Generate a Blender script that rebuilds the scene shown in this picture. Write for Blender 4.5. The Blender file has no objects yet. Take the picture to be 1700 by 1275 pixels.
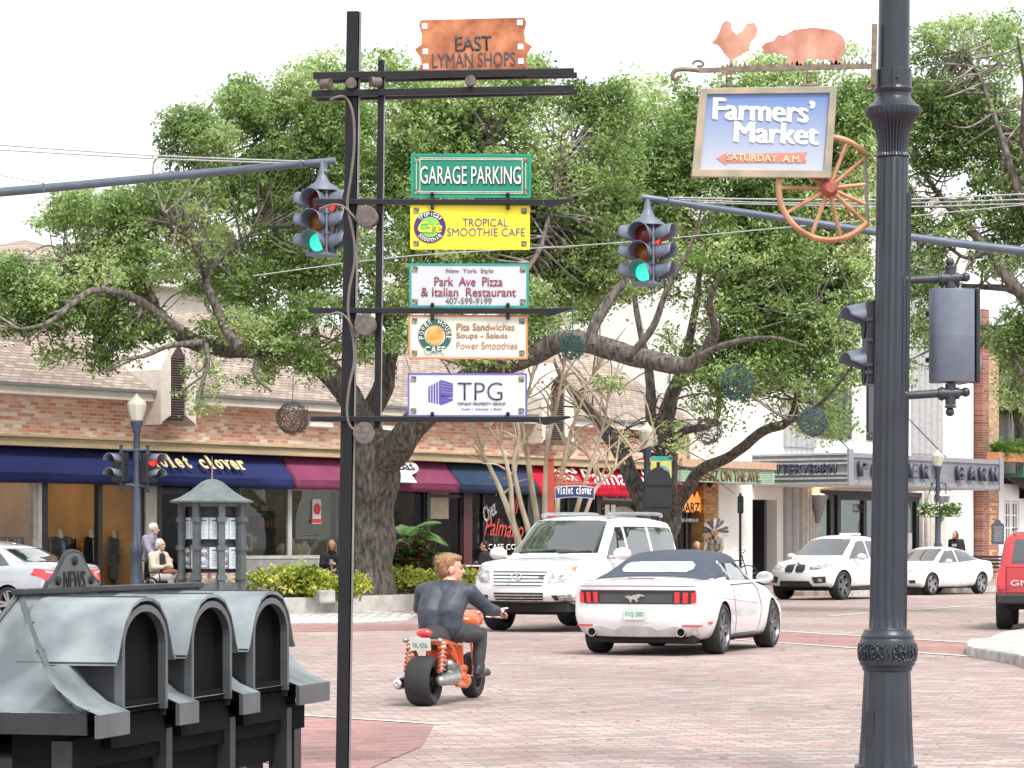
import bpy, bmesh, math, random
import numpy as np
from mathutils import Vector as V, Matrix, noise, geometry
from mathutils.bvhtree import BVHTree
R = math.radians
random.seed(7)
SC = bpy.context.scene
COL = SC.collection
# ---------------------------------------------------------------- camera
F, CH, CX, HY = 4800.0, 1.45, 850.0, 900.0      # focal length in photo pixels, eye height, photo centre, horizon row
cam = bpy.data.cameras.new('camera'); cam.sensor_width = 36; cam.lens = 36 * F / 1700
cam.shift_y = (HY - 637.5) / 1700
cam.clip_start = 0.5; cam.clip_end = 2000
co = bpy.data.objects.new('camera', cam); COL.objects.link(co)
co.location = (0, 0, CH); co.rotation_euler = (R(90), 0, 0)
SC.camera = co
# ---------------------------------------------------------------- sky, sun, exposure
W = bpy.data.worlds.new('World'); SC.world = W; W.use_nodes = True
nt = W.node_tree; bg = nt.nodes['Background']
sky = nt.nodes.new('ShaderNodeTexSky'); sky.sky_type = 'NISHITA'; sky.sun_disc = False
sky.sun_elevation = R(56); sky.sun_rotation = R(150); sky.air_density = 1.0; sky.dust_density = 6.0; sky.ozone_density = 1.0
hs = nt.nodes.new('ShaderNodeHueSaturation'); hs.inputs['Saturation'].default_value = 0.12
nt.links.new(sky.outputs[0], hs.inputs['Color'])
mxw = nt.nodes.new('ShaderNodeMixRGB'); mxw.inputs['Fac'].default_value = 0.6
mxw.inputs[2].default_value = (9.0, 9.25, 9.6, 1)           # even cloud layer
nt.links.new(hs.outputs[0], mxw.inputs[1]); nt.links.new(mxw.outputs[0], bg.inputs[0])
bg.inputs[1].default_value = 0.115
sl = bpy.data.lights.new('sun', 'SUN'); sl.energy = 1.9; sl.angle = R(14); sl.color = (1, .96, .9)
so = bpy.data.objects.new('sun', sl); COL.objects.link(so)
_el, _az = R(56), R(150)
so.rotation_euler = V((math.sin(_az) * math.cos(_el), math.cos(_az) * math.cos(_el), math.sin(_el))).to_track_quat('Z', 'Y').to_euler()
so.location = (0, -20, 60)
SC.view_settings.view_transform = 'Standard'; SC.view_settings.look = 'None'
SC.view_settings.exposure = 0.95; SC.view_settings.gamma = 1; SC.view_settings.use_curve_mapping = False
SC.cycles.max_bounces = 8; SC.cycles.transparent_max_bounces = 24

# ---------------------------------------------------------------- helpers
def P(x, y, d): return V(((x - CX) * d / F, d, CH - (y - HY) * d / F))     # a photo direction at a distance
def G(x, y, z=0.0):                                                       # photo direction met with the ground
    d = (CH - z) * F / (y - HY); return V(((x - CX) * d / F, d, z))
def lin(h):
    c = [int(h[i:i + 2], 16) / 255 for i in (0, 2, 4)]
    return tuple(v / 12.92 if v <= .04045 else ((v + .055) / 1.055) ** 2.4 for v in c)
def rgb(c): return lin(c) if isinstance(c, str) else tuple(c)

MATS = {}
def mat(name, c, rough=.5, metal=0., var=.12, scale=6., bump=0., bscale=40., emit=0., coat=0., spec=.5, c2=None, stretch=None, alpha=1., trans=0.):
    if name in MATS: return MATS[name]
    c = rgb(c)
    m = bpy.data.materials.new(name); m.use_nodes = True; MATS[name] = m
    n = m.node_tree.nodes; l = m.node_tree.links; b = n['Principled BSDF']
    b.inputs['Roughness'].default_value = rough; b.inputs['Metallic'].default_value = metal
    b.inputs['Coat Weight'].default_value = coat; b.inputs['Coat Roughness'].default_value = .04
    b.inputs['Specular IOR Level'].default_value = spec
    b.inputs['Alpha'].default_value = alpha
    b.inputs['Transmission Weight'].default_value = trans
    b.inputs['Base Color'].default_value = (*c, 1)
    tc = n.new('ShaderNodeTexCoord'); src = tc.outputs['Object']
    if stretch:
        mp = n.new('ShaderNodeMapping'); mp.inputs['Scale'].default_value = stretch
        l.new(src, mp.inputs[0]); src = mp.outputs[0]
    if var or c2:
        nz = n.new('ShaderNodeTexNoise'); nz.inputs['Scale'].default_value = scale; nz.inputs['Detail'].default_value = 5
        l.new(src, nz.inputs['Vector'])
        rp = n.new('ShaderNodeValToRGB'); e = rp.color_ramp.elements
        e[0].position = .35; e[1].position = .68
        lo = tuple(v * (1 - var) for v in c); hi = rgb(c2) if c2 else tuple(min(1, v * (1 + var)) for v in c)
        e[0].color = (*lo, 1); e[1].color = (*hi, 1)
        l.new(nz.outputs[0], rp.inputs[0]); l.new(rp.outputs[0], b.inputs['Base Color'])
    if bump:
        nb = n.new('ShaderNodeTexNoise'); nb.inputs['Scale'].default_value = bscale; nb.inputs['Detail'].default_value = 4
        l.new(src, nb.inputs['Vector'])
        bp = n.new('ShaderNodeBump'); bp.inputs['Strength'].default_value = bump; bp.inputs['Distance'].default_value = .02
        l.new(nb.outputs[0], bp.inputs['Height']); l.new(bp.outputs[0], b.inputs['Normal'])
    if emit:
        b.inputs['Emission Color'].default_value = (*c, 1); b.inputs['Emission Strength'].default_value = emit
    return m

def bricks(name, cols, mortar, w, h, swap, rough=.85, mort=.06, bump=.5, big=.6, patch=None):
    """brick bond; swap picks which object axes run along and across the courses"""
    if name in MATS: return MATS[name]
    m = bpy.data.materials.new(name); m.use_nodes = True; MATS[name] = m
    n = m.node_tree.nodes; l = m.node_tree.links; b = n['Principled BSDF']; b.inputs['Roughness'].default_value = rough
    tc = n.new('ShaderNodeTexCoord'); sp = n.new('ShaderNodeSeparateXYZ'); cb = n.new('ShaderNodeCombineXYZ')
    l.new(tc.outputs['Object'], sp.inputs[0])
    for i, a in enumerate(swap): l.new(sp.outputs[a], cb.inputs[i])
    br = n.new('ShaderNodeTexBrick'); l.new(cb.outputs[0], br.inputs[0])
    br.inputs['Scale'].default_value = 1; br.inputs['Brick Width'].default_value = w; br.inputs['Row Height'].default_value = h
    br.inputs['Mortar Size'].default_value = mort * h; br.inputs['Mortar Smooth'].default_value = .3
    br.inputs['Color1'].default_value = (0, 0, 0, 1); br.inputs['Color2'].default_value = (1, 1, 1, 1); br.inputs['Mortar'].default_value = (0, 0, 0, 1)
    rp = n.new('ShaderNodeValToRGB'); rp.color_ramp.interpolation = 'CONSTANT'
    e = rp.color_ramp.elements
    while len(e) < len(cols): e.new(.5)
    for i, c in enumerate(cols):
        e[i].position = i / len(cols); e[i].color = (*rgb(c), 1)
    # one random value for each brick
    l.new(br.outputs['Color'], rp.inputs[0])
    nz = n.new('ShaderNodeTexNoise'); nz.inputs['Scale'].default_value = big; nz.inputs['Detail'].default_value = 6
    l.new(cb.outputs[0], nz.inputs['Vector'])
    mx = n.new('ShaderNodeMixRGB'); mx.blend_type = 'OVERLAY'; mx.inputs[0].default_value = .55
    l.new(rp.outputs[0], mx.inputs[1]); l.new(nz.outputs[0], mx.inputs[2])
    out = mx.outputs[0]
    if patch:
        n2 = n.new('ShaderNodeTexNoise'); n2.inputs['Scale'].default_value = patch[1]; n2.inputs['Detail'].default_value = 5
        l.new(cb.outputs[0], n2.inputs['Vector'])
        r2 = n.new('ShaderNodeValToRGB'); r2.color_ramp.elements[0].position = .5; r2.color_ramp.elements[1].position = .7
        l.new(n2.outputs[0], r2.inputs[0])
        m3 = n.new('ShaderNodeMixRGB'); m3.inputs[2].default_value = (*rgb(patch[0]), 1)
        mu = n.new('ShaderNodeMath'); mu.operation = 'MULTIPLY'; mu.inputs[1].default_value = patch[2]
        l.new(r2.outputs[0], mu.inputs[0]); l.new(mu.outputs[0], m3.inputs[0]); l.new(out, m3.inputs[1]); out = m3.outputs[0]
    m2 = n.new('ShaderNodeMixRGB'); l.new(br.outputs['Fac'], m2.inputs[0]); l.new(out, m2.inputs[1]); m2.inputs[2].default_value = (*rgb(mortar), 1)
    l.new(m2.outputs[0], b.inputs['Base Color'])
    bp = n.new('ShaderNodeBump'); bp.inputs['Strength'].default_value = bump; bp.inputs['Distance'].default_value = .01; bp.invert = True
    l.new(br.outputs['Fac'], bp.inputs['Height']); l.new(bp.outputs[0], b.inputs['Normal'])
    return m

def glass_mat(name, tint=(.8, .86, .84), fac=.16, refl=(1, 1, 1)):
    """shop glass: see-through with a mirror reflection that grows at grazing angles"""
    if name in MATS: return MATS[name]
    m = bpy.data.materials.new(name); m.use_nodes = True; MATS[name] = m
    n = m.node_tree.nodes; l = m.node_tree.links; n.clear()
    o = n.new('ShaderNodeOutputMaterial'); t = n.new('ShaderNodeBsdfTransparent'); g = n.new('ShaderNodeBsdfGlossy'); mx = n.new('ShaderNodeMixShader')
    t.inputs[0].default_value = (*tint, 1); g.inputs[0].default_value = (*refl, 1); g.inputs['Roughness'].default_value = .01
    f = n.new('ShaderNodeFresnel'); f.inputs[0].default_value = 1.45
    a = n.new('ShaderNodeMath'); a.operation = 'MULTIPLY'; a.inputs[1].default_value = fac; a.use_clamp = True
    l.new(f.outputs[0], a.inputs[0]); l.new(a.outputs[0], mx.inputs[0]); l.new(t.outputs[0], mx.inputs[1]); l.new(g.outputs[0], mx.inputs[2]); l.new(mx.outputs[0], o.inputs[0])
    return m

def frame(o, x, y):
    x = V(x).normalized(); y = V(y); z = x.cross(y).normalized(); y = z.cross(x)
    m = Matrix((x, y, z)).transposed().to_4x4(); m.translation = o; return m

class MB:
    def __init__(s, M=None): s.v = []; s.f = []; s.k = []; s.M = M or Matrix(); s.mi = 0
    def add(s, vs, fs):
        o = len(s.v); s.v += [tuple(s.M @ V(p)) for p in vs]
        s.f += [tuple(i + o for i in f) for f in fs]; s.k += [s.mi] * len(fs); return s
    def box(s, c, sz, rot=None):
        x, y, z = [a / 2 for a in sz]
        vs = [V(p) for p in ((-x, -y, -z), (x, -y, -z), (x, y, -z), (-x, y, -z), (-x, -y, z), (x, -y, z), (x, y, z), (-x, y, z))]
        if rot is not None: vs = [rot @ p for p in vs]
        return s.add([p + V(c) for p in vs], [(3, 2, 1, 0), (4, 5, 6, 7), (0, 1, 5, 4), (1, 2, 6, 5), (2, 3, 7, 6), (3, 0, 4, 7)])
    def b2(s, a, b):
        return s.box([(a[i] + b[i]) / 2 for i in range(3)], [abs(b[i] - a[i]) for i in range(3)])
    def bar(s, a, b, w, h=None, up=(0, 0, 1)):
        a, b = V(a), V(b); h = h or w; d = (b - a); L = d.length; d.normalize()
        u = V(up)
        if abs(d.dot(u)) > .98: u = V((0, 1, 0))
        sx = d.cross(u).normalized(); u = sx.cross(d)
        m = Matrix((d, sx, u)).transposed()
        return s.box((a + b) / 2, (L, w, h), m)
    def tube(s, pts, rad, n=8, cap=True, wob=0., squash=1.):
        pts = [V(p) for p in pts]; k = len(pts)
        if not hasattr(rad, '__len__'): rad = [rad] * k
        vs = []; fs = []; ref = None
        for i in range(k):
            d = (pts[min(i + 1, k - 1)] - pts[max(i - 1, 0)])
            if d.length < 1e-9: d = V((0, 0, 1))
            d.normalize()
            if ref is None: ref = V((0, 0, 1)) if abs(d.z) < .9 else V((1, 0, 0))
            a = d.cross(ref)
            if a.length < 1e-4: a = d.cross(V((.3, .8, .5)))
            a.normalize(); b = a.cross(d).normalized(); ref = b
            for j in range(n):
                t = 2 * math.pi * j / n
                r = rad[i]
                if wob: r *= 1 + wob * noise.noise(pts[i] * 2.2 + V((math.cos(t) * 1.3, math.sin(t) * 1.3, 0)))
                vs.append(pts[i] + a * (math.cos(t) * r) + b * (math.sin(t) * r * squash))
        for i in range(k - 1):
            for j in range(n):
                q = (j + 1) % n; fs.append((i * n + j, i * n + q, (i + 1) * n + q, (i + 1) * n + j))
        if cap: fs += [tuple(range(n)), tuple(range((k - 1) * n, k * n))[::-1]]
        return s.add(vs, fs)
    def lathe(s, prof, n=24, c=(0, 0, 0), T=None, flute=None, arc=None, caps=True):
        """prof [(r,z)]; flute = (count, depth, zmin, zmax)"""
        vs = []; fs = []; T = T or Matrix.Translation(c); full = arc is None; nn = n if full else n + 1
        for r, z in prof:
            for j in range(nn):
                t = 2 * math.pi * j / n if full else arc[0] + (arc[1] - arc[0]) * j / n
                q = r
                if flute and flute[2] <= z <= flute[3]: q = r - flute[1] * (.5 + .5 * math.cos(t * flute[0])) ** .6
                vs.append(T @ V((q * math.cos(t), q * math.sin(t), z)))
        for i in range(len(prof) - 1):
            for j in range(n):
                q = (j + 1) % nn; fs.append((i * nn + j, i * nn + q, (i + 1) * nn + q, (i + 1) * nn + j))
        if full and caps:
            if prof[0][0] > 1e-4: fs.append(tuple(range(nn))[::-1])
            if prof[-1][0] > 1e-4: fs.append(tuple(range((len(prof) - 1) * nn, len(prof) * nn)))
        return s.add(vs, fs)
    def prism(s, poly, t, T=None, z0=0.):
        T = T or Matrix(); n = len(poly)
        a = sum(poly[i][0] * poly[(i + 1) % n][1] - poly[(i + 1) % n][0] * poly[i][1] for i in range(n))
        if a < 0: poly = poly[::-1]
        vs = [T @ V((p[0], p[1], z0)) for p in poly] + [T @ V((p[0], p[1], z0 + t)) for p in poly]
        fs = [tuple(range(n))[::-1], tuple(range(n, 2 * n))] + [(i, (i + 1) % n, n + (i + 1) % n, n + i) for i in range(n)]
        return s.add(vs, fs)
    def ring(s, outer, inner, t, T=None, z0=0.):
        """flat frame between two outlines of equal length"""
        T = T or Matrix(); n = len(outer); vs = []
        for z in (z0, z0 + t):
            vs += [T @ V((p[0], p[1], z)) for p in outer] + [T @ V((p[0], p[1], z)) for p in inner]
        fs = []
        for i in range(n):
            j = (i + 1) % n
            fs += [(2 * n + i, 2 * n + j, 3 * n + j, 3 * n + i), (j, i, n + i, n + j), (i, j, 2 * n + j, 2 * n + i), (n + j, n + i, 3 * n + i, 3 * n + j)]
        return s.add(vs, fs)
    def ell(s, c, r, rot=None, n=12, m=8):
        if not hasattr(r, '__len__'): r = (r, r, r)
        vs = []; fs = []
        for i in range(m + 1):
            a = math.pi * i / m
            for j in range(n):
                t = 2 * math.pi * j / n
                p = V((r[0] * math.sin(a) * math.cos(t), r[1] * math.sin(a) * math.sin(t), -r[2] * math.cos(a)))
                vs.append((rot @ p if rot is not None else p) + V(c))
        for i in range(m):
            for j in range(n):
                q = (j + 1) % n; fs.append((i * n + j, i * n + q, (i + 1) * n + q, (i + 1) * n + j))
        return s.add(vs, fs)
    def cap(s, a, ra, b, rb, n=10):
        """closed capsule"""
        a, b = V(a), V(b); d = (b - a); L = max(d.length, 1e-5); d.normalize()
        pts = []; rr = []
        for q in (-90, -60, -30): pts.append(a + d * (ra * math.sin(R(q)))); rr.append(max(ra * math.cos(R(q)), .001))
        for q in (0, 1): pts.append(a.lerp(b, q)); rr.append((ra, rb)[q])
        for q in (30, 60, 90): pts.append(b + d * (rb * math.sin(R(q)))); rr.append(max(rb * math.cos(R(q)), .001))
        return s.tube(pts, rr, n)
    def grid(s, rows):
        n = len(rows[0]); vs = [p for r in rows for p in r]; fs = []
        for i in range(len(rows) - 1):
            for j in range(n - 1): fs.append((i * n + j, i * n + j + 1, (i + 1) * n + j + 1, (i + 1) * n + j))
        return s.add(vs, fs)
    def mesh(s, name, mats=(), smooth=False, sharp=38):
        me = bpy.data.meshes.new(name); me.from_pydata(s.v, [], s.f)
        for m in mats: me.materials.append(m)
        if len(mats) > 1: me.polygons.foreach_set('material_index', s.k)
        bm = bmesh.new(); bm.from_mesh(me); bmesh.ops.remove_doubles(bm, verts=bm.verts, dist=1e-5); bmesh.ops.recalc_face_normals(bm, faces=bm.faces); bm.to_mesh(me); bm.free()
        if smooth:
            me.shade_smooth(); me.set_sharp_from_angle(angle=R(sharp))
        return me
    def build(s, name, mats, parent=None, smooth=False, world=False, sharp=38, bevel=0.):
        if not isinstance(mats, (list, tuple)): mats = [mats]
        me = s.mesh(name, mats, smooth, sharp)
        return link(name, me, parent, world, bevel)

def wm(o):
    m = Matrix.LocRotScale(o.location, o.rotation_euler, o.scale)
    return wm(o.parent) @ m if o.parent else m
def link(name, me, parent=None, world=False, bevel=0.):
    o = bpy.data.objects.new(name, me); COL.objects.link(o)
    if bevel:
        bv = o.modifiers.new('bevel', 'BEVEL'); bv.width = bevel; bv.segments = 2; bv.limit_method = 'ANGLE'; bv.angle_limit = R(40)
    if parent:
        if world: me.transform(wm(parent).inverted())
        o.parent = parent
    return o
def tag(o, label=None, cat=None, group=None, kind=None):
    if label: o['label'] = label
    if cat: o['category'] = cat
    if group: o['group'] = group
    if kind: o['kind'] = kind
    return o
def thing(name, label, cat, loc=(0, 0, 0), rz=0., group=None):
    o = bpy.data.objects.new(name, None); COL.objects.link(o); o.location = loc; o.rotation_euler = (0, 0, rz); o.empty_display_size = .2
    return tag(o, label, cat, group)
def struct(o): return tag(o, kind='structure')
def dup(root, loc, rz=0., label=None, group=None, scale=None):
    def cp(o, par):
        c = o.copy(); COL.objects.link(c); c.parent = par
        for ch in list(o.children): cp(ch, c)
        return c
    r = cp(root, None); r.location = loc; r.rotation_euler = (0, 0, rz)
    if scale: r.scale = (scale,) * 3
    if label: r['label'] = label
    if group: r['group'] = group
    return r
def baked(mb, mods, name, mats, parent=None, world=False, smooth=True, sharp=60, matfn=None):
    """mesh builder + modifiers, applied"""
    me = mb.mesh(name + '_raw', [])
    o = bpy.data.objects.new('tmp', me); COL.objects.link(o)
    for typ, kw in mods:
        m = o.modifiers.new(typ, typ)
        for k, v in kw.items(): setattr(m, k, v)
    dg = bpy.context.evaluated_depsgraph_get(); dg.update()
    r = bpy.data.meshes.new_from_object(o.evaluated_get(dg)); bpy.data.objects.remove(o); bpy.data.meshes.remove(me)
    r.name = name; r.materials.clear()
    for m in (mats if isinstance(mats, (list, tuple)) else [mats]): r.materials.append(m)
    if matfn:
        r.polygons.foreach_set('material_index', [matfn(p.center) for p in r.polygons])
    if smooth: r.shade_smooth(); r.set_sharp_from_angle(angle=R(sharp))
    return link(name, r, parent, world)
def blob(mb, name, mats, parent=None, vox=.02, sm=4, world=False, matfn=None):
    return baked(mb, [('REMESH', dict(mode='VOXEL', voxel_size=vox)), ('SMOOTH', dict(factor=.5, iterations=sm))], name, mats, parent, world, True, 70, matfn)

def text(s, M, mats, parent, size=1., width=None, height=None, ext=.002, off=0., shear=0., space=1., align='CENTER', name='lettering', world=True, line=1.):
    """lettering in the XY plane of M, centred; width/height stretch it to size"""
    if set(s) & set('MmW'): off = min(off, 0.)
    cu = bpy.data.curves.new('t', 'FONT'); cu.body = s; cu.size = size; cu.extrude = 0; cu.offset = off; cu.shear = shear; cu.space_character = space
    cu.align_x = align; cu.space_line = line; cu.resolution_u = 3
    o = bpy.data.objects.new('t', cu); COL.objects.link(o)
    dg = bpy.context.evaluated_depsgraph_get(); dg.update()
    me = bpy.data.meshes.new_from_object(o.evaluated_get(dg)); bpy.data.objects.remove(o); bpy.data.curves.remove(cu)
    me.name = name
    xs = [v.co.x for v in me.vertices]; ys = [v.co.y for v in me.vertices]
    x0, x1, y0, y1 = min(xs), max(xs), min(ys), max(ys)
    sx = width / (x1 - x0) if width else 1.; sy = height / (y1 - y0) if height else sx if width else 1.
    if height and not width: sx = sy
    ax = {'CENTER': (x0 + x1) / 2, 'LEFT': x0, 'RIGHT': x1}[align]
    me.transform(Matrix.Diagonal((sx, sy, 1, 1)) @ Matrix.Translation((-ax, -(y0 + y1) / 2, 0)))
    bm = bmesh.new(); bm.from_mesh(me)
    g = bmesh.ops.extrude_face_region(bm, geom=bm.faces[:])
    bmesh.ops.translate(bm, verts=[v for v in g['geom'] if isinstance(v, bmesh.types.BMVert)], vec=(0, 0, ext))
    bmesh.ops.recalc_face_normals(bm, faces=bm.faces); bm.to_mesh(me); bm.free()
    me.transform(M); me.materials.clear(); me.materials.append(mats); me.update()
    return link(name, me, parent, world)

def circ(r, n=24, c=(0, 0), ry=None, a0=0., a1=2 * math.pi):
    full = abs(a1 - a0 - 2 * math.pi) < 1e-6; k = n if full else n + 1
    return [(c[0] + r * math.cos(a0 + (a1 - a0) * i / n), c[1] + (ry or r) * math.sin(a0 + (a1 - a0) * i / n)) for i in range(k)]
def rrect(w, h, r, n=4, c=(0, 0)):
    p = []
    for (sx, sy, a) in ((1, 1, 0), (-1, 1, 90), (-1, -1, 180), (1, -1, 270)):
        for i in range(n + 1):
            t = R(a + 90 * i / n); p.append((c[0] + sx * (w / 2 - r) + r * math.cos(t), c[1] + sy * (h / 2 - r) + r * math.sin(t)))
    return p
def spline(pts, n=6):
    pts = [V(p) for p in pts]; out = []
    for i in range(len(pts) - 1):
        p0, p1, p2, p3 = pts[max(i - 1, 0)], pts[i], pts[i + 1], pts[min(i + 2, len(pts) - 1)]
        for k in range(n):
            t = k / n
            out.append(.5 * ((2 * p1) + (p2 - p0) * t + (2 * p0 - 5 * p1 + 4 * p2 - p3) * t * t + (3 * p1 - p0 - 3 * p2 + p3) * t ** 3))
    out.append(pts[-1]); return out

# common finishes
BLK = mat('black_paint', '1c1d22', .45, var=.2)
IRON = mat('dark_iron_paint', '30343c', .42, var=.15, bump=.15, bscale=120)
WHT = mat('white_paint', (.78, .77, .75), .5, var=.06)
CHROME = mat('chrome', (.75, .76, .78), .12, 1., var=.03)
RUB = mat('rubber', (.022, .022, .024), .75, var=.2)
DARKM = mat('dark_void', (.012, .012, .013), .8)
# ================================================================ GROUND
PAVE = bricks('brick_paving', ['97837c', '9f8c86', '917a73', 'a3928c', '897c78', '9f827b', '827672', 'a89a94'], '766d69', .24, .1, (0, 1), .8, .1, .6, .25, ('a0706a', .14, .4))
# facade frame: O + t*u along the street front, yo negative towards the street
FO = V((-10.98, 62, 0)); FU = V((.579, .815, 0)).normalized(); FV = V((-FU.y, FU.x, 0)); FA = math.atan2(FU.y, FU.x)
def ft(px, yo=0.):
    r = (px - CX) / F; ox, oy = FO.x + yo * FV.x, FO.y + yo * FV.y
    return (ox - r * oy) / (r * FU.y - FU.x)
def fd(px, yo=0.): return FO.y + yo * FV.y + ft(px, yo) * FU.y
def fz(px, py, yo=0.): return CH - (py - HY) * fd(px, yo) / F
def FW(t, yo, z=0.): return FO + FU * t + FV * yo + V((0, 0, z))
FM = Matrix.Translation(FO) @ Matrix.Rotation(FA, 4, 'Z')

g = MB(); g.grid([[(-500 + 250 * i, -200 + 250 * j, 0) for i in range(5)] for j in range(5)])
o = g.build('street', PAVE); struct(o)
o.data.transform(Matrix.Rotation(R(-9), 4, 'Z')); o.rotation_euler.z = R(9)
CONC = mat('concrete', (.50, .48, .45), .85, var=.18, scale=3, bump=.25, bscale=60)
CONCD = mat('weathered_concrete', (.40, .385, .36), .9, var=.3, scale=4, bump=.3, bscale=50)
def slab(name, pts, z0, z1, m, bev=.015):
    b = MB(); b.prism([(p[0], p[1]) for p in pts], z1 - z0, None, z0)
    return struct(b.build(name, m, bevel=bev))
KY = -7.0
RED = bricks('red_brick_crossing', ['8e6460', '966c67', '865f5a', '9c756f'], '7f716c', .2, .1, (0, 1), .8, .08, .4, .4)
# far sidewalk (with the bulb-out where the tree stands)
pts = [FW(-40, 14), FW(-40, -2.2), FW(ft(60, -2.2), -2.2), FW(ft(235, -5.5), -5.5), FW(ft(330, KY), KY), FW(ft(690, KY), KY), FW(ft(745, -5.4), -5.4), FW(ft(800, -5.2), -5.2), FW(22, -5.2), FW(24, KY), FW(80, KY), FW(80, 14)]
slab('sidewalk', pts, -.2, .14, bricks('sidewalk_paving', ['8b7770', '94827b', '856a62', '9a8c86'], '7b7470', .4, .2, (0, 1), .85, .08, .3, .3))
# kerb strip along the bulb-out, lighter concrete
def strip(name, line, w, z0, z1, m):
    b = MB()
    L = [V((p[0], p[1], 0)) for p in line]; A = []; B = []
    for i, p in enumerate(L):
        d = (L[min(i + 1, len(L) - 1)] - L[max(i - 1, 0)]).normalized(); n = V((-d.y, d.x, 0)); A.append(p + n * w / 2); B.append(p - n * w / 2)
    rows = [[(a.x, a.y, z0) for a in A], [(a.x, a.y, z1) for a in A], [(q.x, q.y, z1) for q in B], [(q.x, q.y, z0) for q in B], [(a.x, a.y, z0) for a in A]]
    b.grid(rows); return struct(b.build(name, m, smooth=True, sharp=40))
kl = [FW(ft(250, -6.9), -6.9), FW(ft(345, -7.35), -7.35), FW(ft(420, -7.4), -7.4), FW(ft(560, -7.4), -7.4), FW(ft(640, -7.4), -7.4), FW(ft(672, -7.25), -7.25), FW(ft(690, -6.7), -6.7), FW(ft(715, -5.5), -5.5)]
strip('planter_kerb', kl, .32, -.05, .33, CONC)
strip('parking_kerb', [FW(24, -7.1), FW(80, -7.1)], .2, -.05, .15, CONCD)
# concrete gutter apron in front of the planter with raked arcs
AP = [G(300, 1011), G(480, 1012), G(640, 1016), G(692, 1021), G(676, 1030), G(600, 1034), G(300, 1037)]
slab('gutter_apron', AP, -.05, .012, bricks('raked_concrete', [(.50, .485, .46), (.54, .52, .5), (.47, .46, .44)], (.36, .35, .33), .9, .22, (1, 0), .85, .12, .5, .5), 0)
# soil bed
SOIL = mat('bark_mulch', (.075, .05, .038), .95, var=.5, scale=30, bump=1., bscale=40, c2=(.2, .13, .1))
b = MB(); rows = []
for i in range(9):
    f = i / 8; row = []
    for j in range(40):
        px = 330 + (700 - 330) * j / 39; yo = -7.25 + 3.6 * f
        p = FW(ft(px, yo), yo); row.append((p.x, p.y, .24 + .12 * math.sin(f * math.pi) + .05 * noise.noise(p * 1.5)))
    rows.append(row)
b.grid(rows); o = b.build('planter_soil', SOIL, smooth=True); struct(o)
# mulch chips
rn = random.Random(3); b = MB()
for i in range(1500):
    px = rn.uniform(380, 695); yo = rn.uniform(-7.2, -5.6); p = FW(ft(px, yo), yo, .31 + rn.uniform(-.02, .05))
    b.box(p, (rn.uniform(.04, .1), .02, .012), Matrix.Rotation(rn.uniform(0, 6.3), 3, 'Z') @ Matrix.Rotation(rn.uniform(-.6, .6), 3, 'X'))
tag(b.build('bark_chips', mat('bark_chips', (.16, .1, .075), .9, var=.5, scale=3)), 'brown bark chips scattered over the planter bed round the oak', 'bark chips', kind='stuff')

def flat(name, pts, z, m):
    b = MB(); b.add([(p[0], p[1], z) for p in pts], [tuple(range(len(pts)))]); return struct(b.build(name, m))
LINE = mat('road_paint', (.62, .61, .58), .8, var=.25, scale=9)
def lnseg(name, a, c, w=.12, z=.009):
    d = (c - a).normalized(); n = V((-d.y, d.x, 0)) * w / 2
    return flat(name, [a - n, c - n, c + n, a + n], z, LINE)
flat('crosswalk', [G(1100, 1036.5), G(1640, 1070.5), G(1640, 1092), G(1100, 1053)], .005, RED)
lnseg('crosswalk_line', G(1100, 1036), G(1640, 1069.5)); lnseg('crosswalk_line', G(1100, 1053.5), G(1640, 1092.5))
flat('crosswalk', [G(380, 1183), G(720, 1204.7), G(700, 1240), G(560, 1300), G(380, 1250)], .005, RED)
lnseg('crosswalk_line', G(380, 1181), G(720, 1202.5), .07)
flat('crosswalk', [G(300, 1040), G(690, 1036), G(780, 1041), G(700, 1046), G(300, 1052)], .005, RED)
lnseg('parking_line', G(1380, 1023), G(1655, 1003), .12)
# near right corner kerb
cr = [G(1608, 1076), G(1640, 1074), G(1672, 1062), G(1760, 1056), G(1900, 1090), G(1760, 1122), G(1690, 1105), G(1640, 1096), G(1606, 1088)]
def rounded(pts, n=5): 
    q = spline([*pts, pts[0]], n); return q[:-1]
slab('corner_kerb', rounded(cr), -.05, .135, CONCD, .03)
rn = random.Random(9); b = MB()
for i in range(260):
    p = G(rn.uniform(1290, 1690), rn.uniform(1000, 1100)) if i < 140 else G(rn.uniform(420, 1600), rn.uniform(1040, 1260))
    b.box((p.x, p.y, .01), (rn.uniform(.02, .06), rn.uniform(.015, .035), .006), Matrix.Rotation(rn.uniform(0, 6), 3, 'Z'))
tag(b.build('leaf_litter', mat('dry_leaf', (.34, .27, .19), .9, var=.4, scale=2)), 'small dry leaves and specks scattered over the brick street', 'leaf litter', kind='stuff')

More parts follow.
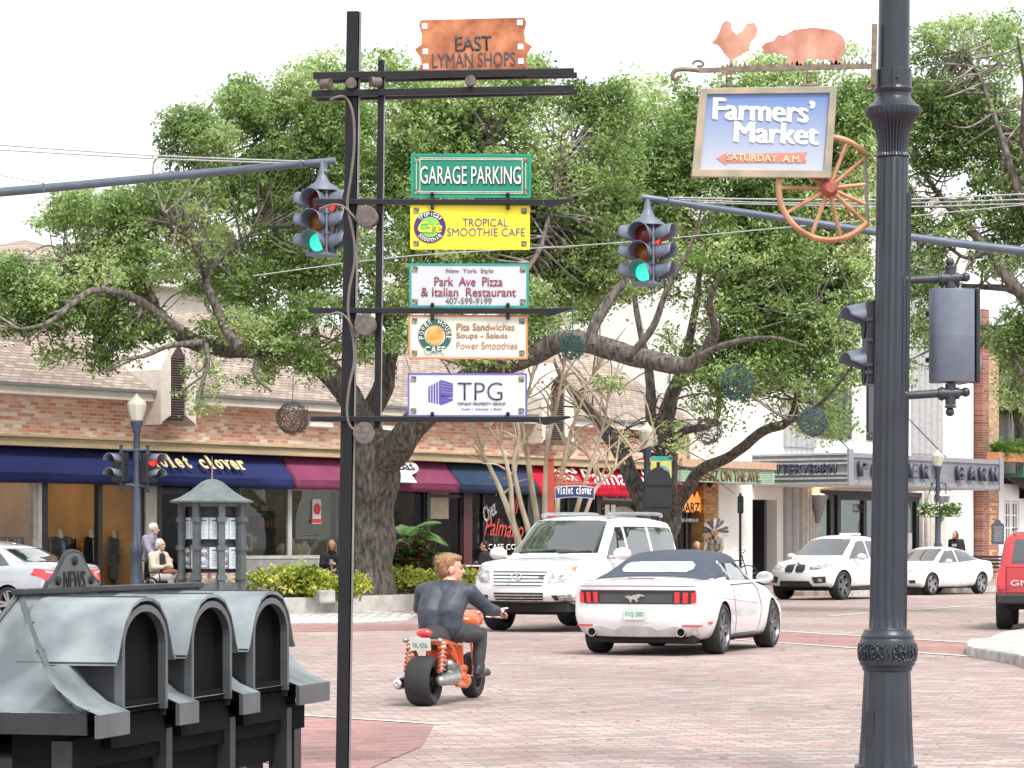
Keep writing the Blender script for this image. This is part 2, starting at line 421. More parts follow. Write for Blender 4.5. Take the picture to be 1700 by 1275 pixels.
# ================================================================ SHOP ROW (brick band, shingled roof, awnings)
BRK = bricks('old_brick', ['d0937a', 'd6a088', 'deb8a4', 'c4866c', 'e4d6c8', 'd8ac94', 'd09a82', 'e2d2c4', 'c88e76', 'dab49e'], 'd4c8bc', .26, .085, (0, 2), .85, .12, .5, .35)
SHG = bricks('shingles', ['94857a', 'a09084', '88786e', 'a4968a', '8e8076'], '5f524d', .32, .14, (0, 1), .9, .1, .8, .4)
TAN = mat('tan_beam', (.42, .33, .2), .7, var=.2, scale=2, stretch=(.5, 4, 4))
row = thing('shop_row', 'long one storey brick shop row with shingled roof and coloured awnings', 'building', FO, FA)
T0, T1 = -14.0, ft(1140)
ZL, ZE = 3.74, 4.74                       # ledge, eave
b = MB(); b.b2((T0, 0, 3.3), (T1, .4, ZE)); b.build('wall', BRK, row)
b = MB(); b.b2((T0, -.34, ZL - .22), (T1, -.002, ZL - .03)); b.b2((T0, -.4, ZL - .03), (T1, -.002, ZL + .03)); b.build('ledge', TAN, row, bevel=.01)
b = MB(); b.b2((T0, -.05, 3.35), (T1, -.003, 3.5)); b.build('soffit', mat('soffit_brown', (.12, .09, .07), .8), row)
# roof: slopes back from the eave
ROOFH = 2.1
def roofseg(t0, t1, par):
    b = MB(); M = frame(V((0, -.45, ZE + .12)), (1, 0, 0), (0, 3.4, ROOFH))
    L = math.hypot(3.85, ROOFH)
    b.b2((t0, 0, -.06), (t1, L, 0)); o = b.build('roof', SHG, par); o.matrix_local = M
    return o
DV = (ft(246, -.3), ft(306, -.3))         # the louvred vent bay
roofseg(T0, DV[0], row); roofseg(DV[1], T1, row)
b = MB()
for a, c in ((T0, DV[0]), (DV[1], T1)): b.b2((a, -.48, ZE - .12), (c, -.002, ZE + .06))
b.build('fascia', mat('cream_fascia', (.66, .62, .57), .6, var=.1, scale=2), row, bevel=.01)
b = MB()
for a, c in ((T0, DV[0]), (DV[1], T1)): b.b2((a, -.56, ZE + .06), (c, -.40, ZE + .13))
b.build('gutter', mat('gutter_grey', (.16, .16, .165), .6), row)
# louvred vent with flared cream sides (and a second, hidden mostly, past the tree)
CRM = mat('cream_trim', (.66, .6, .54), .6, var=.08)
LOUV = mat('brown_louvre', (.1, .075, .07), .7)
def vent(c0, c1):
    w = (c1 - c0); m = (c0 + c1) / 2; zb, zt = ZL + .48, ZE + 1.0
    b = MB()
    for s in (-1, 1):
        xa, xb = m + s * w * .21, m + s * w * .44
        b.prism([(xa, zb + .1), (xb - s * .0, zb - .05), (xb + s * .06, zb - .12), (xb + s * .06, zt - .4), (m, zt + .55), (m, zt + .2), (xa, zt - .1)], .97, frame(V((0, .3, 0)), (1, 0, 0), (0, 0, 1)))
    v = b.build('vent_surround', CRM, row)
    b = MB(); n = 26
    b.b2((m - w * .21, -.56, zb), (m + w * .21, -.46, zt - .1))
    for i in range(n):
        z = zb + (zt - .1 - zb) * (i + .5) / n
        b.box((m, -.585, z), (w * .42, .1, .02), Matrix.Rotation(R(-35), 3, 'X'))
    b.box((m, -.62, zb + .62), (w * .43, .05, .06))
    b.build('louvre', LOUV, v)
vent(*DV)
vent(ft(880, -.3), ft(935, -.3))
# gable at the far left: raised hip roof behind
hp = thing('hip_roofed_building', 'shingled pyramid roof rising behind the left end of the shop row', 'building', P(40, 900, 84).xy.to_3d(), FA)
b = MB(); zt = P(0, 398, 84).z; zb = P(0, 470, 84).z
q = 4.2
b.add([(-q, -q, zb), (q, -q, zb), (q, q, zb), (-q, q, zb), (0, 0, zt)], [(0, 1, 4), (1, 2, 4), (2, 3, 4), (3, 0, 4), (3, 2, 1, 0)])
b.build('roof', bricks('shingles_upright', ['94857a', 'a09084', '88786e', 'a4968a', '8e8076'], '5f524d', .35, .13, (0, 2), .9, .1, .8, .4), hp)
b = MB(); b.b2((-q + .4, -q + .4, 0), (q - .4, q - .4, zb + .01)); b.build('wall', CRM, hp)
b = MB(); b.b2((-q - .05, -q - .05, zb - .2), (q + .05, q + .05, zb - .003)); b.build('fascia', MATS['cream_fascia'], hp)

# ---------------- awnings
def cloth(name, c, c2=None): return mat(name, c, .8, var=.12, scale=1.6, bump=.25, bscale=5, spec=.2)
def awning(px0, px1, m, label, ztop=3.52, zfold=2.98, zbot=2.72, out=.5):
    t0, t1 = ft(px0, -out), ft(px1, -out); n = int((t1 - t0) * 5); rows = []
    prof = [(-.06, ztop), (-out * .33, ztop - (ztop - zfold) * .30), (-out * .66, ztop - (ztop - zfold) * .64), (-out, zfold), (-out - .03, zfold - .04), (-out - .01, (zfold + zbot) / 2), (-out - .02, zbot)]
    for k, (y, z) in enumerate(prof):
        r = []
        for i in range(n + 1):
            t = t0 + (t1 - t0) * i / n; w = k / 6
            r.append((t, y + .05 * w * noise.noise(V((t * 1.1, k * .4, px0))), z + .035 * noise.noise(V((t * .7, k * .8, 3 + px0))) * (1 if 0 < k < 6 else .3)))
        rows.append(r)
    b = MB(); b.grid(rows)
    for t in (t0, t1):
        b.add([(t, p[0], p[1]) for p in prof] + [(t, -.06, zfold - .1)], [tuple(range(8))])
    o = b.build('awning', m, row, smooth=True, sharp=30); o['label'] = label
    so_ = o.modifiers.new('s', 'SOLIDIFY'); so_.thickness = .012
    return o
NAVY = cloth('navy_canvas', '252d5c'); MAR = cloth('maroon_canvas', '7a3a56'); SLA = cloth('slate_canvas', '2c3b52'); REDC = cloth('red_canvas', 'bd1f38')
awning(-160, 487, NAVY, 'navy blue awning with cream lettering')
awning(491, 761, MAR, 'maroon awning with round white sign')
awning(763, 893, SLA, 'slate blue awning')
awning(896, 1134, REDC, 'red awning with white script lettering')
def wall_frame(px, py, yo, tilt=0., back=0.):
    """frame on a plane parallel to the shop front (tilt leans its top backwards)"""
    o = FW(ft(px, yo), yo, fz(px, py, yo))
    return frame(o, FU, (V((0, 0, 1)) * math.cos(tilt) + FV * math.sin(tilt)))
def mpp(px, yo=0.):                           # metres along the front for one photo pixel
    return ft(px + .5, yo) - ft(px - .5, yo)
CRMT = mat('cream_lettering', 'd8c894', .7); CRMT2 = mat('white_lettering', (.8, .8, .78), .6)
AT = math.atan2(1.1, .54)
def aw_frame(px, k):                          # on an awning's slope, k = share of the way down
    yo = -.5 * k - .04; z = 3.52 - .54 * k + .02
    t = ft(px, yo)
    M = frame(FW(t, yo, z), FU, FV * .5 + V((0, 0, .54))); return M @ Matrix.Translation((0, 0, .085))
# slab-serif lettering
SERIF = {'i': ((.5, 0),), 'l': ((.5, 0),), 'r': ((.3, 0),), 'v': ((.12, 1), (.88, 1)), 'h': ((.2, 0), (.8, 0)), 'n': ((.2, 0), (.8, 0)), 'P': ((.2, 0),), 'p': ((.2, 0),)}
def letters(s, M, m, par, w, h, off=.012, ext=.01, serif=True, name='lettering', world=True):
    """evenly set typewriter letters: x-height h, total width w"""
    step = w / len(s); b = []
    for i, c in enumerate(s):
        if c == ' ': continue
        hh = h * (1.0 if c in 'oecrvnsamu' else 1.45 if c in 'ldhkbf' else 1.3)
        x = -w / 2 + step * (i + .5)
        wd = step * (.34 if c in 'ilt' else .78)
        if c in 't': wd = step * .6
        T = M @ Matrix.Translation((x, hh / 2, 0))
        o = text(c, T, m, None, 1., wd, hh, ext, off, world=False); b.append(o.data); bpy.data.objects.remove(o)
    mb = MB()
    for me in b:
        k = len(mb.v); mb.v += [tuple(v.co) for v in me.vertices]; mb.f += [tuple(j + k for j in p.vertices) for p in me.polygons]; mb.k += [0] * len(me.polygons)
        bpy.data.meshes.remove(me)
    if serif:
        for i, c in enumerate(s):
            for (fx, top) in SERIF.get(c, ()):
                x = -w / 2 + step * (i + fx); mb.add([M @ V(p) for p in [(x - step * .26, top * (h - .12 * h), 0), (x + step * .26, top * (h - .12 * h), 0), (x + step * .26, top * (h - .12 * h) + .12 * h, 0), (x - step * .26, top * (h - .12 * h) + .12 * h, 0), (x - step * .26, top * (h - .12 * h), ext * 1.05), (x + step * .26, top * (h - .12 * h), ext * 1.05), (x + step * .26, top * (h - .12 * h) + .12 * h, ext * 1.05), (x - step * .26, top * (h - .12 * h) + .12 * h, ext * 1.05)]], [(3, 2, 1, 0), (4, 5, 6, 7), (0, 1, 5, 4), (1, 2, 6, 5), (2, 3, 7, 6), (3, 0, 4, 7)])
    return mb.build(name, m, par, world=world)
M = aw_frame(326, .86); letters('violet clover', M, CRMT, row, ft(411, -.5) - ft(240, -.5), .30, .03, .02)
# round white sign on the maroon awning, script on the red awning
M = aw_frame(640, .55)
b = MB(M); b.prism(circ(1.3, 28, (0, .1), .40) , .03); b.prism([(-.55, -.5), (.75, -.5), (.75, -.2), (-.55, -.2)], .028); sg = b.build('oval_sign', WHT, row, world=True)
text("Chez Bas", M @ Matrix.Translation((.15, .08, .032)), BLK, sg, 1., 1.9, .34, .006, .02, .2, world=True)
M = aw_frame(1022, .62); text("Palmano's", M, CRMT2, row, 1., ft(1092, -.8) - ft(972, -.8), .62, .01, .02, .35)
M = aw_frame(932, .55); text("TAPAS\nBAR", M, CRMT2, row, 1., 1.5, .5, .01, .02)
M = aw_frame(1116, .6); text("CAFE\nBAR", M, CRMT2, row, 1., .8, .5, .01, .02)
for px in (915, 1130):
    pass

# ---------------- storefront
DKF = mat('dark_frame', (.03, .03, .034), .4, .3); ALU = mat('pale_mullion', (.5, .5, .48), .45, .3)
SG = glass_mat('shop_glass', fac=.35); SGD = glass_mat('shop_glass_dark', (.7, .76, .74), .25); SGM = glass_mat('shop_glass_bright', fac=1.3)
GRYB = mat('grey_bulkhead', (.27, .275, .26), .7, var=.15)
ZT = 3.3
def opening(p0, p1, bulk, glass, frm, zt=ZT, yo=-.02, mull=(), sillm=None, head=None):
    """one glazed bay between two photo columns"""
    t0, t1 = ft(p0), ft(p1); w = MB(); fw = .07
    for t in [t0 + fw / 2, t1 - fw / 2] + [ft(q) for q in mull]: w.b2((t - fw / 2, yo - .05, bulk), (t + fw / 2, yo + .08, zt))
    w.b2((t0, yo - .045, bulk), (t1, yo + .075, bulk + .08)); w.b2((t0, yo - .045, zt - .08), (t1, yo + .075, zt))
    if head: w.b2((t0, yo - .044, head), (t1, yo + .074, head + .09))
    f = w.build('window', frm, row)
    g = MB(); g.add([(t0 + .03, yo, bulk + .04), (t1 - .03, yo, bulk + .04), (t1 - .03, yo, zt - .04), (t0 + .03, yo, zt - .04)], [(0, 1, 2, 3)]); g.build('pane', glass, f)
    if bulk > .2:
        k = MB(); k.b2((t0, yo - .03, 0.14), (t1, yo + .2, bulk)); k.build('bulkhead', sillm or GRYB, row)
def pier(p0, p1, m, name='pier', yo=-.04, zt=ZT + .1):
    b = MB(); b.b2((ft(p0), yo - .08, .14), (ft(p1), .3, zt)); b.build(name, m, row)
BEI = mat('beige_pier', (.45, .42, .37), .7)
opening(-110, 57, .5, SGM, ALU)
pier(57, 63, ALU); pier(63, 72, DKF)
opening(72, 163, .3, SG, DKF); opening(163, 236, .3, SG, DKF)
pier(236, 254, BEI); pier(254, 262, DKF)
opening(262, 318, .2, SG, DKF, head=2.55); pier(318, 392, DKF)
opening(392, 478, 1.05, SGM, ALU); opening(478, 565, 1.05, SGM, ALU, mull=(), head=2.7)
pier(565, 648, mat('dark_brown_pier', (.05, .035, .03), .6))
opening(648, 703, .2, SGD, DKF); pier(703, 708, DKF)
opening(708, 764, .2, SGD, DKF, head=2.6); pier(764, 778, mat('maroon_post', (.09, .02, .025), .5))
opening(778, 870, .7, SGD, DKF, mull=(800,), sillm=mat('maroon_bulkhead', (.08, .02, .025), .6)); pier(870, 900, DKF)
opening(900, 985, .5, SGD, DKF, mull=(940,)); pier(985, 992, DKF)
opening(992, 1062, .3, SGD, DKF, head=2.55); pier(1062, 1075, DKF); opening(1075, 1138, .4, SGD, DKF)
# interiors: one room for each shop
def room(p0, p1, wall, floor, depth=3.2, lamp=None, ceil=None):
    t0, t1 = ft(p0) + .08, ft(p1) - .08; b = MB()
    b.b2((t0, depth, .15), (t1, depth + .1, 3.3)); b.b2((t0 - .07, .3, .15), (t0, depth, 3.3)); b.b2((t1, .3, .15), (t1 + .07, depth, 3.3))
    r = b.build('shop_interior', wall, row)
    b = MB(); b.b2((t0, .3, .142), (t1, depth, .16)); b.build('shop_floor', floor, r)
    b = MB(); b.b2((t0, .2, 3.302), (t1, depth, 3.38)); b.build('shop_ceiling', ceil or CRM, r)
    if lamp:
        n = max(1, int((t1 - t0) / 2.2))
        for i in range(n):
            b = MB(); t = t0 + (t1 - t0) * (i + .5) / n; b.lathe([(.0, 3.24), (.16, 3.24), (.18, 3.295), (.0, 3.295)], 12, (t, depth * .62, 0))
            b.build('ceiling_lamp', lamp, r)
    return r
FLR = mat('shop_floor', (.16, .12, .09), .5)
WARM = mat('warm_lamp', (1, .72, .38), .5, emit=34., var=0); WARM2 = mat('shop_lamp', (1, .86, .66), .5, emit=16., var=0)
room(-110, 250, mat('warm_glow_wall', (.5, .3, .12), .8, var=.3, scale=.8), FLR, 3.4, WARM)  # wall colour carries the warm glow of the lit shop
room(262, 390, mat('dim_wall', (.06, .055, .05), .8), FLR, 3.)
room(392, 566, mat('grey_green_wall', (.3, .31, .27), .8), FLR, 2.6, WARM2)
room(648, 764, mat('brown_wall', (.10, .07, .055), .8, var=.5, scale=1.5), FLR, 4., WARM2)
room(778, 985, mat('dark_room_wall', (.06, .04, .036), .8, var=.5, scale=1.5), FLR, 4., WARM2)
room(992, 1138, mat('cigar_room_wall', (.14, .085, .05), .8, var=.5, scale=1.5), FLR, 4., WARM2)
# fittings seen through the glass
rn = random.Random(5)
b = MB()
t = ft(150)
for k in range(3): b.b2((ft(110), 2.6, 1.25 - .55 * k), (ft(232), 2.95, 1.29 - .55 * k))
b.bar((ft(90), 2.3, 1.55), (ft(240), 2.3, 1.55), .03); 
for px in (90, 165, 240): b.bar((ft(px), 2.3, .16), (ft(px), 2.3, 1.55), .03)
rack = b.build('clothes_rail', DKF, row)
FAB = [mat('garment_%s' % n, c, .9, var=.2, scale=12) for n, c in (('navy', (.02, .025, .05)), ('black', (.015, .015, .018)), ('cream', (.5, .44, .36)), ('brown', (.15, .08, .05)), ('grey', (.14, .14, .15)))]
for m in FAB:
    b = MB()
    for i in range(9):
        t = rn.uniform(ft(92), ft(238)); b.box((t, 2.3, 1.16), (.05, .42, .74), Matrix.Rotation(rn.uniform(-.2, .2), 3, 'Z'))
    b.build('garments', m, rack)
b = MB(); b.b2((ft(118), 3.3, 1.85), (ft(138), 3.36, 2.6)); b.build('picture', mat('picture_board', (.05, .03, .02), .6), row)
for px, z0, z1, w in ((700, 1.9, 2.6, 26),):
    b = MB(); b.b2((ft(712), -.055, 2.05), (ft(742), -.03, 2.75)); b.build('window_notice', mat('beige_notice', (.42, .36, .24), .7), row)
# shelves of small goods behind the dark shop glass
cols = [(.5, .08, .06), (.45, .3, .12), (.5, .48, .44), (.1, .2, .12), (.32, .2, .1), (.06, .06, .08)]
for (p0, p1) in ((655, 760), (905, 980), (1000, 1060), (1080, 1134), (410, 560), (782, 865)):
    b = MB()
    for z in (.6, 1.0, 1.4, 1.8, 2.2): b.b2((ft(p0), 2., z), (ft(p1), 2.35, z + .03))
    sh = b.build('shelf', mat('shelf_wood', (.12, .07, .045), .6), row)
    for ci, c in enumerate(cols):
        b = MB()
        for i in range(14):
            t = rn.uniform(ft(p0), ft(p1)); z = rn.choice((.6, 1.0, 1.4, 1.8, 2.2)) + .03; h = rn.uniform(.08, .28)
            b.box((t, 2.15, z + h / 2), (rn.uniform(.08, .3), .15, h))
        b.build('stock', mat('stock_%s' % 'abcdef'[ci], c, .6), sh)
# jewellery window: table, cream display busts, red card
b = MB(); b.b2((ft(400), .35, 1.06), (ft(560), 1.1, 1.12)); jt = b.build('display_table', mat('display_linen', (.4, .36, .28), .8), row)
BUST = mat('bust_linen', (.62, .52, .36), .8)
for px, z, h in ((500, 1.12, .3), (516, 1.12, .42), (526, 1.12, .3), (537, 1.12, .36), (405, 1.12, .26), (425, 1.12, .3)):
    b = MB(); b.lathe([(.0, 0), (.13, 0), (.17, h * .45), (.09, h * .72), (.055, h), (.0, h)], 12, (ft(px), .6, z)); b.build('display_bust', BUST, jt, smooth=True)
for px in (403, 425, 436):
    b = MB(); M = frame(V((ft(px), .5, 1.45)), (1, 0, 0), (0, .1, 1)); b.ring(rrect(.34, .44, .02), rrect(.22, .3, .02), .03, M); b.build('gilt_frame', mat('gilt', (.55, .36, .12), .4, .5), jt)
b = MB(); b.b2((ft(516), -.058, 1.9), (ft(530), -.035, 2.5)); nb = b.build('window_notice', mat('white_card', (.7, .66, .62), .6), row)
b = MB(frame(V((ft(523), -.06, 2.26)), (1, 0, 0), (0, 0, 1))); b.prism(circ(.14, 16), .004); b.prism([(-.2, -.34), (.2, -.34), (.2, -.24), (-.2, -.24)], .004); b.build('mark', mat('red_ink', (.55, .05, .05), .6), nb)
b = MB(); b.b2((ft(480), -.06, 2.72), (ft(530), -.03, 3.12)); nb = b.build('shop_sign', mat('grey_sign', (.5, .5, .47), .7), row)
text('S T', frame(V((ft(516), -.062, 2.92)), (1, 0, 0), (0, 0, 1)), BLK, nb, 1., .6, .22, .004, .01, world=False)
b = MB(frame(V((ft(497), -.062, 2.92)), (1, 0, 0), (0, 0, 1))); b.prism([(.22 * math.cos(i * .524) * (1 if i % 2 else .72), .17 * math.sin(i * .524) * (1 if i % 2 else .72)) for i in range(12)], .004); b.build('emblem', mat('dark_brown_ink', (.08, .04, .035), .7), nb)
b = MB(); b.b2((ft(531), -.06, 2.72), (ft(568), -.032, 3.14)); nb = b.build('shop_sign', mat('brown_sign', (.05, .035, .03), .6), row)
text('S Je', frame(V((ft(552), -.062, 2.93)), (1, 0, 0), (0, 0, 1)), mat('gold_ink', (.4, .24, .08), .5), nb, 1., 1.0, .3, .004, .01, .3, world=False)
# painted restaurant window
MG = lambda px, z: frame(V((ft(px), -.095, z)), (1, 0, 0), (0, 0, 1))
REDI = mat('red_script', (.6, .06, .05), .5)
text('Chez', MG(808, 2.28) @ Matrix.Rotation(.5, 4, 'Z'), CRMT2, row, 1., .62, .42, .004, .015, .3, world=False)
text("Palmano's", MG(838, 1.83) @ Matrix.Rotation(-.06, 4, 'Z'), REDI, row, 1., 2.1, .5, .004, .02, .35, world=False)
text("CAFE COFFEE", MG(840, 1.32), CRMT2, row, 1., 1.9, .16, .004, .01, world=False)
b = MB(MG(845, 2.2))
for k in range(4): b.prism([(k * .12 - .2, 0), (k * .12 - .14, .02), (k * .12 - .02, .3), (k * .12 + .04, .5), (k * .12 - .1, .32)], .004)
b.build('flame_mark', REDI, row)
b = MB(); b.b2((ft(996), -.1, 2.62), (ft(1060), -.07, 2.95)); nb = b.build('shop_sign', mat('cream_band', (.42, .4, .33), .7), row)
text('CIGAR', frame(V((ft(1028), -.102, 2.78)), (1, 0, 0), (0, 0, 1)), BLK, nb, 1., 1.7, .2, .004, .02, world=False)
b = MB(MG(1028, 2.2)); b.prism(circ(.7, 20, (0, 0), .26), .004); nb = b.build('window_emblem', mat('grey_ink', (.3, .29, .26), .7), row)
for px in (1000, 1010): 
    b = MB(); b.b2((ft(px), -.1, 2.2), (ft(px + 7), -.08, 2.5)); b.build('window_notice', MATS['white_card'], row)
# orange shop sign at the corner window
b = MB(MG(1133, 2.62)); fl = [(-.9, -.3), (.9, -.3), (.85, .05), (.62, .32), (.5, .1), (.2, .42), (0, .15), (-.3, .4), (-.5, .12), (-.75, .28)]
b.prism(fl, .03); nb = b.build('flame_sign', mat('orange_neon', (.75, .26, .05), .5, emit=.5), row)
text('CIGARZ', MG(1133, 2.46) @ Matrix.Translation((0, 0, .033)), BLK, nb, 1., 1.5, .3, .004, .02, world=False)
b = MB(); b.b2((ft(1112), -.1, 2.02), (ft(1152), -.08, 2.16)); nb = b.build('shop_sign', BLK, row)
text('ON THE AVENUE', frame(V((ft(1132), -.102, 2.09)), (1, 0, 0), (0, 0, 1)), CRMT2, nb, 1., 1.5, .09, .003, world=False)
# security lamps and small fittings on the brick band
for px in (524, 642):
    b = MB(); t = ft(px, -.1); b.b2((t - .45, -.3, 4.25), (t + .45, -.002, 4.38)); b.build('wall_light', WHT, row, bevel=.02)
    
# ================================================================ CIGAR SHOP FRONT (brick pier + green sign board)
cg = thing('cigar_shop', 'small shop with ribbed green sign board on a tan brick pier', 'building', FO, FA)
TB = bricks('tan_brick', ['b07c46', 'c08e54', 'a06c3a', 'c89a62', 'b48450'], '8f7a5c', .24, .085, (0, 2), .85, .12, .6, .4)
C0, C1 = ft(1143), ft(1272)
b = MB(); b.b2((ft(1143), -.02, 3.6), (ft(1182), .5, 4.6)); b.build('wall', CRM, cg)
b = MB(); b.b2((ft(1157), -.25, .14), (ft(1181), .3, 3.35)); b.build('brick_pier', TB, cg)
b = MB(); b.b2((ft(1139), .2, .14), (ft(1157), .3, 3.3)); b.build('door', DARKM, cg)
GRN = mat('sage_board', (.36, .5, .36), .6, var=.1)
ZB0, ZB1 = fz(1200, 801, -1.3), fz(1200, 777, -1.3)
ta, tb = ft(1130, -1.3), ft(1284, -1.3)
b = MB()
n = 8
for i in range(n):
    z0 = ZB0 + (ZB1 - ZB0) * i / n; z1 = ZB0 + (ZB1 - ZB0) * (i + 1) / n
    b.b2((ta, -1.3, z0), (tb, -1.24, z1 - .018))
b.b2((ta, -1.25, ZB0), (tb, -1.2, ZB1))
b.b2((tb - .001, -1.3, ZB0), (tb + .06, -.1, ZB1))
sb = b.build('sign_board', GRN, cg)
b = MB(); b.b2((ta, -1.36, ZB1), (tb + .08, -.02, ZB1 + .22)); b.build('canopy_top', mat('copper_edge', (.46, .3, .2), .6), cg)
b = MB(); b.b2((ta, -1.19, ZB0 + .02), (tb - .01, -.02, ZB1 - .01)); b.build('canopy_body', CRM, cg)
text('CIGARZ ON THE AVE.', frame(V((ft(1208, -1.31), -1.303, (ZB0 + ZB1) / 2)), (1, 0, 0), (0, 0, 1)), mat('brown_letters', (.17, .1, .04), .6), cg, 1., ft(1263, -1.31) - ft(1152, -1.31), .34, .03, .012, world=False)
for px in (1160, 1176):
    b = MB(); t = ft(px, -.3); b.lathe([(.06, 0), (.09, .3)], 10, T=Matrix.Translation((t, -.34, 3.1)) @ Matrix.Rotation(R(40), 4, 'Y')); b.build('spotlight', BLK, cg)

# ================================================================ WHITE THEATRE-FRONT BUILDING
wb = thing('marquee_building', 'tall white shop building with ribbed grey pilasters and a grey marquee', 'building', FO, FA)
WWALL = mat('white_stucco', (.78, .765, .72), .8, var=.025, scale=.6, bump=.1, bscale=30)
GRP = mat('grey_pilaster', (.36, .36, .36), .6, var=.1); BEP = mat('beige_flutes', (.56, .53, .48), .7)
HW = 13.
w0, w1 = ft(1182), ft(1616)
EN0, EN1 = ft(1356), ft(1532)
b = MB()
segs = [(w0, ft(1249), 0), (ft(1290), EN0, 0), (EN1, w1, 0)]
for a, c, z in segs: b.b2((a, 0, z), (c, .5, HW))
b.b2((ft(1249), 0.003, 2.75), (ft(1290), .5, HW)); b.b2((EN0, .003, 3.1), (EN1, .5, HW))
b.b2((w0, .5, 0), (w0 + .4, 12, HW))
b.build('wall', WWALL, wb)
b = MB(); b.b2((w0 - .05, -.15, HW), (w1, .6, HW + .35)); b.build('parapet', WWALL, wb)
# side door in its recess
b = MB(); b.b2((ft(1249), .8, .14), (ft(1290), .9, 2.75)); b.build('recess', WWALL, wb)
b = MB(); b.b2((ft(1251), .7, .14), (ft(1272), .79, 2.7)); dr = b.build('door', mat('brown_door', (.13, .085, .06), .5), wb)
b = MB(); b.b2((ft(1270), .02, .14), (ft(1274), .8, 2.74)); b.b2((ft(1249) + .002, .02, .14), (ft(1251), .8, 2.74)); b.build('door_frame', DKF, dr)
def flutes(p0, p1, z0, z1, m, n, name='pilaster', yo=0., bulge=0.):
    t0, t1 = ft(p0), ft(p1); b = MB(); w = (t1 - t0) / n
    for i in range(n):
        x = (i + .5) / n * 2 - 1; yy = yo - .06 - bulge * (1 - x * x)
        b.prism([(t0 + w * i + w * .5 + w * .46 * math.cos(R(a)), yy - .09 * math.sin(R(a))) for a in (0, 30, 60, 90, 120, 150, 180)] + [(t0 + w * i + .04 * w, yo - .002), (t0 + w * i + .96 * w, yo - .002)], z1 - z0, None, z0)
    return b.build(name, m, wb, smooth=True)
flutes(1300, 1321, .14, 3.4, GRP, 2); flutes(1326, 1356, .14, 3.4, BEP, 7, bulge=.1)
flutes(1533, 1566, .14, 3.4, BEP, 7, bulge=.1)
flutes(1300, 1352, 4.4, 10.5, GRP, 6); flutes(1512, 1562, 4.4, 11.5, GRP, 5)
# windows above the marquee
for p0, p1 in ((1355, 1412), (1438, 1500)):
    b = MB(); z0, z1 = 4.75, 6.6; t0, t1 = ft(p0), ft(p1)
    b.b2((t0, -.05, z0), (t1, -.003, z1)); f = b.build('window', DKF, wb)
    for i in range(4):
        a = t0 + (t1 - t0) * (i + .06) / 4; c = t0 + (t1 - t0) * (i + .94) / 4
        g = MB(); g.b2((a, -.07, z0 + .1), (c, -.052, z1 - .1)); g.build('pane', mat('dark_window', (.02, .025, .03), .08, spec=.7), f)
# recessed entrance: glazed doors
b = MB(); b.b2((EN0, 3., .14), (EN1, 3.1, 3.2)); b.b2((EN0 - .05, .5, .14), (EN0, 3., 3.2)); b.b2((EN1, .5, .14), (EN1 + .05, 3., 3.2)); en = b.build('entrance_room', WWALL, wb)
b = MB(); b.b2((EN0, .5, 3.102), (EN1, 3., 3.2)); b.build('shop_ceiling', WWALL, en)
b = MB(); b.b2((ft(1362), 2.2, .16), (ft(1380), 2.6, 1.9)); b.build('shelf', mat('red_brown_shelf', (.3, .1, .06), .6), en)
b = MB()
for p in (1358, 1386, 1398, 1441, 1505, 1528): b.b2((ft(p) - .11, .1, .14), (ft(p) + .11, .24, 2.95))
for a, c in ((1358, 1386), (1398, 1441), (1441, 1505), (1505, 1528)): b.b2((ft(a), .102, 2.8), (ft(c), .238, 2.95))
b.b2((EN0, .05, 2.952), (EN1, .3, 3.098))
ef = b.build('entrance_frame', DKF, wb)
g = MB(); g.b2((EN0 + .05, .16, .15), (EN1 - .05, .175, 2.9)); g.build('pane', SG, ef)
text('329', frame(V((ft(1433), .09, 2.55)), (1, 0, 0), (0, 0, 1)), BLK, ef, 1., .5, .28, .004, .01, world=False)
for p in (1420, 1509):
    b = MB(); b.b2((ft(p) - .45, .12, 1.15), (ft(p) + .45, .14, 1.75)); b.build('window_notice', MATS['white_card'], ef)
# wall sconces
for p in (1344, 1549):
    b = MB(); b.lathe([(.0, -.55), (.08, -.5), (.2, -.1), (.3, .25), (.3, .35), (.26, .35)], 16, (ft(p), -.3, fz(p, 840))); sc = b.build('wall_sconce', mat('sconce_grey', (.3, .3, .33), .4, .6), wb, smooth=True)
    b = MB(); b.lathe([(.0, .28), (.26, .28), (.2, .36), (.0, .4)], 12, (ft(p), -.3, fz(p, 840))); b.build('sconce_glow', mat('sconce_light', (1, .62, .25), .5, emit=8, var=0), sc)
# marquee: solve how far it stands out so both its ends meet the photograph
yo = -1.
tq = ft(1250)
while ft(1406, yo) > tq and yo > -6: yo -= .02
MQ = yo; m0, m1 = tq, ft(1662, MQ)
zt, zb = fz(1406, 752, MQ), fz(1406, 803, MQ)
MQG = mat('marquee_grey', (.21, .22, .245), .5, .2, var=.1); MQL = mat('marquee_pale_band', (.42, .44, .46), .4, .3); LET = mat('marquee_letters', (.05, .06, .09), .4)
b = MB(); b.b2((m0, MQ, zb), (m1, -.02, zt)); mq = b.build('marquee', MQG, wb)
b = MB(); n = 5
for z in (zt - .02, zt - .17, zt - .30, zb + .30, zb + .17, zb + .02): b.b2((m0 - .06, MQ - .02, z - .03), (m0 - .002, -.02, z + .03))
b.build('pale_band', MQL, mq)
b = MB()
b.b2((m0 - .03, MQ - .08, zb - .06), (m0 + .25, MQ - .002, zt + .12)); b.b2((m1 - .25, MQ - .08, zb - .06), (m1 + .03, MQ - .002, zt + .12))
b.b2((m0 + .25, MQ - .05, zt - .12), (m1 - .25, MQ - .003, zt + .02)); b.b2((m0 + .25, MQ - .05, zb - .02), (m1 - .25, MQ - .003, zb + .12))
b.build('sign_rim', mat('marquee_rim', (.25, .26, .285), .5, .2), mq)
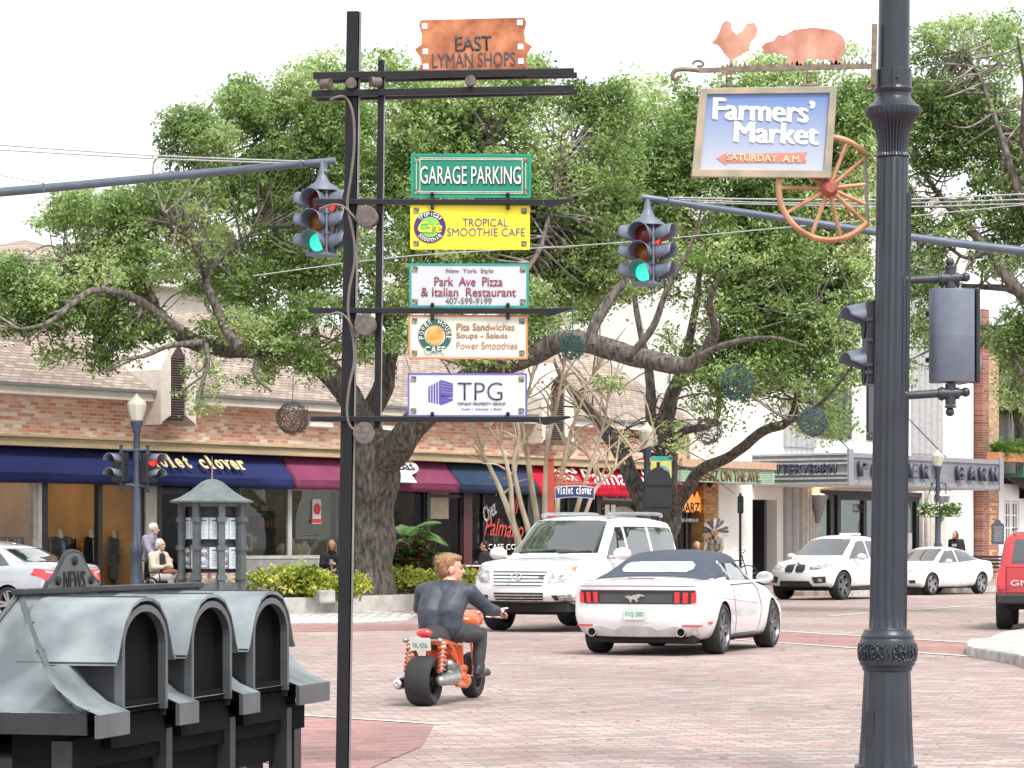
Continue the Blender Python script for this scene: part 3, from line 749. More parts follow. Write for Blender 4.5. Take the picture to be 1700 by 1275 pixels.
b = MB(); b.b2((m0 + .05, MQ + .05, zb - .04), (m1 - .05, -.05, zb - .003)); b.build('marquee_soffit', WWALL, mq)
word = 'POTTERY BARN'; zc = (zt + zb) / 2
c0, c1 = ft(1432, MQ - .1), ft(1650, MQ - .1)
for i, ch in enumerate(word):
    if ch == ' ': continue
    t = c0 + (c1 - c0) * i / (len(word) - 1)
    text(ch, frame(V((t, MQ - .055, zc)), (1, 0, 0), (0, 0, 1)), LET, mq, 1., .42, (zt - zb) * .5, .12, .012, name='raised_letter', world=False)
word = 'POTTERYBARN'
for i, ch in enumerate(word):
    text(ch, frame(V((m0 - .01, -.45 + (MQ + .9) * i / (len(word) - 1), zc)), (0, -1, 0), (0, 0, 1)), LET, mq, 1., .2, .32, .06, .008, name='raised_letter', world=False)
# hanger rods
b = MB(); b.tube([(ft(1508), 0, fz(1508, 695)), (ft(1573, MQ * .9), MQ * .9, zt)], .02, 6); b.tube([(ft(1382), 0, fz(1382, 718)), (m0 + 1, MQ * .9, zt)], .02, 6); b.build('stay_rod', IRON, mq)

# ================================================================ BALCONIED BRICK BUILDING, right edge
bb = thing('balcony_building', 'brick building with planted iron balcony and green fascia at the right edge', 'building', FO, FA)
RB = bricks('red_brick', ['7a4436', '86503f', '6c3c30', '96604c', '805044'], '9a8c80', .24, .085, (0, 2), .85, .12, .6, .4)
OB = bricks('ochre_brick', ['a08460', 'ac906c', '967854', 'b4a07c'], 'a89880', .24, .085, (0, 2), .85, .12, .6, .4)
e0, e1, e2 = ft(1618), ft(1629), ft(1647)
e9 = ft(1790)
b = MB(); b.b2((e0, -.3, 0), (e1, .4, 9.5)); b.build('brick_pier', RB, bb)
b = MB(); b.b2((e1, -.26, 2.95), (e2, .4, 8.)); b.build('upper_wall', OB, bb)
b = MB(); b.b2((e1, -.26, 0), (e2, .4, 2.948)); b.build('lower_wall', bricks('mixed_brick', ['a05038', 'b48a58', '94503c', 'c49a66', '8a5a40'], 'a89a8c', .24, .085, (0, 2), .85, .12, .6, .4), bb)
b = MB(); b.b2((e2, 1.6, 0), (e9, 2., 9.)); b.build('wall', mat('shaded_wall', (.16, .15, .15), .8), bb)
b = MB(); b.b2((e2, -1.2, 3.72), (e9, -1.1, 4.15)); b.b2((e2, -1.1, 3.72), (e9, 1.6, 3.85)); b.build('green_fascia', mat('dark_green_paint', (.03, .13, .08), .5), bb)
b = MB()
for i in range(60): b.bar((e2 + .12 * i, -1.1, 4.15), (e2 + .12 * i, -1.1, 5.15), .02)
for z in (4.25, 4.95, 5.15): b.bar((e2, -1.1, z), (e9, -1.1, z), .035)
b.build('balcony_rail', BLK, bb)
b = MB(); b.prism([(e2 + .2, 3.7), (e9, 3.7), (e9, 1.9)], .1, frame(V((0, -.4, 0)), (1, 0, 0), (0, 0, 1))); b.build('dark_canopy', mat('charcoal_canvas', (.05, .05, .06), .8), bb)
b = MB(); b.b2((e2, -.05, .14), (e2 + .9, .4, 3.5)); b.b2((ft(1690), -.05, .14), (e9, .4, 3.0)); b.b2((e2 + .9, -.04, 2.9), (ft(1690), .4, 3.5)); b.build('white_front', WHT, bb)
t0, t1 = e2 + .9, ft(1690); b = MB()
for i in range(3): b.b2((t0 + (t1 - t0) * i / 2 - .07, .0, .14), (t0 + (t1 - t0) * i / 2 + .07, .12, 2.9))
for k in range(2):
    for i in range(1, 3): x = t0 + (t1 - t0) * (k + i / 3) / 2; b.b2((x - .025, .02, .3), (x + .025, .1, 2.9))
for z in (.3, .85, 1.4, 1.95, 2.4, 2.85): b.b2((t0, .021, z - .025), (t1, .099, z + .025))
fd_ = b.build('french_door', WHT, bb); g = MB(); g.b2((t0, .055, .2), (t1, .07, 2.9)); g.build('pane', mat('dark_window', 0), fd_)
# ================================================================ TREES AND PLANTS
def leaf_mat(name, cols, trans=.48, scale=.5):
    if name in MATS: return MATS[name]
    m = bpy.data.materials.new(name); m.use_nodes = True; MATS[name] = m
    n = m.node_tree.nodes; l = m.node_tree.links; b = n['Principled BSDF']; o = n['Material Output']
    b.inputs['Roughness'].default_value = .42; b.inputs['Specular IOR Level'].default_value = .55
    ge = n.new('ShaderNodeNewGeometry'); rp = n.new('ShaderNodeValToRGB'); e = rp.color_ramp.elements
    while len(e) < len(cols): e.new(.5)
    for i, c in enumerate(cols): e[i].position = i / (len(cols) - 1); e[i].color = (*rgb(c), 1)
    nz = n.new('ShaderNodeTexNoise'); nz.inputs['Scale'].default_value = scale; nz.inputs['Detail'].default_value = 3
    tc = n.new('ShaderNodeTexCoord'); l.new(tc.outputs['Object'], nz.inputs['Vector'])
    a = n.new('ShaderNodeMath'); a.operation = 'MULTIPLY_ADD'; a.inputs[1].default_value = .55
    s2 = n.new('ShaderNodeMath'); s2.operation = 'MULTIPLY_ADD'; s2.inputs[1].default_value = 1.6; s2.inputs[2].default_value = -.58
    l.new(nz.outputs[0], s2.inputs[0]); l.new(ge.outputs['Random Per Island'], a.inputs[0]); l.new(s2.outputs[0], a.inputs[2])
    l.new(a.outputs[0], rp.inputs[0]); l.new(rp.outputs[0], b.inputs['Base Color'])
    t = n.new('ShaderNodeBsdfTranslucent'); mx = n.new('ShaderNodeMixShader'); mx.inputs[0].default_value = trans
    g = n.new('ShaderNodeHueSaturation'); g.inputs['Value'].default_value = 1.5; g.inputs['Saturation'].default_value = .95
    l.new(rp.outputs[0], g.inputs['Color']); l.new(g.outputs[0], t.inputs[0])
    l.new(b.outputs[0], mx.inputs[1]); l.new(t.outputs[0], mx.inputs[2]); l.new(mx.outputs[0], o.inputs[0])
    return m
def leaves(name, cents, dirs_up, L, Wd, m, parent, seed=1, fold=True):
    """one small folded blade (two faces) per centre"""
    rs = np.random.RandomState(seed); c = np.asarray(cents, dtype=np.float64); n = len(c)
    nrm = rs.normal(size=(n, 3)); nrm[:, 2] = np.abs(nrm[:, 2]) + dirs_up; nrm /= np.linalg.norm(nrm, axis=1)[:, None]
    a = rs.normal(size=(n, 3)); a -= (a * nrm).sum(1)[:, None] * nrm; a /= np.linalg.norm(a, axis=1)[:, None]
    b = np.cross(nrm, a); s = rs.uniform(.65, 1.25, size=(n, 1))
    a = a * L * s / 2; b = b * Wd * s / 2; k = nrm * (Wd * .28) * s
    v = np.stack([c - a, c + b - a * .1 + k, c + a, c - b - a * .1 + k], 1).reshape(-1, 3)
    i = np.arange(n) * 4
    f = np.stack([i, i + 1, i + 2, i, i + 2, i + 3], 1).reshape(-1, 3) if fold else None
    me = bpy.data.meshes.new(name); me.vertices.add(len(v)); me.vertices.foreach_set('co', v.ravel())
    me.loops.add(f.size); me.loops.foreach_set('vertex_index', f.ravel().astype(np.int32))
    me.polygons.add(len(f)); me.polygons.foreach_set('loop_start', np.arange(len(f), dtype=np.int32) * 3); me.polygons.foreach_set('loop_total', np.full(len(f), 3, dtype=np.int32))
    me.update(calc_edges=True); me.materials.append(m)
    return link(name, me, parent, True)

BARK = mat('oak_bark', (.09, .075, .06), .95, var=.5, scale=15, bump=1., bscale=42, c2=(.19, .168, .145), stretch=(1, 1, .3))
BARKM = mat('mossy_bark', (.07, .06, .045), .95, var=.45, scale=6, bump=1., bscale=22, c2=(.15, .135, .09))
TWIG = mat('twig_bark', (.13, .115, .1), .95, var=.3, scale=6, c2=(.3, .27, .24))
RK = 1.
def limb(b, pts, d0, d1, sc=77.4, n=10, wob=.25, seg=5):
    """pts (px, py, radius px); depth runs d0..d1"""
    k = len(pts); q = []
    for i, p in enumerate(pts):
        d = d0 + (d1 - d0) * i / (k - 1); v = P(p[0], p[1], d); q.append((v.x, v.y, v.z, p[2] / sc * RK))
    # spline in 3-D with radius
    c = spline([V(x[:3]) for x in q], seg); r = [x.x for x in spline([V((x[3], 0, 0)) for x in q], seg)]
    rr = random.Random(int(pts[0][0] * 7 + pts[-1][1]))
    c = [p + V((noise.noise(p * .9 + V((3, 1, 2))), noise.noise(p * .9), noise.noise(p * .9 + V((9, 4, 1))))) * min(.22, r[i] * 1.2) for i, p in enumerate(c)]
    b.tube(c, [max(x, .008) for x in r], n, True, wob)
    return c, r
def crown(puffs, d, seed, per=95., nl=34, cr=.30, skel=None, sizes=(.15, .062), twb=None, sc=77.4, ddepth=None):
    rs = np.random.RandomState(seed); out = []
    for pf in puffs:
        cx, cy, rx, ry = pf[:4]; dens = pf[4] if len(pf) > 4 else 1.; dd = pf[5] if len(pf) > 5 else 0.
        rx *= 1.1; ry *= 1.1; n = int(math.pi * rx * ry / (per * .74) * dens)
        dc = d + dd + (ddepth(cx, cy) if ddepth else 0)
        for _ in range(n):
            while True:
                q = rs.uniform(-1, 1, 3)
                if q @ q < 1: break
            # drop blobs by low frequency noise so gaps open up
            x, y = cx + q[0] * rx, cy + q[1] * ry
            dp = dc + q[2] * (.5 * (rx + ry) / sc) * 1.15
            v = P(x, y, dp)
            if noise.noise(v * .55 + V((seed * 3.1, 0, 0))) < -.20 + .1 * (1 - min(dens, 1)) and rs.rand() < .85: continue
            if skel is not None and twb is not None and rs.rand() < .15:
                a = min(skel[rs.randint(5)::5], key=lambda s: (s - v).length_squared)
                L = (a - v).length
                if .3 < L < 2.2:
                    m = a.lerp(v, .55) + V(rs.normal(0, .12, 3)) * L + V((0, 0, -.05 * L))
                    twb.tube(spline([a, m, v], 4), [.028, .026, .024, .021, .018, .015, .012, .009, .006], 4, False)
            e = rs.normal(0, 1, (nl, 3)); e /= np.maximum(np.linalg.norm(e, axis=1)[:, None], .3); e *= rs.uniform(.25, 1, (nl, 1)) * cr * rs.uniform(.7, 1.3)
            e[:, 2] *= .7
            out.append(np.array(v) + e)
    return np.concatenate(out)
OAKC = ['34481e', '50692e', '6b8742', '88a258', 'a4b87a', 'c8d6aa', 'ac9658']
OAKL = leaf_mat('oak_leaves', [tuple(v * 1.02 + .016 for v in lin(c)) for c in OAKC])
# ---- big oak in the planter
DB = 62.
base = P(615, 985, DB); base.z = .3
oak = thing('oak_tree', 'big live oak with thick grey trunk and spreading mossy limbs in the kerbed planter', 'tree', base)
tb = MB(); sk = []
def L1(pts, d0, d1, **k):
    global RK
    RK = .8 if pts[0][2] > 15 else .68
    c, r = limb(tb, pts, d0, d1, **k); sk.extend(c)
trunk = [(612, 1003, 52), (613, 985, 46), (615, 955, 41), (619, 900, 38), (622, 850, 38), (624, 800, 42), (622, 762, 46), (618, 735, 40)]
c, r = limb(tb, trunk, DB, DB, n=22, wob=.16)
L1([(628, 800, 30), (652, 755, 33), (690, 705, 29), (722, 665, 26), (770, 635, 25), (830, 603, 23), (890, 583, 22), (960, 575, 21), (1040, 592, 20), (1115, 605, 17), (1163, 590, 13), (1184, 548, 9), (1180, 500, 6), (1200, 450, 3)], DB, 55, n=14)
tb.mi = 0
L1([(618, 790, 34), (606, 735, 32), (598, 690, 28), (575, 648, 26), (530, 612, 23), (460, 595, 20), (400, 580, 18), (345, 570, 17), (300, 548, 15), (262, 515, 13), (235, 488, 11), (200, 465, 9), (160, 440, 6), (120, 430, 3)], DB, 58, n=14)
L1([(605, 730, 26), (622, 670, 23), (640, 610, 21), (655, 555, 19), (672, 500, 16), (690, 430, 13), (683, 340, 10), (700, 250, 7), (720, 170, 4), (735, 110, 2)], DB, 63)
for pts, a, c_ in (
    ([(300, 548, 11), (255, 512, 10), (210, 490, 9), (155, 485, 8), (120, 505, 7), (80, 535, 5), (30, 545, 3), (-10, 530, 2)], 58, 56),
    ([(395, 580, 13), (370, 540, 12), (350, 490, 11), (342, 462, 10), (362, 428, 8), (400, 400, 6), (432, 380, 4)], 58, 60),
    ([(342, 462, 8), (330, 430, 6), (300, 380, 4), (270, 350, 2)], 59, 57),
    ([(255, 500, 10), (235, 460, 9), (215, 430, 7), (190, 415, 4), (160, 360, 2)], 58, 60),
    ([(460, 592, 12), (470, 550, 10), (440, 520, 8), (400, 500, 5), (380, 470, 3)], 59, 62),
    ([(530, 610, 12), (520, 540, 10), (500, 460, 8), (470, 400, 6), (440, 330, 4), (420, 250, 3)], 60, 63),
    ([(655, 555, 12), (620, 480, 11), (590, 420, 9), (560, 340, 7), (520, 270, 5), (480, 230, 3), (450, 180, 2)], 62, 64),
    ([(560, 340, 6), (575, 260, 5), (545, 200, 4), (560, 150, 2), (545, 120, 1.5)], 63, 63),
    ([(672, 500, 11), (720, 440, 9), (760, 370, 7), (800, 290, 5), (830, 210, 3)], 62, 60),
    ([(830, 600, 12), (850, 540, 10), (860, 480, 8), (900, 410, 6), (920, 320, 4), (930, 250, 2)], 58, 60),
    ([(985, 570, 14), (990, 530, 13), (1010, 495, 11), (1040, 460, 8), (1050, 400, 5), (1090, 340, 3)], 57, 57),
    ([(330, 570, 8), (280, 575, 6), (240, 590, 5), (200, 600, 3), (170, 620, 2)], 58, 56),
    ([(340, 572, 6), (345, 610, 5), (335, 645, 3), (330, 670, 2)], 58, 57),
    ([(430, 585, 7), (420, 620, 5), (450, 650, 3)], 59, 57),
    ([(420, 380, 4), (380, 290, 3), (340, 220, 2), (310, 190, 1.5)], 61, 62),
    ([(1040, 590, 9), (1080, 540, 8), (1110, 480, 6), (1150, 400, 4), (1170, 330, 2)], 55, 54),
    ([(1163, 590, 8), (1220, 570, 6), (1280, 560, 4), (1340, 575, 2)], 55, 53)):
    L1(pts, a, c_)
o = tb.build('trunk', BARK, oak, smooth=True, world=True, sharp=80)
PF1 = [(55, 490, 72, 38), (20, 535, 40, 30), (150, 455, 85, 48), (235, 405, 105, 62), (165, 345, 85, 30), (95, 370, 35, 16, .8), (290, 345, 95, 50), (115, 520, 70, 32), (215, 545, 60, 30, .8), (80, 590, 40, 22, .6), (170, 590, 26, 28, .6),
       (335, 655, 36, 32, .55), (300, 600, 35, 22, .5), (400, 450, 100, 62), (420, 360, 95, 52), (330, 240, 62, 42, .8), (308, 205, 36, 28, .8), (420, 185, 66, 42, .95), (395, 150, 30, 20, .7), (515, 155, 62, 45, .9), (560, 108, 48, 26, .7), (590, 240, 95, 68),
       (480, 260, 75, 48), (555, 420, 95, 62), (545, 340, 90, 50), (690, 190, 100, 66), (640, 130, 60, 40, .8), (715, 325, 95, 70), (650, 480, 66, 40, .9), (785, 165, 85, 50), (800, 270, 95, 74), (830, 400, 100, 70), (890, 225, 80, 62), (890, 90, 24, 14, .4),
       (920, 330, 85, 66), (940, 445, 85, 60), (880, 505, 62, 36, .9), (600, 300, 80, 60), (520, 520, 60, 30, .8), (760, 480, 70, 45), (470, 560, 50, 22, .5), (1000, 290, 70, 60), (960, 170, 50, 30, .7), (740, 430, 90, 60), (640, 390, 90, 60),
       (690, 560, 50, 25, .5), (800, 590, 60, 18, .5), (430, 620, 35, 18, .5), (515, 610, 30, 20, .5), (845, 560, 50, 30, .7), (910, 540, 40, 26, .7), (1010, 640, 40, 20, .2), (430, -190, 190, 55, .5, -5), (660, -190, 190, 55, .5, -5), (950, 240, 70, 60), (1000, 180, 60, 46, .9), (985, 380, 70, 60), (1010, 450, 60, 50), (860, 130, 60, 40, .8), (640, 190, 70, 50), (450, 320, 70, 50), (370, 310, 60, 44, .9), (335, 625, 40, 40, .6), (480, 575, 60, 24, .6), (250, 600, 40, 20, .6), (420, 540, 80, 30, .6), (590, 560, 40, 40, .5), (860, 470, 70, 40, .8), (760, 560, 60, 20, .6), (700, 260, 90, 60, .8), (780, 340, 80, 60, .8), (880, 380, 70, 60, .8), (560, 200, 60, 50, .8), (20, 450, 40, 24, .8)]  # negative rows: unseen overhead foliage, added to be mirrored in windscreens
tw = MB()
cen = crown(PF1, 60.5, 11, skel=sk, twb=tw, ddepth=lambda x, y: -2.2 if x < 350 else (-1.5 if y > 500 else 0))
tw.build('twigs', TWIG, oak, world=True)
leaves('crown', cen, .25, .115, .052, OAKL, oak, 3)
# moss and resurrection fern along the heavy limbs
rn = random.Random(4); ms = []
for p in sk[70:150]:
    for _ in range(16): ms.append(np.array(p + V((rn.gauss(0, .12), rn.gauss(0, .12), rn.uniform(-.32, .2)))))
leaves('moss', ms, .0, .13, .03, leaf_mat('moss', [lin('2a2a18'), lin('4a4630'), lin('6a6244')], .2, 2), oak, 5)

RK = .85
# ---- oak by the street further right
D2 = 72.
base = P(1098, 990, D2); base.z = .14
oak2 = thing('oak_tree', 'live oak with leaning forked trunk behind the white off-road car', 'tree', base)
tb = MB(); sk = []
s2 = F / D2
limb(tb, [(1096, 992, 42), (1097, 950, 36), (1098, 890, 33), (1099, 850, 33)], D2, D2, sc=s2, n=18, wob=.14)
for pts, a, c_ in (
    ([(1090, 880, 26), (1068, 820, 20), (1040, 768, 16), (1005, 715, 13), (975, 680, 10), (940, 640, 6), (920, 600, 3)], 72, 73),
    ([(1100, 880, 28), (1104, 820, 24), (1100, 770, 22), (1108, 720, 19), (1118, 670, 15), (1130, 610, 12), (1150, 540, 8), (1165, 440, 5), (1180, 340, 3)], 72, 71),
    ([(1100, 770, 14), (1085, 720, 13), (1085, 660, 11), (1075, 600, 8), (1060, 520, 6), (1050, 420, 4), (1040, 300, 2)], 72, 73),
    ([(1104, 870, 17), (1125, 825, 14), (1160, 787, 12), (1200, 765, 11), (1240, 742, 10), (1275, 718, 9), (1305, 700, 8), (1322, 655, 6), (1330, 600, 5), (1345, 520, 3)], 72, 67),
    ([(1115, 740, 10), (1140, 715, 8), (1175, 702, 6), (1195, 680, 5), (1190, 640, 3)], 72, 69),
    ([(1130, 610, 8), (1190, 560, 7), (1250, 500, 6), (1290, 430, 5), (1320, 340, 3), (1340, 240, 2)], 71, 68),
    ([(1190, 560, 5), (1260, 570, 4), (1330, 560, 3), (1400, 570, 2)], 70, 67),
    ([(1305, 700, 5), (1350, 680, 4), (1390, 640, 3), (1420, 600, 2)], 67, 65)):
    c, r = limb(tb, pts, a, c_, sc=s2); sk.extend(c)
# thin bare twigs in the lower crown
rn = random.Random(21)
for i in range(90):
    a = rn.choice(sk[10:80]); a = a + V((0, 0, 0)); px = a.x * F / a.y + CX; py = HY - (a.z - CH) * F / a.y
    if not (930 < px < 1230 and 560 < py < 800): continue
    e = a + V((rn.uniform(-1.8, 1.8), rn.uniform(-1, 1), rn.uniform(-.9, 1.2))); m = a.lerp(e, .5) + V((0, 0, rn.uniform(-.2, .3)))
    tb.tube(spline([a, m, e], 4), [.03, .028, .024, .02, .017, .014, .011, .009, .006], 4, False)
tb.build('trunk', BARK, oak2, smooth=True, world=True, sharp=80)
PF2 = [(1040, 195, 55, 45, .8), (1100, 165, 66, 42, .8), (1120, 262, 95, 72), (1045, 345, 85, 66), (1180, 330, 105, 74), (1240, 250, 80, 70), (1130, 430, 115, 62), (1240, 420, 115, 66), (1340, 420, 95, 74), (1185, 500, 90, 46), (1265, 520, 100, 62),
       (1345, 520, 85, 66), (1395, 560, 48, 80, .9), (1250, 612, 105, 45, .6), (1345, 640, 85, 52, .8), (1290, 150, 100, 56, .9), (1395, 190, 75, 76), (1415, 330, 60, 76), (1050, 450, 60, 50, .8), (1200, 210, 70, 50, .9), (1300, 330, 90, 70), (1150, 570, 70, 26, .45),
       (1360, 710, 40, 22, .4), (1230, 690, 60, 22, .25), (1120, 720, 90, 30, .14), (1010, 250, 40, 40, .7), (1060, 120, 40, 20, .4), (1420, 110, 40, 40, .8), (1300, 560, 80, 40, .8), (1300, 230, 90, 60), (1440, 250, 50, 60), (1080, 400, 80, 50), (1010, 330, 60, 60), (1240, 600, 110, 40, .55), (1310, 655, 70, 40, .7), (1380, 690, 40, 36, .6), (1180, 640, 60, 40, .35), (960, 480, 60, 50, .7), (1395, 650, 56, 60, .8), (1300, 600, 90, 50, .5), (1150, 380, 90, 60, .8), (1040, 260, 60, 50, .8), (1420, 480, 30, 80, .8), (1050, -140, 160, 70, .5, -18), (1250, -150, 120, 60, .5, -12)]  # final entries: unseen foliage above the view, added for car glass reflections
tw = MB()
cen = crown(PF2, 68., 12, per=100, nl=34, cr=.36, skel=sk, twb=tw, sc=70)
tw.build('twigs', TWIG, oak2, world=True)
leaves('crown', cen, .25, .13, .058, OAKL, oak2, 8)

# ---- oak whose trunk stands beyond the right edge
D3 = 56.
base = P(1860, 1005, D3); base.z = .1
oak3 = thing('oak_tree', 'live oak reaching in from the right edge behind the fluted lamp post', 'tree', base)
tb = MB(); sk = []
s3 = F / D3
limb(tb, [(1860, 1035, 45), (1858, 950, 38), (1850, 850, 35), (1840, 740, 33)], D3, D3, sc=s3, n=16, wob=.14)
for pts, a, c_ in (
    ([(1845, 780, 26), (1800, 660, 20), (1745, 560, 16), (1690, 480, 13), (1640, 420, 10), (1590, 360, 8), (1540, 300, 5), (1510, 230, 3)], D3, 58),
    ([(1840, 760, 24), (1830, 620, 18), (1790, 480, 14), (1730, 380, 11), (1690, 300, 9), (1660, 220, 6), (1630, 140, 4), (1600, 80, 2)], D3, 57),
    ([(1690, 480, 8), (1640, 480, 6), (1580, 470, 4), (1530, 480, 2)], 57, 59),
    ([(1730, 380, 8), (1700, 250, 6), (1700, 150, 4), (1690, 60, 2)], 57, 55),
    ([(1800, 660, 9), (1750, 640, 7), (1700, 620, 5), (1670, 560, 3), (1640, 540, 2)], 56, 58),
    ([(1640, 420, 5), (1600, 430, 4), (1560, 400, 3), (1520, 390, 2)], 57, 58)):
    c, r = limb(tb, pts, a, c_, sc=s3); sk.extend(c)
tb.build('trunk', BARK, oak3, smooth=True, world=True, sharp=80)
PF3 = [(1555, 140, 85, 52, .85), (1650, 130, 75, 62, .85), (1545, 235, 60, 50, .85), (1620, 215, 60, 40, .7), (1640, 275, 80, 40, .75), (1685, 350, 55, 50, .75), (1560, 360, 60, 46, .8), (1660, 425, 55, 34, .6), (1535, 455, 46, 50, .8), (1560, 545, 55, 34, .7),
       (1680, 560, 40, 46, .8), (1690, 640, 34, 40, .75), (1620, 330, 40, 30, .5), (1520, 330, 36, 40, .6), (1530, 90, 60, 30, .8), (1690, 210, 36, 40, .7), (1500, 620, 24, 26, .5), (1760, 300, 80, 140, .8), (1770, 520, 70, 90, .8), (1640, 60, 110, 40, .8), (1590, 180, 80, 50, .6)]
tw = MB()
cen = crown(PF3, 57.5, 13, per=95, nl=30, cr=.28, skel=sk, twb=tw, sc=84)
tw.build('twigs', TWIG, oak3, world=True)
leaves('crown', cen, .25, .11, .048, leaf_mat('oak_leaves_fresh', [tuple(v * 1.0 + .015 for v in lin(c)) for c in ['384c22', '546c34', '6e8a48', '8aa45e', 'a6ba80', 'c8d6ac', 'a86a44']]), oak3, 9)

RK = .6
# ---- bare multi-stemmed crape myrtle
DC = 60.
base = P(890, 985, DC); base.z = .2
cm = thing('crape_myrtle', 'bare smooth tan multi-stemmed shrub tree left of the red post', 'tree', base)
CMB = mat('smooth_tan_bark', (.40, .32, .22), .7, var=.3, scale=3, c2=(.56, .48, .37), stretch=(1, 1, .4))
tb = MB(); sk = []; sC = F / DC
for pts in ([(868, 985, 9), (860, 900, 10), (845, 845, 8), (822, 790, 6), (800, 750, 5), (775, 705, 3), (760, 670, 2)], [(872, 985, 8), (880, 900, 8), (866, 830, 7), (855, 770, 6), (862, 720, 5), (845, 660, 3), (835, 610, 2)],
            [(885, 985, 9), (892, 880, 9), (884, 815, 8), (876, 760, 7), (866, 700, 5), (880, 640, 4), (890, 590, 2)], [(900, 985, 9), (905, 880, 9), (908, 800, 8), (912, 730, 6), (925, 670, 5), (935, 610, 3), (948, 560, 2)],
            [(912, 985, 8), (922, 880, 8), (930, 800, 7), (945, 730, 6), (965, 670, 4), (985, 620, 3), (1000, 590, 2)], [(925, 985, 7), (950, 870, 7), (972, 800, 6), (990, 745, 5), (1005, 690, 3), (1010, 640, 2)],
            [(878, 985, 7), (855, 880, 7), (850, 800, 6), (830, 740, 4), (800, 690, 3), (790, 650, 2)], [(935, 985, 6), (962, 880, 6), (985, 820, 5), (1010, 790, 4), (1045, 755, 3), (1090, 735, 2)]):
    c, r = limb(tb, pts, DC, DC + random.uniform(-1.5, 1.5), sc=sC, n=8, wob=.1); sk.extend(c[12:])
rn = random.Random(31)
for i in range(120):
    a = rn.choice(sk); e = a + V((rn.uniform(-.8, .8), rn.uniform(-.6, .6), rn.uniform(.1, 1.1))); m = a.lerp(e, .5) + V((rn.uniform(-.1, .1), 0, .1))
    tb.tube(spline([a, m, e], 3), [.028, .026, .022, .018, .014, .01, .007], 5, False)
tb.build('stems', CMB, cm, smooth=True, world=True)
ll = []
for i in range(160):
    a = rn.choice(sk); ll.append(np.array(a + V((rn.uniform(-.7, .7), rn.uniform(-.5, .5), rn.uniform(0, .9)))))
leaves('last_leaves', ll, 0, .1, .06, leaf_mat('autumn_leaves', [lin('7a5a20'), lin('a88a3a'), lin('6d7a30')]), cm, 6)

# ---- hedges of yellow-green shrubs
HED = leaf_mat('yellow_green_leaves', [lin(c) for c in ['3e5a1a', '748c2c', 'a4ae42', 'cac85e', 'e0dc98']], .3, 2.)
def shrub(name, puffs, d, label, grp, m, seed, L=.12, Wd=.06, per=40., nl=14, cr=.16, stemc=None):
    cx = sum(p[0] for p in puffs) / len(puffs); base = P(cx, 990, d); base.z = .28
    t = thing(name, label, 'shrub', base, 0, grp)
    c = crown(puffs, d, seed, per=per, nl=nl, cr=cr, sc=F / d); c[:, 2] = np.maximum(c[:, 2], .26)
    leaves('foliage', c, .35, L, Wd, m, t, seed)
    b = MB(); rn = random.Random(seed)
    for i in range(14):
        x, y, rx, ry = rn.choice(puffs)[:4]; e = P(x + rn.uniform(-rx, rx) * .7, y + rn.uniform(-ry, ry) * .5, d); s = V((e.x * .8 + base.x * .2, e.y, .25))
        b.tube([s, s.lerp(e, .5) + V((rn.uniform(-.05, .05), 0, 0)), e], [.02, .016, .008], 5, False)
    b.build('stems', TWIG, t, world=True); return t
shrub('hedge_shrub', [(420, 972, 34, 18), (455, 965, 34, 20), (400, 978, 20, 12)], 58.6, 'yellow-green shrub at the left end of the planter', 'yellow-green planter shrubs', HED, 41)
shrub('hedge_shrub', [(500, 960, 34, 22), (540, 962, 34, 22), (520, 975, 50, 14)], 58.9, 'yellow-green shrub in front of the seated woman in black', 'yellow-green planter shrubs', HED, 42)
shrub('hedge_shrub', [(585, 970, 26, 16), (570, 985, 20, 8)], 58.8, 'yellow-green shrub at the left foot of the oak trunk', 'yellow-green planter shrubs', HED, 45)
shrub('hedge_shrub', [(665, 962, 34, 18), (700, 966, 26, 16), (640, 970, 20, 12)], 62.8, 'yellow-green shrub at the right foot of the oak trunk', 'yellow-green planter shrubs', HED, 43)
shrub('hedge_shrub', [(765, 966, 30, 20), (790, 970, 20, 18), (735, 970, 22, 14)], 63., 'yellow-green shrub beside the dark-haired man behind the scooter rider', 'yellow-green planter shrubs', HED, 44)
rn = random.Random(61)
cen = []
for i in range(2200):
    px = rn.uniform(400, 770); yo = rn.uniform(-6.9, -5.6); p = FW(ft(px, yo), yo, .33)
    if abs(px - 615) < 55: continue
    cen.append(np.array(p + V((0, 0, rn.uniform(-.02, .1)))))
o = leaves('ground_ivy', cen, .8, .1, .06, leaf_mat('ivy_leaves', [lin('2c4416'), lin('56702a'), lin('8a9a4a')], .2, 2.), None, 62)
tag(o, 'low green ground cover at the foot of the hedge shrubs', 'ground cover', kind='stuff')
shrub('flowering_shrub', [(680, 930, 34, 28), (665, 945, 28, 20), (700, 915, 18, 22)], 65.5, 'dark green shrub flecked with red flowers right of the oak trunk', None, leaf_mat('croton_leaves', [lin(c) for c in ['16280e', '274516', '3d5c20', '7a2a2a', '4a6a2a']], .25, 3.), 51, .14, .06)
shrub('broadleaf_plant', [(712, 935, 16, 22), (705, 905, 10, 18)], 65.8, 'bright green broad-leaved plant beside the red-flecked shrub', None, leaf_mat('broad_leaves', [lin(c) for c in ['2f5a14', '4b7a1e', '6fa030']], .35, 2.), 52, .34, .13, per=60, nl=6, cr=.25)
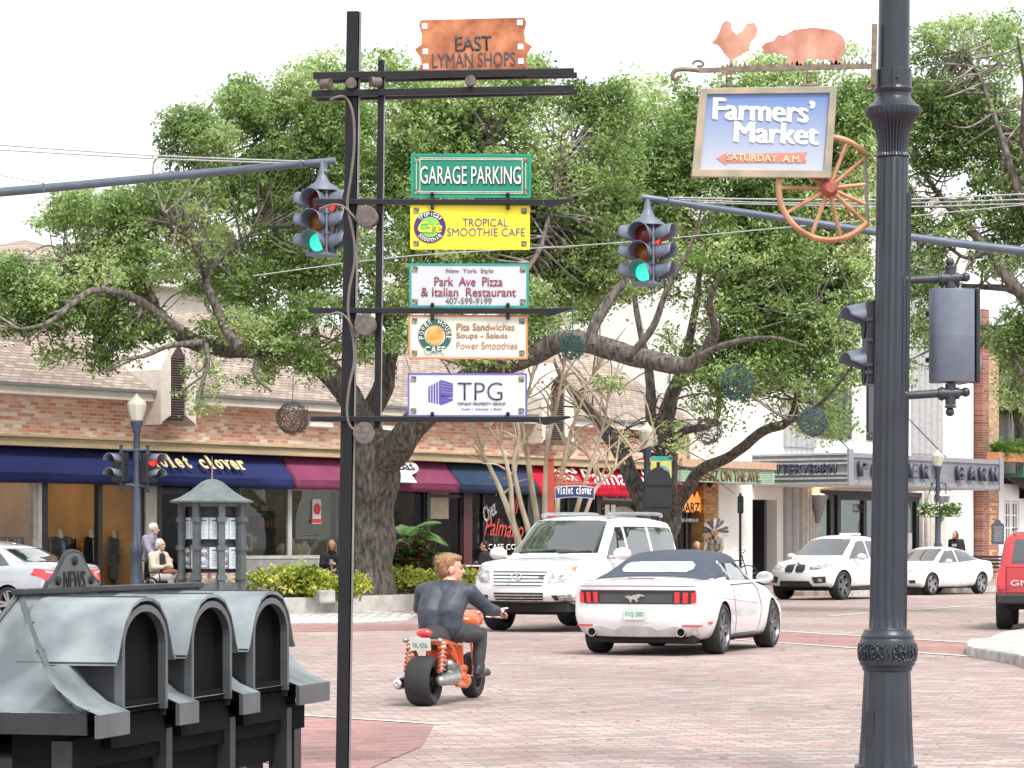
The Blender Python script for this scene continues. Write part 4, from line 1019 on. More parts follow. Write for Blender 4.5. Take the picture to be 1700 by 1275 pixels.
# ---- palms
def frond(b, a, dirv, L, droop, wd, n=18):
    dirv = V(dirv).normalized(); side = dirv.cross(V((0, 0, 1))).normalized(); pts = []
    for i in range(n + 1):
        s = i / n; pts.append(a + dirv * (L * s) + V((0, 0, -droop * s * s)))
    b.tube(pts, [.014 * (1 - .8 * i / n) + .002 for i in range(n + 1)], 4, False)
    for i in range(2, n):
        s = i / n; l = wd * math.sin(math.pi * min(1, s * .9 + .12)) + .05; t = (pts[i + 1] - pts[i - 1]).normalized()
        for q in (-1, 1):
            e = pts[i] + side * (q * l * .8) + t * (l * .55) + V((0, 0, -l * .35)); w = t * .022
            mid = pts[i].lerp(e, .5) + V((0, 0, .04 * l))
            b.add([pts[i] - w, pts[i] + w, mid + w, mid - w, e], [(0, 1, 2, 3), (3, 2, 4)])
PAL = mat('palm_green', (.09, .24, .05), .5, var=.3, scale=4, c2=(.2, .36, .08)); PALY = mat('palm_olive', (.16, .2, .06), .6, var=.3, scale=2, c2=(.34, .33, .14))
d = 66.
base = P(664, 985, d); base.z = .25
pm = thing('palm_clump', 'feathery green palm clump growing right behind the oak trunk', 'palm', base)
rn = random.Random(17); stem = MB()
for k in range(13):
    s = base + V((rn.uniform(-.2, .3), rn.uniform(-.2, .2), 0)); e = s + V((rn.uniform(-.15, .3), rn.uniform(-.2, .2), rn.uniform(.5, 1.3)))
    stem.tube([s, e], [.03, .018], 6); a = rn.uniform(-.6, .6) if k % 3 else rn.uniform(.5, 2.6)
    b = MB(); frond(b, e, (math.cos(a), math.sin(a) * .6, rn.uniform(.5, 1.5)), rn.uniform(1.1, 1.7), rn.uniform(.5, 1.1), .34); b.build('frond', PAL, pm, world=True)
stem.build('stems', mat('palm_stem', (.25, .3, .12), .6), pm, world=True)
d = fd(1690, 1.)
base = FW(ft(1690, 1.), 1., 0.)
cp = thing('cabbage_palm', 'fan palm with drooping olive fronds above the planted balcony', 'palm', base)
top = P(1690, 630, d); b = MB(); b.tube([base, base.lerp(top, .5) + V((.1, 0, 0)), top], [.22, .18, .2], 10, True, .2); b.build('trunk', BARK, cp, world=True, smooth=True)
rn = random.Random(18)
for k in range(26):
    a = rn.uniform(0, 6.28); el = rn.uniform(-.9, .9); u = V((math.cos(a) * math.cos(el), math.sin(a) * math.cos(el), math.sin(el)))
    st = top + u * .9 + V((0, 0, -.1)); sd = u.cross(V((0, 0, 1))).normalized(); up = sd.cross(u)
    b = MB(); b.tube([top, st], [.025, .015], 4, False)
    for j in range(15):
        t = (j - 7) / 7 * 1.25; e = st + (u * math.cos(t) + sd * math.sin(t)) * rn.uniform(.75, 1.05) + V((0, 0, -.45 - .2 * abs(t))); m = st.lerp(e, .55) + V((0, 0, .2)); w = (sd * math.cos(t) - u * math.sin(t)) * .035
        b.add([st, m - w, e, m + w], [(0, 1, 2), (0, 2, 3)])
    b.build('frond', PALY, cp, world=True)
# planter boxes and ferns on the balcony
b = MB(); p = FW(ft(1672, -1.), -1., fz(1672, 762, -1.)); M = frame(p, FU, (0, 0, 1))
pb = thing('planter_box', 'orange terracotta trough on the balcony ledge with trailing ferns', 'planter', p, FA)
b.ring(rrect(2.2, .5, .04), rrect(2.0, .34, .04), .3, Matrix.Translation((0, 0, -.1))); b.prism(rrect(2.1, .4, .03), .1, None, -.09); b.build('trough', mat('terracotta', (.5, .2, .1), .8), pb, bevel=.01)
cen = []
rn = random.Random(19)
for i in range(1100): cen.append(np.array(FW(ft(1672, -1.) + rn.uniform(-1.05, 1.2), -1.05 + rn.gauss(0, .15), p.z + .3 + rn.gauss(0, .16))))
leaves('ferns', cen, 0, .3, .05, leaf_mat('fern_leaves', [lin('2c4a14'), lin('4f7426'), lin('86a044')]), pb, 20)
# ================================================================ FOREGROUND SIGN FRAME
DS = 18.; SS = F / DS
def S(x, y, d=DS): return P(x, y, d)
def camf(x, y, d, rz=0., lean=0.):
    """upright frame at a photo point, turned by rz about the vertical"""
    return frame(P(x, y, d), (math.cos(rz), math.sin(rz), 0), (-math.sin(lean) * 0 + lean, 0, 1))
POST = mat('post_black', '17181d', .4, .3, var=.25, bump=.1)
POSTS = mat('post_pale_edge', (.22, .21, .21), .5, .4)
base = V((S(569, 900).x, DS, 0))
sf = thing('sign_stand', 'tall black steel sign frame with twin uprights and flag-ended arms', 'sign frame', base)
def lbar(mb, x0, y0, x1, y1, w, dep, d=DS, up=(0, 1, 0)):
    mb.bar(S(x0, y0, d), S(x1, y1, d), w / SS, dep, up)
def upright(x0, y0, x1, y1, w, d=DS):
    a, c = S(x0, y0, d), S(x1, y1, d); ax = (c - a).normalized()
    b = MB(); b.bar(a, c, w / SS, w / SS * 1.05, (math.sin(R(14)), math.cos(R(14)), 0)); o = b.build('upright', POST, sf, world=True, bevel=.003)
    return o
yb = HY + CH * SS
upright(588, 20, 569.5, yb, 20)
upright(633.5, 100, 627, 712, 10, DS - .02)
b = MB(); lbar(b, 598.5, 20, 580.5, yb, 2.5, .05, DS - .01); lbar(b, 639, 106, 632.5, 705, 2, .02, DS - .03); b.build('pale_edge', POSTS, sf, world=True)  # lighter grey strip along the right side of each upright
for (x0, y0, x1, y1) in ((520, 126, 953, 119), (518, 156, 953, 147)):
    b = MB(); lbar(b, x0, y0, x1, y1, 11, .04, DS - .06); b.build('arm', POST, sf, world=True, bevel=.003)
    b = MB(); lbar(b, x0 + 7, y0 + 8, x1 + 5, y1 + 6, 9, .04, DS + .12); b.build('arm', POST, sf, world=True, bevel=.003)
for (y, x0, x1) in ((336, 520, 952), (516.5, 517, 950), (696.5, 516, 946)):
    b = MB(); lbar(b, x0, y - 1, x1 - 50, y, 9, .04, DS - .06)
    T = frame(P(0, 0, DS - .08), (1, 0, 0), (0, 0, 1))
    q = (DS - .06) / F
    pl = [((x - CX) * q, -(yy - HY) * q + CH) for x, yy in ((x1 - 50, y - 4.5), (x1, y - 6), (x1 + 1, y - 3), (x1 - 38, y + 9), (x1 - 44, y + 9), (x1 - 48, y + 4.5))]
    b.prism(pl, .04, frame(V((0, DS - .04, 0)), (1, 0, 0), (0, 0, 1)))
    b.build('arm', POST, sf, world=True, bevel=.003)
DISC = mat('disc_brown', (.12, .095, .09), .55, .2, var=.35, scale=30)
for (x, y, r, sq) in ((609, 360, 18, .95), (606, 539, 18, .95), (604, 719, 18, .97), (545, 139, 8.5, .45), (583, 138, 9, 1), (619, 136, 8.5, .5), (781, 134, 9, 1)):
    ang = math.acos(min(1, sq)) * (1 if x < 600 else -1)
    T = camf(x, y, DS - .12, ang + (.25 if r > 10 else 0))
    b = MB(); b.lathe([(.0, -.08 if r > 10 else -.05), (r / SS * .98, -.08 if r > 10 else -.05), (r / SS, 0), (r / SS, .012), (r / SS * .93, .016), (0, .016)], 28, T=T)
    b.build('disc_lamp' if r > 10 else 'small_disc', [DISC], sf, smooth=True, world=True)
    if r > 10:
        b = MB(); b.bar(T.translation + V((0, .05, 0)), T.translation + V((-.05, .14, .0)), .03); b.build('disc_bracket', POST, sf, world=True)
b = MB()
CAB = mat('grey_cable', (.13, .115, .1), .6)
b.tube(spline([S(x, y, DS - .09) for x, y in ((548, 166), (560, 161), (575, 163), (586, 190), (588, 240), (583, 290), (577, 330), (578, 350), (588, 400), (588, 440), (580, 480), (578, 520), (586, 560), (588, 600), (580, 640), (576, 680), (580, 705), (592, 716))], 5), .009, 6)
b.tube(spline([S(x, y, DS - .1) for x, y in ((530, 347), (552, 340), (570, 343), (584, 356), (594, 368))], 5), .008, 6)
b.tube(spline([S(x, y, DS - .1) for x, y in ((545, 524), (560, 519), (574, 526), (586, 545), (590, 560))], 5), .008, 6)
b.build('cable', CAB, sf, world=True, smooth=True)

def plate(name, label, x0, x1, y0, y1, face, edge, d=DS - .05, bord=3., holes=True, clips=(), slope=0.):
    w, h = (x1 - x0) / SS, (y1 - y0) / SS; M = frame(P((x0 + x1) / 2, (y0 + y1) / 2, d), (1, .03, -slope), (0, 0, 1))
    t = thing(name, label, 'sign', M.translation.copy(), 0, 'business signs on the black frame')
    b = MB(M); b.prism(rrect(w, h, .006), .018, None, -.018); b.build('panel', face, t, world=True)
    bw = bord / SS
    b = MB(M); b.ring(rrect(w + .004, h + .004, .008), rrect(w - 2 * bw, h - 2 * bw, .004), .022, None, -.02); b.build('border', edge, t, world=True)
    if holes:
        for sx in (-1, 1):
            for sy in (-1, 1):
                b = MB(M @ Matrix.Translation((sx * (w / 2 - .035), sy * (h / 2 - .035), .001))); b.prism(rrect(.034, .034, .003), .004); b.build('corner_square', mat('corner_dark', (.05, .06, .035), .6, var=.6, scale=60, c2=(.3, .32, .2)), t, world=True)
    for cx, sy in clips:
        b = MB(M @ Matrix.Translation(((cx - (x0 + x1) / 2) / SS, sy * h / 2, .012))); b.box((0, 0, 0), (.02, .05, .02)); b.ell((0, -sy * .018, .01), .012, n=8, m=5); b.build('clip', POST, t, world=True)
    return t, M, w, h
CLT = ((718, -1), (843, -1)); CLB = ((718, 1), (843, 1))
def at(M, x, y, z=.003): return M @ Matrix.Translation((x, y, z))
def px(M, X, Y, x, y): return at(M, (x - X) / SS, -(y - Y) / SS)
GREEN = mat('sign_green', (.0, .19, .12), .45, var=.08); GOLDL = mat('bevel_cream', (.62, .6, .48), .4)
t, M, w, h = plate('hanging_sign', 'green garage parking sign with raised cream lettering', 683, 881, 256, 327.5, GREEN, mat('sign_green_edge', (.0, .25, .16), .4), clips=CLT)
text('GARAGE PARKING', at(M, 0, 0), mat('engraved_shadow', (.03, .06, .04), .6), t, 1., w * .84 + .004, .112, .004, .006, world=True)
text('GARAGE PARKING', at(M, -.004, .003, .005), mat('engraved_white', (.68, .68, .62), .5), t, 1., w * .84, .11, .004, .0, world=True)
for a, c in ((.86, .83), (.92, .76)):
    b = MB(M); b.ring(rrect(w * a, h * c, .003), rrect(w * a - .008, h * c - .008, .003), .004, None, .001); b.build('inlay_line', GOLDL, t, world=True)
YEL = mat('sign_yellow', (.85, .72, .03), .4, var=.05)
t, M, w, h = plate('hanging_sign', 'yellow cafe sign with round purple and green logo', 682, 879, 341, 413.5, YEL, mat('sign_yellow_edge', (.75, .62, .02), .4), bord=1.5, clips=CLB)
PUR = mat('ink_purple', (.05, .02, .13), .5); LIM = mat('ink_lime', (.17, .5, .08), .5)
C = px(M, 780.5, 377, 714, 377)
b = MB(C); b.prism(circ(.099, 36), .003); lg = b.build('logo', PUR, t, world=True)
b = MB(C); b.prism(circ(.064, 32), .005); b.build('logo_centre', LIM, lg, world=True)
def arc_text(s, C, r, a0, a1, m, par, hgt, flip=False, wd=None):
    n = len(s)
    for i, ch in enumerate(s):
        if ch == ' ': continue
        a = R(a0 + (a1 - a0) * (i / (n - 1) if n > 1 else .5))
        T = C @ Matrix.Translation((r * math.cos(a), r * math.sin(a), .004)) @ Matrix.Rotation(a + (math.pi / 2 if flip else -math.pi / 2), 4, 'Z')
        text(ch, T, m, par, 1., (wd or hgt * .72) * (.35 if ch in 'ilI' else 1), hgt, .003, .008, name='letter', world=True)
LETW = mat('ink_white', (.78, .78, .74), .5)
arc_text('Tropical', C, .081, 140, 40, LETW, lg, .026); arc_text('Smoothie', C, .081, 222, 318, LETW, lg, .024, True)
text('Cafe', at(C, 0, -.002, .006), mat('ink_yellow', (.8, .7, .05), .5), lg, 1., .15, .07, .003, .015, .3, world=True)
for j, (s, x, y, wd) in enumerate((('TROPICAL', 805.5, 369, 75), ('SMOOTHIE CAFE', 807, 385, 129))):
    T = px(M, 780.5, 377, x, y); text(s, T, mat('ink_lilac', (.12, .07, .2), .5), t, 1., wd / SS, .05, .002, 0, world=True)
LG = mat('sign_pale_grey', (.47, .50, .54), .5, var=.05); TEAL = mat('sign_teal', (.02, .24, .21), .45)
t, M, w, h = plate('hanging_sign', 'pale grey sign with teal border and dark red lettering', 680, 877, 438, 510.5, LG, TEAL, bord=3.5, clips=CLT)
MRI = mat('ink_maroon', (.25, .03, .06), .5); GRI = mat('ink_plum_grey', (.2, .13, .16), .5)
for s, x, y, wd, hh, m in (('New  York  Style', 780, 450, 78, .036, GRI), ('Park  Ave  Pizza', 778, 467, 113, .058, MRI), ('& Italian  Restaurant', 778, 484.5, 157, .056, MRI), ('407-599-9199', 778, 499, 77, .04, GRI)):
    text(s, px(M, 778.5, 474, x, y), m, t, 1., wd / SS, hh, .002, .008, world=True)
OFFW = mat('sign_offwhite', (.6, .585, .52), .5, var=.12, scale=7); ORB = mat('sign_orange_edge', (.6, .2, .06), .5, var=.2)
t, M, w, h = plate('hanging_sign', 'weathered off-white sign with orange border and green ring logo', 679, 875.5, 523.5, 595.5, OFFW, ORB, bord=2.5, clips=CLB)
TAI = mat('ink_tan', (.36, .2, .1), .5)
for s, x, y in (('Pita Sandwiches', 806, 542.5), ('Soups - Salads', 800, 558), ('Power Smoothies', 808, 573.5)):
    text(s, px(M, 777, 559.5, x, y), TAI, t, 1., {'Pita Sandwiches': 96, 'Soups - Salads': 85, 'Power Smoothies': 101}[s] / SS, .046, .002, .012, world=True)
DGR = mat('ink_dark_green', (.015, .1, .07), .5)
C = px(M, 777, 559.5, 722, 557)
b = MB(C); b.ring(circ(.103, 36), circ(.066, 36), .003); lg = b.build('logo', DGR, t, world=True)
b = MB(C); b.prism(circ(.055, 24), .003); b.build('logo_centre', mat('ink_orange', (.75, .3, .07), .5, var=.3, scale=25), lg, world=True)
arc_text('POWER HOUSE', C, .085, 190, -10, LETW, lg, .028)
text('CAFE', at(C, 0, -.09, .006), LETW, lg, 1., .13, .04, .003, .008, world=True)
WHS = mat('sign_white', (.52, .55, .6), .45, var=.04); VIO = mat('sign_violet', (.12, .09, .33), .45)
t, M, w, h = plate('hanging_sign', 'white sign with violet border and striped tower logo, lowest on the frame', 677.5, 874.5, 620, 691.5, WHS, VIO, bord=2.5, clips=CLT)
INKV = mat('ink_violet', (.09, .06, .3), .5); INKD = mat('ink_charcoal', (.05, .05, .07), .5)
text('TPG', px(M, 776, 656, 797, 650), INKD, t, 1., 74 / SS, .112, .002, -.014, world=True)
text('TIFFANY PROPERTY GROUP', px(M, 776, 656, 799, 670.5), INKD, t, 1., 80 / SS, .018, .002, .006, world=True)
text('Invest  |  Develop  |  Build', px(M, 776, 656, 799, 679.5), INKD, t, 1., 66 / SS, .014, .002, 0, world=True)
b = MB(M); q = lambda x, y: ((x - 776) / SS, -(y - 656) / SS)
for k in range(5):
    x = 711.5 + 4.4 * k; b.prism([q(x, 642 - k * 2.2), q(x + 2.6, 641 - k * 2.2), q(x + 2.6, 668 + k), q(x, 667 + k)], .003)
for k in range(6): b.prism([q(732, 631 + 5 * k), q(752, 637 + 4 * k), q(752, 640 + 4 * k), q(732, 634.5 + 5 * k)], .003)
b.prism([q(732, 655), q(752, 657), q(742, 661), q(752, 662), q(752, 665), q(732, 673)], .003)
b.build('logo', INKV, t, world=True)
# rust coloured top sign
RUST = mat('rust_plate', (.36, .11, .045), .6, .2, var=.3, scale=9, c2=(.52, .2, .09))
M = frame(P(786, 78, DS - .02), (1, .03, .03), (-.03, 0, 1))
t = thing('hanging_sign', 'rust red curved plate with black lettering at the top of the black frame', 'sign', M.translation.copy(), 0, 'business signs on the black frame')
q = lambda x, y: ((x - 786) / SS, -(y - 78) / SS)
left = [(690, 32), (697, 40), (701, 56), (700, 72), (689, 80), (697, 92), (700, 104), (693, 115)]
b = MB(M); b.prism([q(x, y) for x, y in [(700, 32), *[(x, y) for x, y in left[1:]], (702, 118), (870, 118), *[(1572 - x, y) for x, y in reversed(left[1:])], (872, 32)]], .014); b.build('panel', RUST, t, world=True)
text('EAST', at(M, 0, .02, .015), INKD, t, 1., 60 / SS, .095, .004, .01, world=True)
text('LYMAN SHOPS', at(M, 0, -.082, .015), INKD, t, 1., 138 / SS, .088, .004, .006, world=True)
for x, y in ((706, 84), (864, 80), (706, 109), (864, 104), (706, 42), (864, 40)):
    b = MB(M @ Matrix.Translation((*q(x, y), .013))); b.prism(rrect(.034, .034, .003), .004); b.build('corner_square', mat('pale_square', (.72, .72, .7), .6), t, world=True)
for x in (689, 780, 870):
    b = MB(); b.bar(S(x, 112, DS - .05), S(x, 126, DS - .07), .02); b.build('clip', POST, t, world=True)

# ================================================================ FLUTED LAMP POST (right foreground)
DL = 17.5; SL = F / DL
def lx(y): return 1484 + (1472.5 - 1484) * (y - 73) / (1130 - 73)
base = V((P(1471, 900, DL).x, DL, 0))
LP = mat('lamp_post_paint', '2c3039', .34, .15, var=.12, bump=.08, bscale=150)
lp = thing('lamp_post', 'dark grey fluted cast iron lamp post in the right foreground', 'lamp post', base)
ax = (P(lx(73), 73, DL) - base)
def lz(y): return CH - (y - HY) / SL
sh = Matrix.Identity(4); kx = ax.x / ax.z; sh[0][2] = kx; sh = Matrix.Translation(base) @ sh
def ll(name, prof, n=64, flute=None, m=LP, **k):
    b = MB(); b.lathe([(r / SL, lz(y)) for y, r in prof[::-1]], n, T=sh, flute=flute); return b.build(name, m, lp, smooth=True, world=True, sharp=30, **k)
ll('upper_tube', [(-420, 22), (-60, 25.5), (148, 26.5)], 32)
ll('clamp_band', [(116, 29), (117, 30), (148, 30), (149, 29)], 32)
b = MB(sh); b.box((-.012, -.115, lz(133)), (.022, .03, .13)); b.ell((.005, -.13, lz(133)), .012, n=8, m=5); b.build('clamp_bolt', LP, lp, world=True)
ll('capital', [(143, 27), (145, 31), (149, 32.5), (153, 31), (156, 28.5), (162, 28.5), (168, 32), (176, 41), (180, 46), (186, 48), (192, 46.5), (196, 42), (200, 38), (210, 33), (222, 29.5), (240, 27.5), (254, 27), (256, 28.5), (260, 28.5), (262, 27)], 96, (32, .014, lz(256), lz(182)))
ll('shaft', [(262, 25.5), (264, 26.5), (700, 28), (1020, 30.5), (1043, 31), (1046, 33)], 128, (16, .011, lz(1038), lz(268)))
ll('collar', [(1044, 33), (1046, 39), (1052, 41), (1054, 43), (1058, 44), (1060, 43.5), (1064, 45.5), (1098, 46), (1101, 46), (1104, 45), (1106, 42), (1112, 41), (1114, 39)], 64)
ll('base', [(1112, 38), (1116, 38.5), (1210, 42.5), (1268, 46), (1270, 52), (1290, 54), (1298, 54)], 128, (16, .014, lz(1262), lz(1122)))
b = MB()
for k in range(8):
    a = R(k * 45 - 72); c = sh @ V((46 / SL * math.cos(a), 46 / SL * math.sin(a), lz(1081))); T = frame(c, (-math.sin(a), math.cos(a), 0), (0, 0, 1))
    for j in range(8):
        t_ = j * math.pi / 4; b.ell(T @ V((.034 * math.cos(t_), .045 * math.sin(t_), 0)), (.012, .012, .012), n=6, m=4)
        b.tube([T @ V((.008 * math.cos(t_), .01 * math.sin(t_), .012)), T @ V((.026 * math.cos(t_ + .2), .034 * math.sin(t_ + .2), .006))], [.006, .003], 5)
    b.ell(T @ V((0, 0, .006)), .012, n=8, m=5)
    a = R(k * 45 - 72 + 22.5); c = sh @ V((46 / SL * math.cos(a), 46 / SL * math.sin(a), lz(1081))); T = frame(c, (-math.sin(a), math.cos(a), 0), (0, 0, 1))
    for j in (-1, 0, 1):
        b.tube(spline([T @ V((j * .028 - .012, -.055, .0)), T @ V((j * .028 + .006, -.03, .006)), T @ V((j * .028 - .004, .01, .008)), T @ V((j * .028 + .012, .045, .004))], 4), .0055, 5)
b.build('collar_ornament', LP, lp, world=True, smooth=True)
b = MB(sh); b.box((-.112, -.095, lz(1215)), (.06, .02, .27), Matrix.Rotation(R(-35), 3, 'Z')); b.ell((-.118, -.108, lz(1183)), .006, n=6, m=4); b.build('access_panel', LP, lp, world=True, bevel=.004)
b = MB(sh); b.box((.1, -.02, lz(500) - .8), (.022, .03, 2.9)); b.build('conduit', LP, lp, world=True)

# ---------------- signals
SIG = mat('signal_grey', '626978', .5, .1, var=.12, bump=.1, bscale=60); SIGD = mat('signal_dark', '272a31', .5, .1)
LRED = mat('lens_red', (.16, .012, .01), .25, var=.3, scale=60); LRL = mat('lens_red_lit', (1, .03, .02), .3, emit=.6, var=0)
LAM = mat('lens_amber', (.2, .075, .008), .25, var=.3, scale=60); LGR = mat('lens_green', (.005, .08, .06), .25, var=.3, scale=60); LGL = mat('lens_green_lit', (.05, .75, .55), .3, emit=.45, var=.25, scale=80)
# pedestrian signals on the near post
DP = DL
def ps(x, y, d=DP): return P(x, y, d)
psr = thing('pedestrian_signal', 'grey pedestrian signal on double arms seen from behind, right of the post', 'pedestrian signal', ps(1580, 560))
b = MB(); b.lathe([(.02, .29), (.135, .28), (.138, .275), (.138, .006), (.139, .0), (.138, -.006), (.138, -.275), (.135, -.28), (.02, -.29)], 32, T=Matrix.Translation(ps(1580, 557.5, DP + .04)) @ Matrix.Diagonal((1, .7, -1, 1))); b.build('housing', SIG, psr, smooth=True, world=True, sharp=30)
b = MB(); b.box(ps(1582, 557.5, DP + .16), (.29, .05, .58)); b.box(ps(1621, 557.5, DP + .13), (.03, .12, .58)); b.build('door', SIGD, psr, world=True, bevel=.01)
b = MB()
for y in (502, 535, 578, 612): b.box(ps(1622, y, DP + .1), (.035, .03, .03))
for y in (522, 598): b.box(ps(1541, y, DP + .1), (.03, .03, .03))
b.build('hinge_lugs', SIGD, psr, world=True)
b = MB()
for y in (522, 598):
    b.lathe([(.0, 0), (.13, 0), (.14, .22), (.128, .22), (.118, .02), (0, .02)], 20, T=Matrix.Translation(ps(1592, y, DP + .17)) @ Matrix.Rotation(R(-9), 4, 'Z') @ Matrix.Rotation(R(-90), 4, 'X'))
b.build('visor', SIG, psr, smooth=True, world=True)
for y, yf, sgn in ((464, 458, 1), (655, 662, -1)):
    b = MB(); b.tube([ps(1499, y + 2), ps(1562, y - 2)], 7 / SL, 14); b.lathe([(.0, -.01), (.04, -.01), (.04, .015), (.03, .02), (0, .02)], 16, T=Matrix.Translation(ps(1503, y + 1)) @ Matrix.Rotation(R(90), 4, 'Y'))
    b.b2(ps(1495, y - 19, DP - .03), ps(1502, y + 19, DP + .05)); b.tube([ps(1558, y - 1), ps(1592, y - 2)], 10 / SL, 14)
    b.lathe([(.0, -.005), (.042, -.005), (.042, .01), (0, .01)], 16, T=Matrix.Translation(ps(1563, y - 1)) @ Matrix.Rotation(R(90), 4, 'Y'))
    b.tube([ps(1578, y - 18), ps(1578, y + 17)], 9 / SL, 14); b.tube([ps(1578, y - sgn * 18), ps(1578, y - sgn * 22)], 10 / SL, 14)
    b.tube([ps(1592, y - 3), ps(1599, y - 4)], [7 / SL, 5 / SL], 12); b.ell(ps(1603, y - 4), 8 / SL, n=16, m=10)
    b.ell(ps(1577, y - sgn * 29), 7.5 / SL, n=16, m=10); b.tube([ps(1577, y - sgn * 20), ps(1577, y - sgn * 25)], [8 / SL, 4 / SL], 12)
    b.build('arm', IRON, psr, smooth=True, world=True)
psl = thing('pedestrian_signal', 'grey pedestrian signal with two hoods seen side-on, left of the post', 'pedestrian signal', ps(1440, 565))
b = MB(); b.b2(ps(1440, 498, DP + .02), ps(1449, 641, DP + .3)); b.build('housing', SIGD, psl, world=True, bevel=.01)
for y in (532, 607):
    b = MB(); n = 14; rows = []
    for k in range(9):
        f = k / 8; xx = 1441 - 46 * f
        rows.append([ps(xx + (14 * (1 - math.cos(a)) / 2 * f), y, DP + .16) + V((0, -math.sin(a - math.pi / 2) * .0 + .13 * math.cos(a), .085 * math.sin(a) + .03 - .03 * f)) for a in [R(-40 + 60 * f + (260 - 120 * f) * j / n) for j in range(n + 1)]])
    b.grid(rows); o = b.build('hood', SIG, psl, smooth=True, world=True); sm_ = o.modifiers.new('s', 'SOLIDIFY'); sm_.thickness = .006
    b = MB(); b.lathe([(.0, 0), (.11, 0), (.11, .02), (0, .03)], 18, T=Matrix.Translation(ps(1438, y, DP + .16)) @ Matrix.Rotation(R(-90), 4, 'Y')); b.build('lens', DARKM, psl, world=True)
b = MB()
for y in (530, 564, 605, 618): b.box(ps(1443, y, DP + .02), (.045, .03, .02)); 
b.bar(ps(1447, 520, DP + .1), ps(1462, 520, DP + .03), .03); b.bar(ps(1447, 620, DP + .1), ps(1462, 620, DP + .03), .03); b.build('hinge_lugs', IRON, psl, world=True)

# ---------------- hanging market sign on its scrolled bracket
DF = 17.45; SF = F / DF
VERD = mat('verdigris_frame', (.36, .36, .28), .6, .3, var=.3, scale=6, c2=(.44, .33, .24)); RUSTP = mat('salmon_rust', (.48, .19, .13), .7, var=.25, scale=7, c2=(.56, .3, .22)); RIRON = mat('brown_iron', (.19, .15, .11), .6, .4, var=.3, scale=20)
fp = lambda x, y, d=DF: P(x, y, d)
mb_ = thing('sign_bracket', 'scrolled iron bracket with rooster and pig silhouettes on the lamp post', 'bracket', fp(1452, 110))
b = MB(); b.bar(fp(1160, 117), fp(1452, 110), .02, .028); b.bar(fp(1452, 40), fp(1450, 142), .03, .03)
b.tube(spline([fp(x, y) for x, y in ((1160, 117), (1140, 115), (1124, 116), (1117, 122), (1118, 130), (1124, 131), (1127, 126))], 5), [.014] * 25 + [.01] * 6, 8)
b.tube(spline([fp(x, y) for x, y in ((1150, 107), (1153, 102), (1162, 101), (1168, 106), (1164, 110), (1157, 110))], 5), .008, 6)
b.tube(spline([fp(x, y) for x, y in ((1450, 142), (1446, 148), (1440, 148), (1438, 143))], 5), .01, 6)
for i in range(34):
    x = 1200 + i * 7.2; b.prism([(-.015, 0), (.015, 0), (.004 * (i % 3 - 1), .018 + .01 * ((i * 7) % 3))], .008, frame(fp(x, 117 - (x - 1160) * .024 - 3), (1, 0, 0), (0, 0, 1)))
b.build('bracket_arm', RIRON, mb_, world=True, smooth=True)
q = lambda x, y: ((x - 1300) / SF, -(y - 60) / SF)
def cut(name, pts, lab=None):
    b = MB(); b.prism([q(x, y) for x, y in pts], .008, frame(fp(1300, 60), (1, 0, 0), (0, 0, 1))); o = b.build(name, RUSTP, mb_, world=True)
rooster = [(1181, 72), (1190, 62), (1196, 48), (1200, 38), (1206, 34), (1213, 38), (1214, 48), (1222, 58), (1232, 52), (1240, 40), (1252, 38), (1258, 50), (1254, 62), (1246, 70), (1243, 84), (1232, 90), (1222, 96), (1216, 100), (1213, 112), (1210, 112), (1211, 98), (1204, 92), (1198, 82), (1192, 75)]
cut('rooster_cutout', rooster)
pig = [(1264, 78), (1270, 72), (1284, 68), (1292, 58), (1300, 60), (1318, 50), (1350, 46), (1382, 50), (1398, 60), (1404, 72), (1402, 84), (1396, 94), (1396, 106), (1388, 112), (1380, 110), (1380, 98), (1364, 99), (1348, 98), (1336, 99), (1332, 112), (1322, 113), (1320, 103), (1312, 108), (1306, 106), (1308, 94), (1296, 90), (1282, 88), (1270, 88)]
cut('pig_cutout', pig)
mk = thing('hanging_sign', 'blue market sign in a verdigris frame hanging from the scrolled bracket', 'sign', fp(1270, 220))
cor = [(1162, 147), (1390, 143), (1379, 296), (1148, 294)]
inn = [(1174, 157), (1377, 155), (1367, 283), (1162, 281)]
T = frame(fp(1270, 220), (1, 0, 0), (0, 0, 1)); q2 = lambda x, y: ((x - 1270) / SF, -(y - 220) / SF)
# the sky-blue fade is the sign's own artwork
mm = bpy.data.materials.new('painted_blue_fade'); mm.use_nodes = True; n = mm.node_tree.nodes; l = mm.node_tree.links
tc = n.new('ShaderNodeTexCoord'); sx = n.new('ShaderNodeSeparateXYZ'); l.new(tc.outputs['Object'], sx.inputs[0]); mr = n.new('ShaderNodeMapRange'); mr.inputs[1].default_value = -.22; mr.inputs[2].default_value = .24; l.new(sx.outputs['Z'], mr.inputs[0])
rp = n.new('ShaderNodeValToRGB'); e = rp.color_ramp.elements; e[0].color = (.42, .45, .52, 1); e[1].color = (.10, .19, .42, 1); l.new(mr.outputs[0], rp.inputs[0]); l.new(rp.outputs[0], n['Principled BSDF'].inputs['Base Color']); n['Principled BSDF'].inputs['Roughness'].default_value = .4
b = MB(T); b.prism([q2(*p) for p in inn], .02, None, -.02); b.build('panel', mm, mk, world=True)
b = MB(T); b.ring([q2(*p) for p in cor], [q2(*p) for p in inn], .04, None, -.025); b.build('frame', VERD, mk, world=True, bevel=.004)
CRW = mat('cream_white_letter', (.74, .74, .68), .5)
rot = Matrix.Rotation(R(1.2), 4, 'Z')
def q3(x, y): return T @ Matrix.Translation((*q2(x, y), .003)) @ Matrix.Rotation(R(-2.), 4, 'Z')
